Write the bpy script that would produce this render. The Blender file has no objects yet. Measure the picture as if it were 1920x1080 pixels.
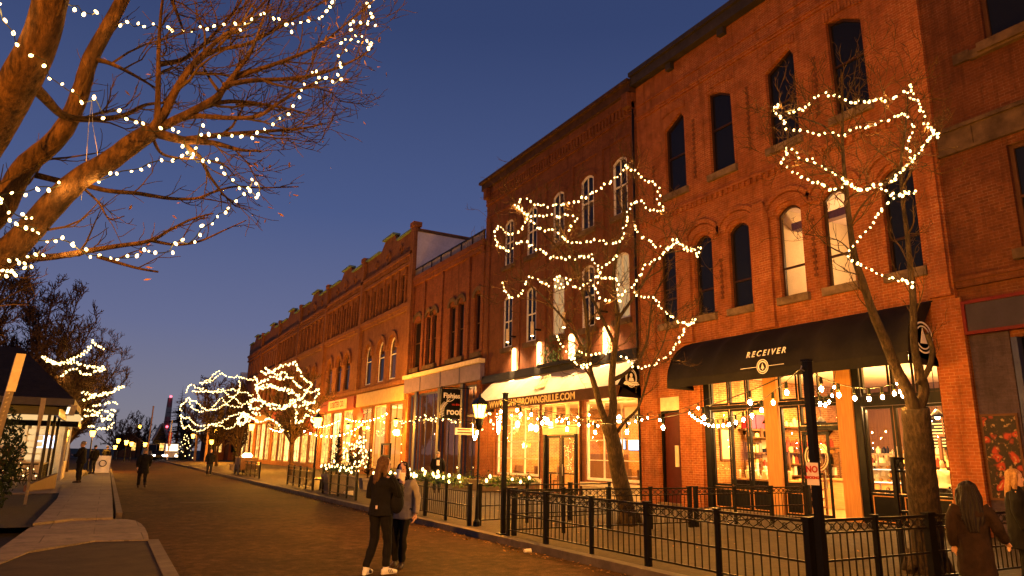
import bpy, bmesh, math, random
from mathutils import Vector, Matrix
from mathutils.geometry import tessellate_polygon
rnd = random.Random(7)
PI = math.pi
sc = bpy.context.scene
COL = sc.collection

# ------------------------------------------------------------------ camera
F = 1318.3322798
H = 1.75
def _cam():
    a = Vector((200-960, -(840-540), -F)).normalized()     # street direction
    b = Vector((1060-960, -(-5000-540), -F)).normalized()  # up
    y = a; z = (b - a*b.dot(a)).normalized(); x = y.cross(z)
    return Matrix((x, y, z))
R = _cam()
CAM = Vector((0, 0, H))
cd = bpy.data.cameras.new('camera'); cam = bpy.data.objects.new('camera', cd); COL.objects.link(cam)
cam.matrix_world = Matrix.Translation(CAM) @ R.to_4x4()
cd.sensor_width = 36; cd.lens = F/1920*36; cd.clip_end = 3000; cd.clip_start = .05
sc.camera = cam
def ray(px, py): return R @ Vector((px-960, -(py-540), -F))
def PX(px, py, X): d = ray(px, py); return CAM + d*(X/d.x)
def PY(px, py, Y): d = ray(px, py); return CAM + d*(Y/d.y)
def PZ(px, py, Z): d = ray(px, py); return CAM + d*((Z-H)/d.z)
def PD(px, py, dep): return CAM + ray(px, py)*(dep/F)
def depth_of(p): return -(R.transposed() @ (Vector(p)-CAM)).z

# ------------------------------------------------------------------ mesh collector
class MB:
    def __init__(s): s.v = []; s.f = []; s.m = []; s.mi = 0
    def add(s, vs, fs):
        n = len(s.v); s.v += [Vector(v) for v in vs]
        s.f += [tuple(i+n for i in f) for f in fs]; s.m += [s.mi]*len(fs)
        return s
    def box(s, x0, y0, z0, x1, y1, z1):
        return s.add([(x0,y0,z0),(x1,y0,z0),(x1,y1,z0),(x0,y1,z0),(x0,y0,z1),(x1,y0,z1),(x1,y1,z1),(x0,y1,z1)],
              [(0,3,2,1),(4,5,6,7),(0,1,5,4),(1,2,6,5),(2,3,7,6),(3,0,4,7)])
    def obox(s, c, ax, ay, az):
        c, ax, ay, az = map(Vector, (c, ax, ay, az)); vs = []
        for sz in (-1, 1):
            for sx, sy in ((-1,-1),(1,-1),(1,1),(-1,1)): vs.append(c+ax*sx+ay*sy+az*sz)
        return s.add(vs, [(0,3,2,1),(4,5,6,7),(0,1,5,4),(1,2,6,5),(2,3,7,6),(3,0,4,7)])
    def bar(s, a, b, w, t=None, up=(0,0,1)):
        a, b = Vector(a), Vector(b); d = b-a; L = d.length
        if L < 1e-6: return s
        d /= L; u = Vector(up)
        if abs(d.dot(u)) > .98: u = Vector((1,0,0))
        x = d.cross(u).normalized(); y = x.cross(d)
        return s.obox((a+b)/2, x*w/2, y*(t or w)/2, d*L/2)
    def tube(s, pts, rads, n=6, cap=True, ell=None):
        pts = [Vector(p) for p in pts]
        if not isinstance(rads, (list, tuple)): rads = [rads]*len(pts)
        rings = []; t0 = (pts[1]-pts[0]).normalized()
        u = t0.cross(Vector((0,0,1)))
        if u.length < .1: u = Vector((1,0,0))
        u.normalize()
        if ell is not None: u = Vector(ell[0]).normalized()
        b0 = len(s.v)
        for i, p in enumerate(pts):
            t = (pts[min(i+1, len(pts)-1)]-pts[max(i-1, 0)])
            if t.length < 1e-9: t = t0
            t = t.normalized(); u = (u-t*u.dot(t)).normalized(); w = t.cross(u)
            r = rads[i]
            ra, rb = r if isinstance(r, (tuple, list)) else (r, r)
            for k in range(n):
                an = 2*PI*k/n; s.v.append(p+u*math.cos(an)*ra+w*math.sin(an)*rb)
        for i in range(len(pts)-1):
            for k in range(n):
                a = b0+i*n+k; b = b0+i*n+(k+1) % n
                s.f.append((a, b, b+n, a+n)); s.m.append(s.mi)
        if cap:
            s.f.append(tuple(b0+k for k in reversed(range(n)))); s.m.append(s.mi)
            e = b0+(len(pts)-1)*n; s.f.append(tuple(e+k for k in range(n))); s.m.append(s.mi)
        return s
    def lathe(s, c, prof, n=16):
        c = Vector(c)
        return s.tube([c+Vector((0,0,z)) for r, z in prof], [max(r, 1e-4) for r, z in prof], n)
    def ball(s, c, r, nu=10, nv=7):
        c = Vector(c); rx, ry, rz = r if isinstance(r, (tuple, list)) else (r, r, r)
        vs = [c+Vector((0,0,-rz))]; fs = []
        for j in range(1, nv):
            th = PI*j/nv
            for k in range(nu):
                ph = 2*PI*k/nu; vs.append(c+Vector((rx*math.sin(th)*math.cos(ph), ry*math.sin(th)*math.sin(ph), -rz*math.cos(th))))
        vs.append(c+Vector((0,0,rz)))
        for k in range(nu): fs.append((0, 1+(k+1) % nu, 1+k))
        for j in range(nv-2):
            for k in range(nu):
                a = 1+j*nu+k; b = 1+j*nu+(k+1) % nu; fs.append((a, b, b+nu, a+nu))
        e = 1+(nv-2)*nu
        for k in range(nu): fs.append((e+k, e+(k+1) % nu, len(vs)-1))
        return s.add(vs, fs)
    def prism(s, poly, d):          # 3D polygon, extruded by vector d
        poly = [Vector(p) for p in poly]; d = Vector(d); n = len(poly)
        return s.add(poly+[p+d for p in poly], [tuple(range(n)), tuple(n+i for i in reversed(range(n)))] +
                     [(i, (i+1) % n, n+(i+1) % n, n+i) for i in range(n)])
    def build(s, name, mat, parent=None, smooth=False, origin=None):
        me = bpy.data.meshes.new(name)
        if parent is not None:
            o0 = parent.matrix_world.translation if parent.get('_w') is None else Vector(parent['_w'])
        elif origin is not None: o0 = Vector(origin)
        elif s.v:
            xs = [v.x for v in s.v]; ys = [v.y for v in s.v]
            o0 = Vector(((min(xs)+max(xs))/2, (min(ys)+max(ys))/2, min(v.z for v in s.v)))
        else: o0 = Vector((0,0,0))
        me.from_pydata([v-o0 for v in s.v], [], s.f)
        mats = mat if isinstance(mat, (list, tuple)) else [mat]
        for m in mats: me.materials.append(m)
        if len(mats) > 1: me.polygons.foreach_set('material_index', s.m)
        if smooth: me.polygons.foreach_set('use_smooth', [True]*len(s.f))
        me.update()
        o = bpy.data.objects.new(name, me); COL.objects.link(o)
        if parent is not None: o.parent = parent
        else: o.location = o0
        o['_w'] = tuple(o0)
        return o
def tag(o, label=None, cat=None, group=None, kind=None):
    if label: o['label'] = label
    if cat: o['category'] = cat
    if group: o['group'] = group
    if kind: o['kind'] = kind
    return o
def thing(name, label, cat, loc=(0,0,0), group=None):
    o = bpy.data.objects.new(name, None); COL.objects.link(o); o.location = loc; o['_w'] = tuple(loc)
    o.empty_display_size = .1
    return tag(o, label, cat, group)
def struct(name, mb, mat, smooth=False):
    return tag(mb.build(name, mat, None, smooth), kind='structure')
def copy_tree(o, parent=None, d=None):
    c = o.copy(); COL.objects.link(c)
    if parent is not None: c.parent = parent
    elif d is not None:
        c.location = o.location+Vector(d); c['_w'] = tuple(c.location)
    for ch in o.children: copy_tree(ch, c)
    return c
def remesh(o, vox, sm=2):
    m = o.modifiers.new('r', 'REMESH'); m.mode = 'VOXEL'; m.voxel_size = vox; m.use_smooth_shade = True
    if sm:
        k = o.modifiers.new('s', 'SMOOTH'); k.iterations = sm; k.factor = .5
    dg = bpy.context.evaluated_depsgraph_get(); dg.update()
    me = bpy.data.meshes.new_from_object(o.evaluated_get(dg))
    o.modifiers.clear(); old = o.data; mats = list(old.materials); o.data = me
    if not me.materials:
        for mm in mats: me.materials.append(mm)
    me.polygons.foreach_set('use_smooth', [True]*len(me.polygons))
    bpy.data.meshes.remove(old)
def text_mb(txt, size, origin, ux, uy, un, depth=.01, shear=0, spacing=1, bold=0, align='CENTER', wscale=1, fit=None):
    c = bpy.data.curves.new('t', 'FONT'); c.body = txt; c.size = size; c.shear = shear; c.space_character = spacing
    c.align_x = align; c.align_y = 'CENTER'; c.extrude = depth/2; c.offset = bold; c.resolution_u = 3
    o = bpy.data.objects.new('t', c); COL.objects.link(o)
    dg = bpy.context.evaluated_depsgraph_get(); dg.update()
    me = bpy.data.meshes.new_from_object(o.evaluated_get(dg)); mb = MB()
    ux, uy, un, origin = map(Vector, (ux, uy, un, origin))
    if fit: wscale = fit/(max(v.co.x for v in me.vertices)-min(v.co.x for v in me.vertices))
    mb.add([origin+ux*v.co.x*wscale+uy*v.co.y+un*v.co.z for v in me.vertices], [tuple(p.vertices) for p in me.polygons])
    bpy.data.objects.remove(o); bpy.data.curves.remove(c); bpy.data.meshes.remove(me)
    return mb

# ------------------------------------------------------------------ materials
MATS = {}
def newmat(name):
    m = bpy.data.materials.new(name); m.use_nodes = True; nt = m.node_tree
    b = nt.nodes['Principled BSDF']; b.inputs['Specular IOR Level'].default_value = .16; return m, nt, b
def nd(nt, t, **kw):
    n = nt.nodes.new(t)
    for k, v in kw.items(): setattr(n, k, v)
    return n
def mix(nt, fac, a, b, mode='MIX'):
    n = nd(nt, 'ShaderNodeMix', data_type='RGBA', blend_type=mode)
    for sock, v in ((n.inputs[0], fac), (n.inputs[6], a), (n.inputs[7], b)):
        if hasattr(v, 'links'): nt.links.new(v, sock)
        elif isinstance(v, (int, float)): sock.default_value = v
        else: sock.default_value = (*v, 1)
    return n.outputs[2]
def noise(nt, vec, scale, detail=4, rough=.6):
    n = nd(nt, 'ShaderNodeTexNoise'); n.inputs['Scale'].default_value = scale
    n.inputs['Detail'].default_value = detail; n.inputs['Roughness'].default_value = rough
    if vec is not None: nt.links.new(vec, n.inputs['Vector'])
    return n.outputs['Fac']
def ramp(nt, fac, a, b, lo=.35, hi=.65):
    n = nd(nt, 'ShaderNodeMapRange'); n.inputs['From Min'].default_value = lo; n.inputs['From Max'].default_value = hi
    n.inputs['To Min'].default_value = a; n.inputs['To Max'].default_value = b
    nt.links.new(fac, n.inputs['Value']); return n.outputs[0]
def bump(nt, b, h, strength=.3, dist=.02):
    n = nd(nt, 'ShaderNodeBump'); n.inputs['Strength'].default_value = strength; n.inputs['Distance'].default_value = dist
    nt.links.new(h, n.inputs['Height']); nt.links.new(n.outputs[0], b.inputs['Normal'])
def pos(nt): return nd(nt, 'ShaderNodeNewGeometry').outputs['Position']
def wallvec(nt):
    s = nd(nt, 'ShaderNodeSeparateXYZ'); nt.links.new(pos(nt), s.inputs[0])
    a = nd(nt, 'ShaderNodeMath', operation='ADD'); nt.links.new(s.outputs[0], a.inputs[0]); nt.links.new(s.outputs[1], a.inputs[1])
    c = nd(nt, 'ShaderNodeCombineXYZ'); nt.links.new(a.outputs[0], c.inputs[0]); nt.links.new(s.outputs[2], c.inputs[1])
    return c.outputs[0]
def brick(name, c1, c2, mortar, bw=.23, rh=.078, ms=.009, stain=.5, flat=False):
    m, nt, b = newmat(name); v = pos(nt) if flat else wallvec(nt)
    t = nd(nt, 'ShaderNodeTexBrick'); nt.links.new(v, t.inputs['Vector'])
    t.inputs['Color1'].default_value = (*c1, 1); t.inputs['Color2'].default_value = (*c2, 1); t.inputs['Mortar'].default_value = (*mortar, 1)
    t.inputs['Scale'].default_value = 1; t.inputs['Brick Width'].default_value = bw; t.inputs['Row Height'].default_value = rh
    t.inputs['Mortar Size'].default_value = ms; t.inputs['Mortar Smooth'].default_value = .2; t.inputs['Bias'].default_value = -.1
    n1 = noise(nt, pos(nt), .55, 6); n2 = noise(nt, pos(nt), 5, 5)
    n3 = noise(nt, pos(nt), 1.9, 6, .7)
    c = mix(nt, ramp(nt, n1, 0, stain), t.outputs['Color'], tuple(x*.45 for x in c1))
    c = mix(nt, ramp(nt, n3, 0, .7, .44, .68), c, tuple(x*.3 for x in c1))
    n4 = noise(nt, pos(nt), 13, 4, .7); c = mix(nt, ramp(nt, n4, 0, .6, .5, .7), c, tuple(x*.3 for x in c1))
    c = mix(nt, ramp(nt, n2, 0, .35), c, tuple(min(1, x*1.5) for x in c2))
    mp = nd(nt, 'ShaderNodeMapping'); nt.links.new(pos(nt), mp.inputs[0]); mp.inputs['Scale'].default_value = (2.6, 2.6, .22); n5 = noise(nt, mp.outputs[0], 1.3, 5, .65); c = mix(nt, ramp(nt, n5, 0, .62, .52, .72), c, tuple(x*.25 for x in c1))
    nt.links.new(c, b.inputs['Base Color']); b.inputs['Roughness'].default_value = .85
    iv = nd(nt, 'ShaderNodeMath', operation='SUBTRACT'); iv.inputs[0].default_value = 1; nt.links.new(t.outputs['Fac'], iv.inputs[1])
    ad = nd(nt, 'ShaderNodeMath', operation='MULTIPLY_ADD'); nt.links.new(n2, ad.inputs[0]); ad.inputs[1].default_value = .5; nt.links.new(iv.outputs[0], ad.inputs[2])
    bump(nt, b, ad.outputs[0], .7, .012)
    return m
def rough(name, c1, c2, scale=6, rgh=.8, bs=.3, bd=.01, metal=0, detail=5):
    m, nt, b = newmat(name); p = pos(nt); n = noise(nt, p, scale, detail); n2 = noise(nt, p, scale*7, 3)
    c = mix(nt, ramp(nt, n, 0, 1), c1, c2); c = mix(nt, ramp(nt, n2, 0, .3), c, tuple(x*.55 for x in c1))
    nt.links.new(c, b.inputs['Base Color']); b.inputs['Roughness'].default_value = rgh; b.inputs['Metallic'].default_value = metal
    if bs: bump(nt, b, n2, bs, bd)
    return m
def paint(name, c, rgh=.5, var=.25, metal=0):
    return rough(name, c, tuple(x*(1-var) for x in c), 3, rgh, .08, .004, metal)
def emit(name, c, s):
    m, nt, b = newmat(name); nt.nodes.remove(b); e = nd(nt, 'ShaderNodeEmission')
    e.inputs[0].default_value = (*c, 1); e.inputs[1].default_value = s
    nt.links.new(e.outputs[0], nt.nodes['Material Output'].inputs[0]); return m
def glass(name, tint=(1,1,1), refl=1.0):
    m, nt, b = newmat(name); nt.nodes.remove(b)
    t = nd(nt, 'ShaderNodeBsdfTransparent'); t.inputs[0].default_value = (*tint, 1)
    g = nd(nt, 'ShaderNodeBsdfGlossy'); g.inputs['Roughness'].default_value = .01; g.inputs[0].default_value = (refl, refl, refl, 1)
    lw = nd(nt, 'ShaderNodeLayerWeight'); lw.inputs[0].default_value = .5
    pw = nd(nt, 'ShaderNodeMath', operation='POWER'); nt.links.new(lw.outputs['Facing'], pw.inputs[0]); pw.inputs[1].default_value = 4.0
    f = nd(nt, 'ShaderNodeMath', operation='MULTIPLY_ADD'); nt.links.new(pw.outputs[0], f.inputs[0]); f.inputs[1].default_value = .8; f.inputs[2].default_value = .06
    n = noise(nt, pos(nt), .8, 2); bp = nd(nt, 'ShaderNodeBump'); bp.inputs['Strength'].default_value = .05; bp.inputs['Distance'].default_value = .05
    nt.links.new(n, bp.inputs['Height']); nt.links.new(bp.outputs[0], g.inputs['Normal'])
    x = nd(nt, 'ShaderNodeMixShader'); nt.links.new(f.outputs[0], x.inputs[0]); nt.links.new(t.outputs[0], x.inputs[1]); nt.links.new(g.outputs[0], x.inputs[2])
    nt.links.new(x.outputs[0], nt.nodes['Material Output'].inputs[0]); return m
def darkglass(name, c=(.008,.009,.012)):
    m, nt, b = newmat(name); b.inputs['Base Color'].default_value = (*c, 1); b.inputs['Roughness'].default_value = .03
    b.inputs['IOR'].default_value = 1.4; b.inputs['Specular IOR Level'].default_value = .28
    n = noise(nt, pos(nt), .9, 2); bump(nt, b, n, .06, .05); return m
def woodm(name, c1, c2, axis=2):
    m, nt, b = newmat(name); mp = nd(nt, 'ShaderNodeMapping'); nt.links.new(pos(nt), mp.inputs[0])
    s = [14, 14, 14]; s[axis] = 1; mp.inputs['Scale'].default_value = s
    n = noise(nt, mp.outputs[0], 1.5, 6); c = mix(nt, ramp(nt, n, 0, 1), c1, c2)
    nt.links.new(c, b.inputs['Base Color']); b.inputs['Roughness'].default_value = .5; bump(nt, b, n, .2, .005); return m
def glow_lamp(name, c, s): return emit(name, c, s)

def bark_mat(name, c1, c2):
    m, nt, b = newmat(name); mp = nd(nt, 'ShaderNodeMapping'); nt.links.new(pos(nt), mp.inputs[0]); mp.inputs['Scale'].default_value = (1, 1, .28)
    a = noise(nt, mp.outputs[0], 26, 6, .7); k = noise(nt, pos(nt), 5, 4, .6)
    c = mix(nt, ramp(nt, a, 0, 1, .38, .62), c2, c1); c = mix(nt, ramp(nt, k, 0, .75, .45, .65), c, c2)
    nt.links.new(c, b.inputs['Base Color']); b.inputs['Roughness'].default_value = .9; bump(nt, b, a, 1.0, .03); return m
def road_mat():
    m, nt, b = newmat('road asphalt'); p = pos(nt); big = noise(nt, p, .35, 7, .65); mid = noise(nt, p, 1.1, 7, .75); fine = noise(nt, p, 55, 2, .5); med = noise(nt, p, 4.2, 6, .8)
    c = mix(nt, ramp(nt, big, 0, 1, .4, .62), (.085,.041,.0145), (.038,.018,.007)); c = mix(nt, ramp(nt, mid, 0, .7, .48, .66), c, (.022,.011,.005))
    c = mix(nt, ramp(nt, med, 0, .8, .48, .6), c, (.016,.008,.004)); c = mix(nt, ramp(nt, med, .7, 0, .36, .46), c, (.12,.062,.025))
    c = mix(nt, ramp(nt, fine, 0, .7, .48, .62), c, (.010,.0055,.003)); c = mix(nt, ramp(nt, fine, .35, 0, .36, .45), c, (.07,.038,.017))
    nt.links.new(c, b.inputs['Base Color']); b.inputs['Roughness'].default_value = .85; b.inputs['Specular IOR Level'].default_value = .03; bump(nt, b, med, .6, .02); return m
M = dict(
 brick_red=brick('brick red', (.37,.11,.028), (.24,.062,.018), (.46,.25,.11), stain=.6),
 brick_dark=brick('brick dark', (.2,.064,.022), (.13,.04,.015), (.15,.08,.045), stain=.65),
 brick_far=brick('brick brown', (.27,.105,.038), (.19,.07,.027), (.18,.1,.05), stain=.55),
 brick_far2=brick('brick deep red', (.24,.075,.027), (.14,.04,.018), (.16,.085,.045), stain=.6),
 brick_old=brick('brick weathered', (.15,.045,.015), (.085,.027,.01), (.18,.095,.05), stain=.75),
 brick_purple=brick('brick painted mauve', (.06,.04,.055), (.045,.03,.042), (.06,.045,.07), stain=.3),
 brick_in=brick('brick interior', (.4,.18,.06), (.22,.09,.03), (.6,.42,.22), stain=.3),
 stone=rough('sandstone', (.22,.15,.085), (.08,.05,.03), 2.2, .9, .5, .02),
 stone_dark=rough('sooty sandstone', (.13,.08,.045), (.045,.028,.018), 2, .9, .6, .03),
 slate=rough('dark metal flashing', (.03,.025,.022), (.05,.04,.035), 2, .6),
 copper=rough('copper green', (.16,.26,.2), (.1,.16,.13), 4, .7),
 whitewall=rough('white render', (.62,.58,.58), (.5,.47,.48), 1.2, .9, .2),
 mauve=paint('mauve paint', (.16,.12,.2), .5), navy=paint('navy paint', (.035,.04,.11), .45), redtrim=paint('red trim', (.11,.008,.005), .5),
 cream=paint('cream paint', (.72,.6,.4), .5), white=paint('white paint', (.78,.74,.66), .5), black=paint('black paint', (.005,.0045,.0045), .35),
 iron=paint('black iron', (.005,.0045,.004), .4, .3), ironrail=paint('worn black rail', (.009,.007,.006), .38, .3),
 cornice_dark=rough('dark cornice', (.075,.035,.018), (.035,.018,.01), 3, .8), fascia_tan=paint('tan fascia', (.42,.3,.16), .6), mauvedark=paint('dark mauve paint', (.035,.027,.045), .5), sash=paint('dark brown sash', (.045,.02,.009), .5), doorred=paint('dark red door', (.075,.014,.008), .45), brown=paint('brown cloth', (.09,.04,.02), .8),
 awnblack=rough('black awning cloth', (.010,.008,.006), (.018,.014,.010), 1.5, .75, .25, .01),
 awncream=rough('cream awning cloth', (.66,.55,.38), (.55,.45,.3), 1.5, .7, .25, .01),
 wood=woodm('varnished fir', (.5,.24,.07), (.4,.18,.05)), woodd=woodm('dark oak', (.12,.06,.03), (.08,.04,.02)), woodl=woodm('counter wood', (.4,.24,.11), (.3,.17,.08), 1),
 glass=glass('window glass'), dark=darkglass('dark window glass'), dim=darkglass('dim blind glass', (.05,.035,.025)),
 asphalt=road_mat(), tarmac=rough('shadow dark tarmac', (.035,.022,.012), (.014,.009,.006), 2.5, .9, .6, .01, 0, 8),
 concrete=brick('concrete slabs', (.2,.16,.112), (.15,.12,.085), (.05,.035,.02), 1.6, 1.25, .012, .6, True),
 kerb=rough('kerb concrete', (.13,.105,.08), (.075,.06,.05), 3, .9, .5, .01),
 paver=brick('patio pavers', (.05,.031,.016), (.033,.02,.011), (.025,.017,.01), .22, .11, .008, .4, True),
 soil=rough('dark soil', (.05,.04,.025), (.03,.028,.015), 5, .95, .8, .04),
 bark=bark_mat('bark', (.10,.048,.016), (.018,.009,.004)), twig=rough('twig bark', (.062,.034,.011), (.034,.019,.007), 12, .9, .3, .01),
 barkg=bark_mat('grey bark', (.052,.033,.018), (.014,.009,.006)), twigfar=rough('far twig', (.05,.032,.026), (.035,.022,.018), 5, .9, 0),
 leafd=rough('dry leaf', (.3,.14,.03), (.2,.09,.02), 9, .8), conifer=rough('conifer needles', (.012,.022,.008), (.007,.013,.005), 9, .9), ivy=rough('garland leaves', (.05,.085,.02), (.03,.05,.012), 9, .8),
 wire=paint('green cable', (.012,.016,.01), .6), skin=rough('skin', (.5,.29,.2), (.46,.26,.18), 4, .55, .05), coatb=rough('black cloth', (.005,.0045,.0045), (.009,.008,.0075), 8, .9, .3, .006),
 coatg=rough('grey wool', (.27,.23,.18), (.2,.17,.14), 14, .95, .5, .006), coatbr=rough('brown wool', (.024,.013,.008), (.014,.008,.005), 14, .95, .5, .006), jean=rough('dark denim', (.016,.016,.02), (.03,.03,.034), 14, .9, .3, .004),
 hairb=rough('blonde hair', (.34,.18,.06), (.2,.1,.035), 40, .5, .5, .006), hairm=rough('light brown hair', (.12,.062,.022), (.05,.024,.009), 40, .5, .5, .006), hairk=rough('dark hair', (.006,.004,.003), (.012,.007,.005), 40, .5, .5, .006), hairg=rough('grey hair', (.2,.17,.15), (.12,.1,.09), 40, .6, .5, .006),
 shoew=paint('white leather', (.75,.72,.66), .5, .1), cup=paint('paper cup', (.75,.66,.52), .6, .1), boot=paint('brown leather', (.04,.024,.016), .5),
 gold=paint('yellow lettering', (.8,.6,.25), .5, .05), lettering=paint('white lettering', (.8,.77,.7), .5, .05), paperm=paint('paper notice', (.75,.62,.58), .7, .1), red=paint('red paint', (.5,.035,.02), .5), mast_red=paint('faded red', (.3,.12,.1), .7), mural_red=rough('mural red', (.2,.014,.006), (.06,.006,.003), 9, .5), magenta=paint('pink cloth', (.55,.04,.11), .8),
 redbrown=paint('rust sign', (.2,.035,.02), .6), steel=paint('steel', (.4,.38,.35), .35, .2, .8), galvdark=paint('weathered zinc', (.07,.06,.05), .6), galv=paint('galvanised', (.3,.25,.2), .5, .3, .3), plaster=paint('cream plaster', (.68,.52,.3), .8, .12), ceil=paint('peach ceiling', (.72,.55,.42), .85, .1), floorw=woodm('floor boards', (.22,.12,.06), (.15,.08,.04), 1),
 planter=rough('planter concrete', (.3,.24,.17), (.22,.18,.13), 4, .9, .4), blackboard=paint('menu board', (.015,.014,.013), .6), granite=rough('roof felt', (.02,.02,.022), (.03,.03,.03), 3, .9),
 shingle=brick('roof shingles', (.018,.015,.014), (.013,.011,.01), (.008,.007,.007), .3, .16, .01, .3),
)
WARM = (1, .62, .28); ORANGE = (1, .36, .025)
M['bulb'] = emit('lit fairy bulb', (1, .60, .20), 9)
M['bulbfar'] = emit('lit far fairy bulb', (1, .68, .24), 5)
M['bulbfest'] = emit('lit festoon bulb', (1, .43, .065), 1050)
def lampglass(name, c, st, clear):
    m, nt, b = newmat(name); nt.nodes.remove(b); e = nd(nt, 'ShaderNodeEmission'); e.inputs[0].default_value = (*c, 1); e.inputs[1].default_value = st
    t = nd(nt, 'ShaderNodeBsdfTransparent'); t.inputs[0].default_value = (clear, clear, clear, 1); a = nd(nt, 'ShaderNodeAddShader')
    nt.links.new(e.outputs[0], a.inputs[0]); nt.links.new(t.outputs[0], a.inputs[1]); nt.links.new(a.outputs[0], nt.nodes['Material Output'].inputs[0]); return m
M['lantern'] = lampglass('lit lantern glass', (1, .46, .035), 11, .92)
M['lantern_far'] = emit('lit far lantern', (1, .42, .035), 16)
def litwin(name, c, st):
    m, nt, b = newmat(name); nt.nodes.remove(b); v = wallvec(nt); mp = nd(nt, 'ShaderNodeMapping'); nt.links.new(v, mp.inputs[0]); mp.inputs['Scale'].default_value = (2.6, 1.5, 1)
    n = noise(nt, mp.outputs[0], 1.0, 5, .7); t = nd(nt, 'ShaderNodeTexBrick'); nt.links.new(v, t.inputs['Vector']); t.inputs['Scale'].default_value = 1; t.inputs['Brick Width'].default_value = .55; t.inputs['Row Height'].default_value = .62; t.inputs['Mortar Size'].default_value = .03; t.inputs['Color1'].default_value = (1,1,1,1); t.inputs['Color2'].default_value = (.35,.35,.35,1); t.inputs['Mortar'].default_value = (.2,.2,.2,1)
    e = nd(nt, 'ShaderNodeEmission'); cc = mix(nt, ramp(nt, n, 0, 1, .36, .64), tuple(x*.12 for x in c), c); cc = mix(nt, .6, cc, t.outputs['Color'], 'MULTIPLY'); nt.links.new(cc, e.inputs[0]); e.inputs[1].default_value = st
    nt.links.new(e.outputs[0], nt.nodes['Material Output'].inputs[0]); return m
M['litwin'] = litwin('lit shop window', (1, .50, .11), 2.6)
M['litwin2'] = litwin('bright lit window', (1, .58, .17), 4.5)
M['litwhite'] = emit('lit white panel', (1, .78, .45), 2.2)
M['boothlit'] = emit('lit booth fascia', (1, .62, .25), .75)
M['wash_glow'] = emit('wall wash emission', (1, .6, .2), 5)  # emission imitating the lamp wash on the brick
M['litblind'] = emit('lit blind', (1, .58, .24), .38)
M['tv'] = emit('television picture', (.6, .7, 1), 2.5)
M['redlamp'] = emit('red beacon', (1, .08, .12), 5)
M['whitelamp'] = emit('headlamp', (1, .85, .7), 30)
M['pendlamp'] = emit('lit pendant', (1, .68, .3), 20)

# ------------------------------------------------------------------ world: clear dusk sky, afterglow behind the camera
w = bpy.data.worlds.new('World'); sc.world = w; w.use_nodes = True; nt = w.node_tree
bg = nt.nodes['Background']; tc = nd(nt, 'ShaderNodeTexCoord'); sp = nd(nt, 'ShaderNodeSeparateXYZ'); nt.links.new(tc.outputs['Generated'], sp.inputs[0])
cr = nd(nt, 'ShaderNodeValToRGB'); nt.links.new(sp.outputs[2], cr.inputs[0]); e = cr.color_ramp
stops = [(0, (.18,.155,.175)), (.05, (.155,.15,.195)), (.16, (.10,.114,.212)), (.32, (.052,.076,.182)), (.55, (.026,.042,.115)), (1, (.015,.027,.076))]
e.elements[0].position = 0; e.elements[0].color = (*stops[0][1], 1); e.elements[1].position = 1; e.elements[1].color = (*stops[-1][1], 1)
for p, c in stops[1:-1]:
    k = e.elements.new(p); k.color = (*c, 1)
mr = nd(nt, 'ShaderNodeMapRange'); mr.inputs['From Min'].default_value = .15; mr.inputs['From Max'].default_value = -.9
mr.inputs['To Min'].default_value = 1; mr.inputs['To Max'].default_value = 1.5; nt.links.new(sp.outputs[1], mr.inputs[0])
nt.links.new(cr.outputs[0], bg.inputs[0]); nt.links.new(mr.outputs[0], bg.inputs[1])

sc.view_settings.view_transform = 'Standard'; sc.view_settings.look = 'None'; sc.view_settings.exposure = .42; sc.view_settings.gamma = 1
sc.cycles.use_denoising = True; sc.cycles.sample_clamp_indirect = 3; sc.cycles.sample_clamp_direct = 0
sc.cycles.max_bounces = 6; sc.cycles.diffuse_bounces = 2; sc.cycles.glossy_bounces = 3; sc.cycles.transparent_max_bounces = 16
sc.cycles.caustics_reflective = False; sc.cycles.caustics_refractive = False; sc.cycles.use_light_tree = True; sc.cycles.pixel_filter_type = 'BLACKMAN_HARRIS'; sc.cycles.filter_width = 1.5
def lamp(name, loc, energy, col=ORANGE, r=.12, typ='POINT', parent=None, **kw):
    l = bpy.data.lights.new(name, typ); l.energy = energy; l.color = col
    if typ in ('POINT', 'SPOT'): l.shadow_soft_size = r
    for k, v in kw.items(): setattr(l, k, v)
    o = bpy.data.objects.new(name, l); COL.objects.link(o); o.location = loc
    if parent is not None:
        o.parent = parent; o.location = Vector(loc)-Vector(parent['_w'])
    return o

# ------------------------------------------------------------------ ground
D = 17.8
def sheet(name, pts, z, mat, th=0, sub=0):
    mb = MB(); n = len(pts)
    if th: mb.prism([(p[0], p[1], z-th) for p in pts], (0, 0, th))
    else: mb.add([(p[0], p[1], z) for p in pts], [tuple(range(n))])
    return struct(name, mb, mat)
sheet('ground', [(-900,-300), (900,-300), (900,1500), (-900,1500)], -.03, M['soil'])
sheet('road', [(-.2,-40), (7.35,-40), (7.35,128), (-.2,128)], 0, M['asphalt'])
sheet('cross_road', [(-120,128), (120,128), (120,140), (-120,140)], 0, M['asphalt'])
mb = MB(); mb.box(7.2,-40,-.2,7.42,30,.135); mb.box(7.2,31.0,-.2,7.42,128,.135)
mb.prism([(7.2,30,-.2),(7.2,30,.135),(7.2,31.0,.135),(7.2,31.0,-.2)], (.22,0,0))
struct('kerb', mb, M['kerb'])
sheet('sidewalk', [(7.42,-40), (19,-40), (19,128), (7.42,128)], .13, M['paver'], .3)
q = lambda x, y, z: tuple(PZ(x, y, z)[:2])
pav = [q(62,981,.2), q(140,972,.2), q(212,970,.2), q(211,935,.2), q(206,886,.2), (-.25,128), (-1.6,128), q(172,888,.2), q(118,905,.2), q(107,935,.2)]
sheet('pavement', pav, .2, M['concrete'], .4)
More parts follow.
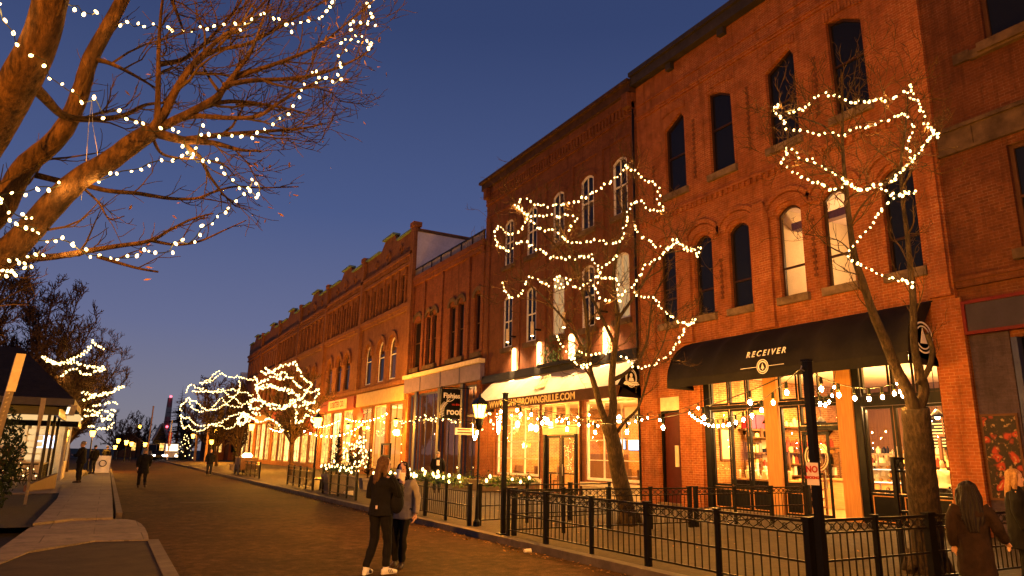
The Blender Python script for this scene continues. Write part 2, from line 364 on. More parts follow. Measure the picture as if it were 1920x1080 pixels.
sheet('kiosk_plaza', [(-9,30), (-1.02,30), (-1.02,60), (-9,60)], .185, M['concrete'], .3)
apr = [(-6,17.0), q(0,1028,.15), q(60,986,.15), q(140,976,.15), q(212,973,.15), q(238,973.5,.15), q(254,976,.15), q(265,982,.15), q(272,990,.15), q(277,1001,.15), q(279,1012,.15), q(180,1013,.15), q(60,1032,.15), q(0,1056,.15), (-5,10)]
sheet('crossing_apron', apr, .15, M['concrete'], .25)
sheet('shaded_path', [(-6,-10), (.85,-10), (.9,13.2), q(277,1014,.13), q(180,1016,.13), q(60,1036,.13), (-6,14)], .13, M['tarmac'], .25)  # tree shadow beyond the apron put in as dark ground
sheet('verge', [(-60,14), (-1.1,18), (-1.2,30), (-9,31), (-9,60), (-60,60)], .15, M['soil'])
mb = MB(); mb.box(.86,-10,-.2,1.04,15.0,.145); mb.box(.42,21,-.2,.56,128,.17)
tag(mb.build('left_kerb', M['kerb']), kind='structure')
mb = MB()
for x0, x1, y0, y1 in ((2.4,3.9,27,27.12), (.6,1.0,8.3,9.1)): mb.add([(x0,y0,.004),(x1,y0,.004),(x1,y1,.004),(x0,y1,.004)], [(0,1,2,3)])
struct('road_patch', mb, M['kerb'])
# dry leaves and grit in the gutter: nobody could count them
mb = MB()
for i in range(900):
    y = rnd.uniform(4, 40); x = 7.2-abs(rnd.gauss(0, .22))-.01; z = .012
    if rnd.random() < .35: x = rnd.uniform(7.6, 17); z = .142
    s = rnd.uniform(.015, .04); a = rnd.uniform(0, 6.28); t = rnd.uniform(-.5, .5)
    u = Vector((math.cos(a), math.sin(a), t))*s; v = Vector((-math.sin(a), math.cos(a), rnd.uniform(-.3,.3)))*s*.6
    c = Vector((x, y, z+s*.3)); mb.add([c-u, c+v, c+u, c-v], [(0,1,2,3)])
tag(mb.build('leaf_litter', M['leafd']), kind='stuff')

# ------------------------------------------------------------------ facade helpers (facade faces -X, plane X = D)
def facade_mb(outer, holes, x=D, depth=.28, back=9):
    mb = MB(); loops = [[Vector((0, y, z)) for y, z in outer]]+[[Vector((0, y, z)) for y, z in h] for h in holes]
    tri = tessellate_polygon(loops); flat = [p for l in loops for p in l]
    mb.add([(x, p.y, p.z) for p in flat], [tuple(t) for t in tri])
    for h in holes:
        n = len(h)
        for i in range(n):
            (ya, za), (yb, zb) = h[i], h[(i+1) % n]
            mb.add([(x,ya,za),(x,yb,zb),(x+depth,yb,zb),(x+depth,ya,za)], [(0,1,2,3)])
    n = len(outer)
    for i in range(n):
        (ya, za), (yb, zb) = outer[i], outer[(i+1) % n]
        mb.add([(x,ya,za),(x,yb,zb),(x+back,yb,zb),(x+back,ya,za)], [(0,1,2,3)])
    return mb
def arch(y0, y1, z0, z1, rise, n=8):
    pts = [(y0, z0), (y1, z0)]; c = (y0+y1)/2; h = abs(y1-y0)/2
    for i in range(n+1):
        t = -1+2*i/n; pts.append((c-(y1-y0)/2*t, z1-rise*t*t if rise < h*.9 else z1-rise+rise*math.sqrt(max(0, 1-t*t))))
    return pts
def rect(y0, y1, z0, z1): return [(y0, z0), (y1, z0), (y1, z1), (y0, z1)]
def inset(poly, w):
    n = len(poly); cy = sum(p[0] for p in poly)/n; cz = sum(p[1] for p in poly)/n; out = []
    for i in range(n):
        a, b, c = Vector(poly[i-1]), Vector(poly[i]), Vector(poly[(i+1) % n])
        def off(p, q):
            d = (q-p).normalized(); nn = Vector((-d.y, d.x))
            if nn.dot(Vector((cy, cz))-p) < 0: nn = -nn
            return nn
        n1, n2 = off(a, b), off(b, c); m = (n1+n2)
        m = m/max(.35, m.length_squared/2) if m.length > 1e-6 else n1
        out.append((b.x+m.x*w, b.y+m.y*w))
    return out
def ring(mb, poly, w, x0, x1):
    ins = inset(poly, w); n = len(poly)
    for i in range(n):
        j = (i+1) % n; a, b, c, d = poly[i], poly[j], ins[j], ins[i]
        mb.add([(x0,*a),(x0,*b),(x0,*c),(x0,*d),(x1,*c),(x1,*d)], [(0,1,2,3),(3,2,4,5)])
    return ins
def window(parent, poly, x=D+.13, fw=.07, fm='black', pane='dark', rail=None, mull=(), sill=None, silly=.12, panedx=.05, railw=.06, bars=()):
    fr = MB(); ins = ring(fr, poly, fw, x, x+.09)
    ys = [p[0] for p in ins]; zs = [p[1] for p in ins]; y0, y1, z0, z1 = min(ys), max(ys), min(zs), max(zs)
    if rail: fr.box(x+.002, y0, rail-railw/2, x+.075, y1, rail+railw/2)
    for m_ in mull: fr.box(x+.004, m_-.02, z0, x+.07, m_+.02, z1-.02)
    for b_ in bars: fr.box(x+.003, y0, b_-.018, x+.07, y1, b_+.018)
    f = fr.build('window', M[fm], parent)
    p = MB(); p.add([(x+panedx, *q_) for q_ in ins], [tuple(range(len(ins)))]); p.build('pane', M[pane], f)
    if sill:
        s = MB(); ya, yb = min(q_[0] for q_ in poly), max(q_[0] for q_ in poly); za = min(q_[1] for q_ in poly)
        s.box(D-.13, ya-silly, za-.24, D+.12, yb+silly, za-.004); s.build('sill', M[sill], f)
    return f
def room(parent, x0, x1, y0, y1, z0, z1, wall, ceilm='ceil', floorm='floorw', left=None, right=None, open_=True):
    e = .02
    a = MB(); a.add([(x1,y0,z0),(x1,y1,z0),(x1,y1,z1),(x1,y0,z1)], [(0,1,2,3)]); a.build('interior_wall', M[wall], parent)
    a = MB(); a.add([(x0,y1,z0),(x1,y1,z0),(x1,y1,z1),(x0,y1,z1)], [(0,1,2,3)]); a.build('interior_wall', M[left or wall], parent)
    a = MB(); a.add([(x0,y0,z0),(x1,y0,z0),(x1,y0,z1),(x0,y0,z1)], [(0,1,2,3)]); a.build('interior_wall', M[right or wall], parent)
    a = MB(); a.add([(x0,y0,z1),(x1,y0,z1),(x1,y1,z1),(x0,y1,z1)], [(0,1,2,3)]); a.build('interior_ceiling', M[ceilm], parent)
    a = MB(); a.add([(x0,y0,z0),(x1,y0,z0),(x1,y1,z0),(x0,y1,z0)], [(0,1,2,3)]); a.build('interior_floor', M[floorm], parent)
def area(name, loc, sx, sy, e, col, parent, rot=(0,0,0)):
    o = lamp(name, loc, e, col, typ='AREA', parent=parent, shape='RECTANGLE', size=sx, size_y=sy); o.rotation_euler = rot; return o
def hood(mb, y0, y1, zs, rise, w=.22, x0=D-.06, dz=.0, n=10):   # arched band of voussoirs above an opening
    c = (y0+y1)/2; h = (y1-y0)/2; pts = []
    for i in range(n+1):
        an = PI*i/n; pts.append((c+h*math.cos(an), zs+rise*math.sin(an), c+(h+w)*math.cos(an), zs+(rise+w)*math.sin(an)))
    for i in range(n):
        a, b = pts[i], pts[i+1]
        mb.prism([(x0,a[0],a[1]),(x0,b[0],b[1]),(x0,b[2],b[3]),(x0,a[2],a[3])], (D-x0+.01,0,0))

# ================================================================== brick coffee-house building
b1 = thing('brick_building', 'orange red brick three storey building with black curved awning over the coffee shop', 'building', (D, 15.5, .13), 'brick buildings along the street')
Y0, Y1 = 9.45, 21.38
w3 = [[(18.57,11.72),(19.69,11.72),(19.69,14.44),(18.78,14.92),(18.58,14.6)], [(16.16,11.72),(17.29,11.72),(17.29,14.92),(16.8,14.82),(16.2,14.5)],
      [(13.48,11.72),(14.63,11.72),(14.64,14.45),(13.66,14.93),(13.48,14.6)], [(11.08,11.78),(12.2,11.78),(12.24,15.0),(11.72,14.9),(11.1,14.52)]]
w2 = [arch(a, b, 6.68, 9.62, .24) for a, b in ((19.33,20.2),(17.45,18.35),(15.75,16.68),(13.68,14.6),(12.05,12.97),(10.12,11.05))]
door_h = rect(19.38, 20.5, .13, 3.95); shop_h = rect(10.05, 18.2, .13, 4.6)
facade_mb(rect(Y0, Y1, -.1, 17.15), w3+w2+[door_h, shop_h]).build('wall', M['brick_red'], b1)
for i, p in enumerate(w3): window(b1, p, fm='sash', rail=13.45 if i % 2 else 13.2, sill='stone')
for i, p in enumerate(w2): window(b1, p, fm='sash', rail=7.62, sill='stone', pane='glass' if i in (3, 4) else 'dark')
mb = MB()   # parapet band, corbel tables, pilasters, hoods
for k in range(46):
    y = Y0+.2+k*.255
    if 10.1 < y < 15.9 or 16 < y < 21.3: mb.box(D-.07, y, 10.78, D+.01, y+.12, 10.96)
mb.box(D-.09, Y0+.55, 10.96, D+.01, Y1-.15, 11.06)
mb.box(D-.06, Y0+.02, 15.55, D+.01, Y1-.02, 15.66); mb.box(D-.10, Y0+.02, 15.66, D+.01, Y1-.02, 15.76); mb.box(D-.05, Y0+.02, 16.2, D+.01, Y1-.02, 16.3)
mb.build('corbel_course', M['brick_red'], b1)
for ya, yb in ((14.86,15.62),(18.5,19.15),(20.5,21.3),(9.5,9.98)):
    mb = MB(); mb.box(D-.11, ya, 5.9, D+.01, yb, 9.5); mb.box(D-.15, ya-.04, 5.8, D+.01, yb+.04, 5.96)
    mb.prism([(D-.11, ya, 9.5), (D-.11, yb, 9.5), (D-.11, (ya+yb)/2+.2, 10.0), (D-.11, (ya+yb)/2-.2, 10.0)], (.12, 0, 0)); mb.build('pilaster', M['brick_red'], b1)
for a, b in ((19.33,20.2),(17.45,18.35),(15.75,16.68),(13.68,14.6),(12.05,12.97),(10.12,11.05)):
    mb = MB(); hood(mb, a-.06, b+.06, 9.4, .34, .26); hood(mb, a-.36, b+.36, 9.42, .62, .14, D-.1); mb.build('arch_hood', M['brick_red'], b1)
for (a, b) in ((18.57,19.69),(16.16,17.29),(13.48,14.63),(11.08,12.22)):
    mb = MB(); n = 12
    for k in range(n):
        y = a-.1+(b-a+.2)*k/n; zt = 14.98+.12*math.sin(PI*(k+.5)/n); mb.box(D-.05, y+.01, zt, D+.01, y+(b-a+.2)/n-.01, zt+.32)
    mb.build('arch_hood', M['brick_red'], b1)
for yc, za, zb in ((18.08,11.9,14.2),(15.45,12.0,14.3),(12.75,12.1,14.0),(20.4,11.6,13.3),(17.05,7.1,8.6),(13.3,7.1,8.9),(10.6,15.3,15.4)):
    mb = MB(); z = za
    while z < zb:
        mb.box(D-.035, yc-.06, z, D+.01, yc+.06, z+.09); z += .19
    mb.box(D-.012, yc-.02, za, D+.01, yc+.02, z-.1); mb.build('dark_slot_column', M['brick_dark'], b1)  # raised boxes in darker brick imitate the shade inside recessed slots
mb = MB(); mb.box(D-.32, Y0-.02, 17.15, D+9, Y1, 17.7); mb.box(D-.42, Y0-.02, 17.55, D-.32, Y1, 17.74); mb.build('cornice', M['slate'], b1)
for y in (19.0,16.2,13.2):
    mb = MB(); mb.box(D-.2, y, 16.86, D+.01, y+.3, 17.14); mb.build('cornice_bracket', M['slate'], b1)
# lit upstairs room behind two windows
room(b1, D+.3, D+4.5, 11.6, 15.1, 6.3, 9.95, 'plaster', 'ceil')
lamp('ceiling_lamp', (D+2.6, 13.2, 8.4), 260, (1, .58, .24), .2, parent=b1)
mb = MB(); mb.box(D+3.2, 12.2, 6.3, D+3.3, 13.6, 8.6); mb.build('interior_partition', M['cream'], b1)
mb = MB(); mb.box(D+1.2, 11.9, 9.2, D+1.5, 15.0, 9.45); mb.build('interior_beam', M['woodd'], b1)
# door to the stairs
d = MB(); d.box(D+.2, 19.4, .16, D+.26, 20.42, 3.38); dr = d.build('door', M['doorred'], b1)
d = MB(); d.box(D+.16, 19.72, 1.45, D+.197, 19.9, 2.2); d.build('door_window', M['cream'], dr)
d = MB(); d.box(D+.13, 19.48, 1.05, D+.197, 19.53, 1.3); d.build('handle', M['steel'], dr)
d = MB(); d.box(D+.05, 19.39, 3.45, D+.2, 20.49, 3.94); d.build('transom_panel', M['cream'], b1)
d = MB(); d.box(D+.08, 19.38, .13, D+.2, 19.44, 3.45); d.box(D+.08, 20.44, .13, D+.2, 20.5, 3.45); d.box(D+.08, 19.44, 3.38, D+.2, 20.44, 3.449); d.build('door_frame', M['black'], b1)
d = MB(); d.box(D-.12, 19.3, .13, D+.1, 20.6, .2); d.build('step', M['stone'], b1)
for ya, yb in ((18.25,19.33),(20.52,21.36)):
    d = MB(); d.box(D-.09, ya, .13, D+.01, yb, 4.45); d.box(D-.12, ya-.01, .13, D+.01, yb+.01, .5); d.build('brick_pier', M['brick_red'], b1)
d = MB(); d.box(D-.09, 9.3, .13, D+.01, 10.04, 5.7); d.box(D-.13, 9.28, 4.86, D+.01, 10.06, 5.0); d.box(D-.13, 9.28, .13, D+.01, 10.06, .45); d.build('brick_pier', M['brick_red'], b1)
# shopfront
def beam(name, mat, *boxes, parent=b1):
    mb = MB()
    for b_ in boxes: mb.box(*b_)
    return mb.build(name, M[mat], parent)
xf = D+.06
for y in (15.06, 12.5): beam('timber_column', 'wood', (xf-.1, y, .13, xf+.18, y+.5, 4.6))
def glazed(y0, y1, z0, z1, name='shop_window', fw=.07, bars=(), mull=(), x=xf, fm='black', pane='glass', zsplit=None):
    return window(b1, rect(y0, y1, z0, z1), x=x, fw=fw, fm=fm, pane=pane, rail=None, mull=mull, bars=bars)
def panel(y0, y1, z0, z1, parent=b1, x=xf):
    mb = MB(); mb.box(x, y0, z0, x+.08, y1, z1); p = mb.build('base_panel', M['black'], parent)
    mb = MB(); e = .06
    for a in ((y0+e, z0+e, y1-e, z0+e+.025), (y0+e, z1-e-.025, y1-e, z1-e), (y0+e, z0+e+.025, y0+e+.025, z1-e-.025), (y1-e-.025, z0+e+.025, y1-e, z1-e-.025)):
        mb.box(x-.015, a[0], a[1], x-.001, a[2], a[3])
    mb.build('moulding', M['wood'], p)
beam('corner_post', 'black', (xf-.06, 17.95, .13, xf+.1, 18.19, 4.6))
ys = (17.94, 17.1, 16.33, 15.57)
for i in range(3):
    glazed(ys[i+1]+.01, ys[i]-.01, 3.5, 4.55); glazed(ys[i+1]+.01, ys[i]-.01, .9, 3.36); panel(ys[i+1]+.01, ys[i]-.01, .17, .88)
beam('transom_beam', 'black', (xf-.05, 15.57, 3.37, xf+.1, 17.94, 3.49))
glazed(14.35, 15.05, .9, 3.36); glazed(14.35, 15.05, 3.5, 4.55); panel(14.35, 15.05, .17, .88)
glazed(13.02, 14.32, 3.5, 4.55, mull=(13.65,)); glazed(13.02, 13.95, 2.75, 3.36); beam('transom_beam', 'black', (xf-.04, 13.02, 2.6, xf+.08, 14.32, 2.74), (xf-.045, 13.02, 3.37, xf+.1, 15.05, 3.49))
glazed(13.95, 14.33, 2.75, 3.36)
dd = glazed(13.4, 14.32, .17, 2.58, fw=.1); dd.name = 'shop_door'
mb = MB(); mb.bar((xf-.06,13.55,1.0),(xf-.06,13.55,1.5),.03); mb.build('handle', M['steel'], dd)
t = MB(); c0 = (xf-.012, 13.86, 1.85)
for r0, r1 in ((.36,.4),(.30,.32)):
    for k in range(32):
        a, b = 2*PI*k/32, 2*PI*(k+1)/32
        t.prism([(c0[0],c0[1]+r0*math.cos(a),c0[2]+r0*math.sin(a)),(c0[0],c0[1]+r1*math.cos(a),c0[2]+r1*math.sin(a)),(c0[0],c0[1]+r1*math.cos(b),c0[2]+r1*math.sin(b)),(c0[0],c0[1]+r0*math.cos(b),c0[2]+r0*math.sin(b))], (.006,0,0))
t.prism([(c0[0],13.86,2.08),(c0[0],13.99,1.7),(c0[0],13.73,1.7)], (.006,0,0)); t.build('door_emblem', M['cream'], dd)
beam('corner_post', 'black', (xf-.06, 12.28, .13, xf+.12, 12.49, 4.6))
for ya, yb in ((11.42,12.27),(10.75,11.4),(10.07,10.73)):
    glazed(ya, yb, 3.5, 4.55); glazed(ya, yb, .97, 3.2); panel(ya, yb, .17, .95)
beam('transom_beam', 'black', (xf-.05, 10.07, 3.21, xf+.1, 12.27, 3.49))
beam('shopfront_sill', 'concrete', (D-.14, 10.06, .13, D+.05, 13.0, .168), (D-.14, 13.0, .13, D+.05, 18.19, .168))
# interior of the coffee shop
room(b1, D+.3, D+8, 9.8, 18.2, .14, 4.6, 'woodd', 'ceil', left='brick_in', right='brick_in')
for x_, y_ in ((1.7,16.6),(2.2,13.9),(1.6,11.3),(4.6,13.5)): lamp('ceiling_fill', (D+x_,y_,3.35), 430, (1,.56,.18), .12, parent=b1)  # fill lights added to brighten the ceiling, apart from the pendant lamps
area('ceiling_lamp', (D+2.6, 14, 4.5), 4.2, 7.0, 2500, (1, .45, .085), b1)
def shelf(label, x, y0, y1, z, dx=.28, mat='woodd'):
    t = thing('wall_shelf', label, 'shelf', (x, (y0+y1)/2, z), 'shelves inside the coffee shop')
    mb = MB(); mb.box(x-dx/2, y0, z, x+dx/2, y1, z+.05); mb.build('board', M[mat], t)
    for y in (y0+.2, y1-.2):
        mb = MB(); mb.prism([(x+dx/2-.03,y,z),(x+dx/2-.03,y,z-.2),(x-dx/2+.05,y,z)], (0,.03,0)); mb.build('bracket', M['iron'], t)
    return t
def yshelf(label, x0, x1, y, z, mat='woodd'):
    t = thing('wall_shelf', label, 'shelf', ((x0+x1)/2, y, z), 'shelves inside the coffee shop')
    mb = MB(); mb.box(x0, y-.3, z, x1, y, z+.06); mb.build('board', M[mat], t)
    for x in (x0+.2, x1-.2):
        mb = MB(); mb.prism([(x,y-.01,z),(x,y-.01,z-.22),(x,y-.25,z)], (.03,0,0)); mb.build('bracket', M['iron'], t)
    return t
yw = 18.19
yshelf('dark wooden shelf high on the brick wall carrying folded pink cloth', D+1.6, D+3.4, yw, 2.75)
mb = MB()
for i, x in enumerate((1.75,2.2,2.65)): mb.box(D+x, yw-.29, 2.82, D+x+.4, yw-.04, 2.82+(.42,.5,.46)[i])
tag(mb.build('folded_cloth', M['magenta']), 'pink and red folded cloth stacked on the high shelf of the coffee shop', 'cloth')
def pframe(label, x, z, wd, hd):
    t = thing('picture_frame', label, 'picture', (x, yw, z), 'pictures on the brick wall')
    mb = MB(); mb.box(x-wd/2, yw-.05, z-hd/2, x+wd/2, yw-.004, z+hd/2); mb.build('frame', M['woodd'], t)
    mb = MB(); mb.box(x-wd/2+.06, yw-.06, z-hd/2+.06, x+wd/2-.06, yw-.051, z+hd/2-.06); mb.build('picture', M['cream'], t)
pframe('large framed picture on brick wall nearest the coffee shop window', D+.95, 2.25, .6, 1.1)
pframe('small framed print under the dark shelf in the coffee shop', D+2.1, 2.05, .45, .6)
pframe('white framed print beside the round emblem on the brick wall', D+3.9, 1.95, .5, .5)
t = thing('wall_plaque', 'cream plaque with round dark emblem hanging below the shelf', 'plaque', (D+2.95, yw, 2.0))
mb = MB(); mb.box(D+2.7, yw-.04, 1.6, D+3.2, yw-.004, 2.45); mb.build('board', M['cream'], t)
mb = MB(); mb.tube([(D+2.95,yw-.05,2.05),(D+2.95,yw-.041,2.05)], .15, 20); mb.build('emblem', M['black'], t)
def counter(label, x0, y0, x1, y1, h, mat='woodd'):
    t = thing('service_counter', label, 'counter', ((x0+x1)/2, (y0+y1)/2, .15))
    mb = MB(); mb.box(x0, y0, .15, x1, y1, h); mb.build('base', M[mat], t)
    mb = MB(); mb.box(x0-.06, y0-.06, h+.002, x1+.06, y1+.06, h+.06); mb.build('worktop', M['woodl'], t); return t
counter('dark fronted window counter behind the three folding panes', D+.9, 15.6, D+1.5, 17.9, 1.08, 'black')
counter('long timber service counter at the back of coffee shop', D+4.4, 11.5, D+5.1, 17.2, 1.1, 'woodl')
def cup(label, c, r=.055, h=.16, group='paper cups on the coffee shop counter'):
    mb = MB(); mb.lathe(c, [(r*.72,0),(r,h*.9),(r*1.06,h*.92),(r*1.06,h),(r*.5,h+.005)], 12); tag(mb.build('paper_cup', M['cup'], None, True), label, 'cup', group)
for i in range(9):
    cup('white paper cup in the row along the window counter', (D+1.0+.14*(i % 3), 17.7-.23*i, 1.142), .07, .26)
for i in range(5): 
    mb = MB(); z = 1.142
    for k in range(3+i % 2): mb.lathe((D+1.25, 17.5-.35*i, z+.1*k), [(.05,0),(.07,.2),(.05,.205)], 10)
    tag(mb.build('cup_stack', M['cup'], None, True), 'stack of nested paper cups behind the row of single cups', 'cups', 'cup stacks on the window counter')
for i, (x0_, x1_, z, lab) in enumerate(((D+3.6,D+6.6,2.9,'upper stocked shelf far along the brick wall'),(D+3.6,D+6.6,2.2,'middle stocked shelf far along the brick wall'),(D+1.0,D+1.6,3.0,'short stocked shelf by the first folding pane'))):
    t = yshelf('dark '+lab, x0_, x1_, yw, z); mb = MB(); x = x0_+.1
    while x < x1_-.15:
        h_ = rnd.uniform(.12,.34); w_ = rnd.uniform(.05,.09); mb.lathe((x,yw-.15,z+.06), [(w_,0),(w_,h_*.7),(w_*.5,h_*.85),(w_*.5,h_)], 8); x += rnd.uniform(.16,.26)
    mb.build('jars', M[('cream','redbrown','steel')[i]], t)
for i, (y0_, y1_, z, lab) in enumerate(((9.95,12.0,1.7,'lower back shelf packed with bags and tins'),(9.95,12.0,2.15,'upper back shelf packed with bags and tins'),(12.6,17.6,1.75,'long bottle shelf behind the service counter'))):
    t = shelf('dark '+lab, D+7.8 if i > 1 else D+5.5, y0_, y1_, z); mb = MB(); y = y0_+.1; xx = D+7.8 if i > 1 else D+5.5
    while y < y1_-.1:
        h_ = rnd.uniform(.14,.38); w_ = rnd.uniform(.05,.1); mb.box(xx-w_, y-w_, z+.051, xx+w_, y+w_*.8, z+.05+h_); y += rnd.uniform(.18,.32)
    mb.build('stock', M[('cream','redbrown','awncream')[i]], t)
def stockunit(label, x0, x1, y0, y1, z1, seed, along_x):
    rr = random.Random(seed); t = thing('stock_shelving', label, 'shelving', ((x0+x1)/2,(y0+y1)/2,.15), 'stocked shelving in the coffee shop'); mb = MB()
    for x in (x0, x1-.05):
        for y in (y0, y1-.05): mb.box(x,y,.15,x+.05,y+.05,z1)
    n = 5; zs = [.4+(z1-.5)*k/(n-1) for k in range(n)]
    for z in zs: mb.box(x0+.01,y0+.01,z,x1-.01,y1-.01,z+.035)
    mb.build('frame', M['woodd'], t); parts = {}
    for z in zs:
        a = (x0 if along_x else y0)+.1; e = (x1 if along_x else y1)-.12
        while a < e:
            w_ = rr.uniform(.04,.09); h_ = rr.uniform(.12,.34); mt = rr.choice(('cup','redbrown','black','leafd','steel','gold','black','brown')); q_ = parts.setdefault(mt, MB())
            c_ = (a,(y0+y1)/2) if along_x else ((x0+x1)/2,a)
            if rr.random() < .5: q_.box(c_[0]-w_,c_[1]-w_,z+.036,c_[0]+w_*.9,c_[1]+w_*.9,z+.036+h_)
            else: q_.lathe((c_[0],c_[1],z+.036),[(w_,0),(w_,h_*.7),(w_*.4,h_*.85),(w_*.4,h_)],8)
            a += w_*2+rr.uniform(.02,.1)
    for mt, q_ in parts.items():
        o = q_.build('stock', M[mt], t); o['kind'] = 'stuff'
stockunit('tall stocked shelving against brick wall behind the first folding pane', D+1.7, D+3.3, 17.75, 18.12, 2.6, 3, True)
stockunit('tall stocked shelving deeper along the brick wall', D+3.6, D+6.4, 17.75, 18.12, 2.1, 4, True)
stockunit('wide stocked shelving behind the long service counter', D+6.9, D+7.3, 12.6, 17.2, 2.1, 5, False)
stockunit('stocked shelving behind the pastry case near the end pier', D+5.6, D+6.0, 9.95, 12.2, 2.4, 6, False)
stockunit('low stocked shelving standing just inside the middle entrance window', D+.75, D+1.1, 14.4, 15.0, 1.5, 7, False)
t = thing('display_case', 'glowing glass pastry case with three lit shelves', 'display case', (D+2.6, 13.0, .15))
mb = MB(); mb.box(D+2.2, 12.55, .15, D+3.0, 13.95, .75); mb.build('base', M['woodd'], t)
mb = MB()
for y in (12.56,13.9): 
    for x in (2.21,2.95): mb.box(D+x, y, .75, D+x+.04, y+.04, 1.95)
mb.box(D+2.2, 12.55, 1.95, D+3.0, 13.95, 2.0); mb.build('frame', M['steel'], t)
for z in (.78,1.15,1.52):
    mb = MB(); mb.box(D+2.26, 12.62, z, D+2.94, 13.88, z+.02); s_ = mb.build('shelf', M['litwhite'], t)
    mb = MB()
    for k in range(9): mb.ball((D+2.4+.2*(k % 2), 12.72+.13*k, z+.075), (.07,.055,.05), 8, 5)
    mb.build('pastries', M['leafd'], s_)
t = thing('espresso_machine', 'steel espresso machine standing on the rear counter', 'coffee machine', (D+4.7, 15.4, 1.162))
mb = MB(); mb.box(D+4.45, 14.9, 1.162, D+4.95, 15.9, 1.3); mb.box(D+4.7, 14.9, 1.3, D+4.95, 15.9, 1.62); mb.box(D+4.45, 14.88, 1.62, D+4.95, 15.92, 1.72); mb.build('body', M['steel'], t)
mb = MB()
for y in (15.15,15.65): mb.tube([(D+4.55,y,1.62),(D+4.55,y,1.52)], .05, 10); mb.bar((D+4.55,y,1.53),(D+4.32,y,1.5),.03)
mb.build('group_head', M['iron'], t)
for i, (y, lab) in enumerate(((12.2,'menu board nearest the brick pier'),(13.5,'middle chalk menu board above the counter'),(14.8,'menu board above the espresso machine'))):
    t = thing('menu_board', 'black chalk '+lab if 'chalk' not in lab else lab, 'menu board', (D+7.95, y, 2.3), 'menu boards on the back wall')
    mb = MB(); mb.box(D+7.9, y-.55, 2.2, D+7.98, y+.55, 3.3); mb.build('board', M['blackboard'], t)
    mb = MB()
    for k in range(8):
        mb.box(D+7.885, y-.42+.1*(k % 3), 2.32+.11*k, D+7.898, y+.1+.3*rnd.random(), 2.36+.11*k)
    mb.build('chalk_lines', M['lettering'], t)
def hang(label, c, top, shade='black', r=.17, group='pendant lamps inside the coffee shop'):
    t = thing('pendant_lamp', label, 'pendant lamp', c, group); c = Vector(c)
    mb = MB(); mb.tube([c+Vector((0,0,.2)), (c.x, c.y, top)], .012, 5); mb.build('cord', M['iron'], t)
    mb = MB(); mb.lathe(c, [(r,0),(r*.9,.06),(r*.45,.15),(.03,.2)], 14); mb.build('lamp_shade', M[shade], t, True)
    mb = MB(); mb.ball(c+Vector((0,0,0)), .07, 10, 6); mb.build('bulb', M['pendlamp'], t, True)
for i, (x, y, lab) in enumerate(((1.6,16.9,'over the window counter'),(2.4,15.4,'nearest the first timber column'),(1.7,14.0,'just inside the entrance'),(3.0,12.2,'above the pastry case'),(1.5,11.1,'nearest the dark tree trunk'),(5.0,16.0,'far back above the espresso machine'))):
    hang('black pendant lamp hanging '+lab, (D+x, y, 2.95), 4.58)
def chair(label, x, y, rz=0, group='black bentwood chairs in the coffee shop'):
    t = thing('bentwood_chair', label, 'chair', (x, y, .15), group); t.rotation_euler.z = rz; c = Vector((x, y, .15))
    mb = MB(); mb.lathe(c+Vector((0,0,.44)), [(.19,0),(.2,.02),(.19,.04)], 14); mb.build('seat', M['black'], t)
    for sx, sy in ((-.15,-.15),(.15,-.15),(-.15,.15),(.15,.15)):
        mb = MB(); mb.tube([c+Vector((sx,sy,.44)), c+Vector((sx*1.2,sy*1.2,0))], .016, 6); mb.build('leg', M['black'], t)
    mb = MB(); pts = [c+Vector((.19*math.cos(a)*1.0, .17+.03*math.sin(a), .44+.5*math.sin(a)**.6 if math.sin(a) > 0 else .44)) for a in [PI*k/12 for k in range(13)]]
    mb.tube(pts, .015, 6); pts = [c+Vector((.1*math.cos(a), .18, .44+.36*(max(0,math.sin(a)))**.6)) for a in [PI*k/10 for k in range(11)]]; mb.tube(pts, .011, 6); mb.build('backrest', M['black'], t); return t
def ctable(label, x, y, h=.76, group='small tables inside the coffee shop'):
    t = thing('cafe_table', label, 'table', (x, y, .15), group)
    mb = MB(); mb.box(x-.33, y-.38, .15+h-.04, x+.33, y+.38, .15+h); mb.build('tabletop', M['woodl'], t)
    mb = MB(); mb.tube([(x,y,.15),(x,y,.15+h-.04)], .035, 8); mb.tube([(x,y,.15),(x,y,.18)], [.24,.05], 12); mb.build('pedestal', M['iron'], t)
ctable('small timber table just behind the panes right of the entrance', D+.9, 11.3); ctable('small timber table in the corner next to the end pier', D+.9, 10.3)
chair('black bentwood chair beside the right hand timber column', D+.75, 12.0, .3); chair('black bentwood chair between the two window tables', D+1.5, 10.85, 1.2); chair('black bentwood chair against the end wall near the pier', D+1.6, 10.1, 2.2)
chair('black bentwood chair tucked behind the large tree trunk', D+1.7, 11.7, 2.8)
# stacked chairs on a high ledge seen over the glass
yshelfL = thing('storage_ledge', 'dark timber storage ledge high behind the right hand panes', 'shelf', (D+4, 10.8, 2.5))
mb = MB(); mb.box(D+3.4, 9.85, 2.5, D+5, 12.3, 2.58); mb.build('board', M['woodd'], yshelfL)
mb = MB()
for y in (9.9,11.0,12.2): mb.box(D+3.42, y, .15, D+3.5, y+.08, 2.5)
for k in range(14): mb.box(D+3.43, 10.0+.16*k, 2.58, D+3.46, 10.03+.16*k, 2.98)
mb.box(D+3.42, 9.9, 2.98, D+3.48, 12.28, 3.03); mb.build('railing', M['woodd'], yshelfL)

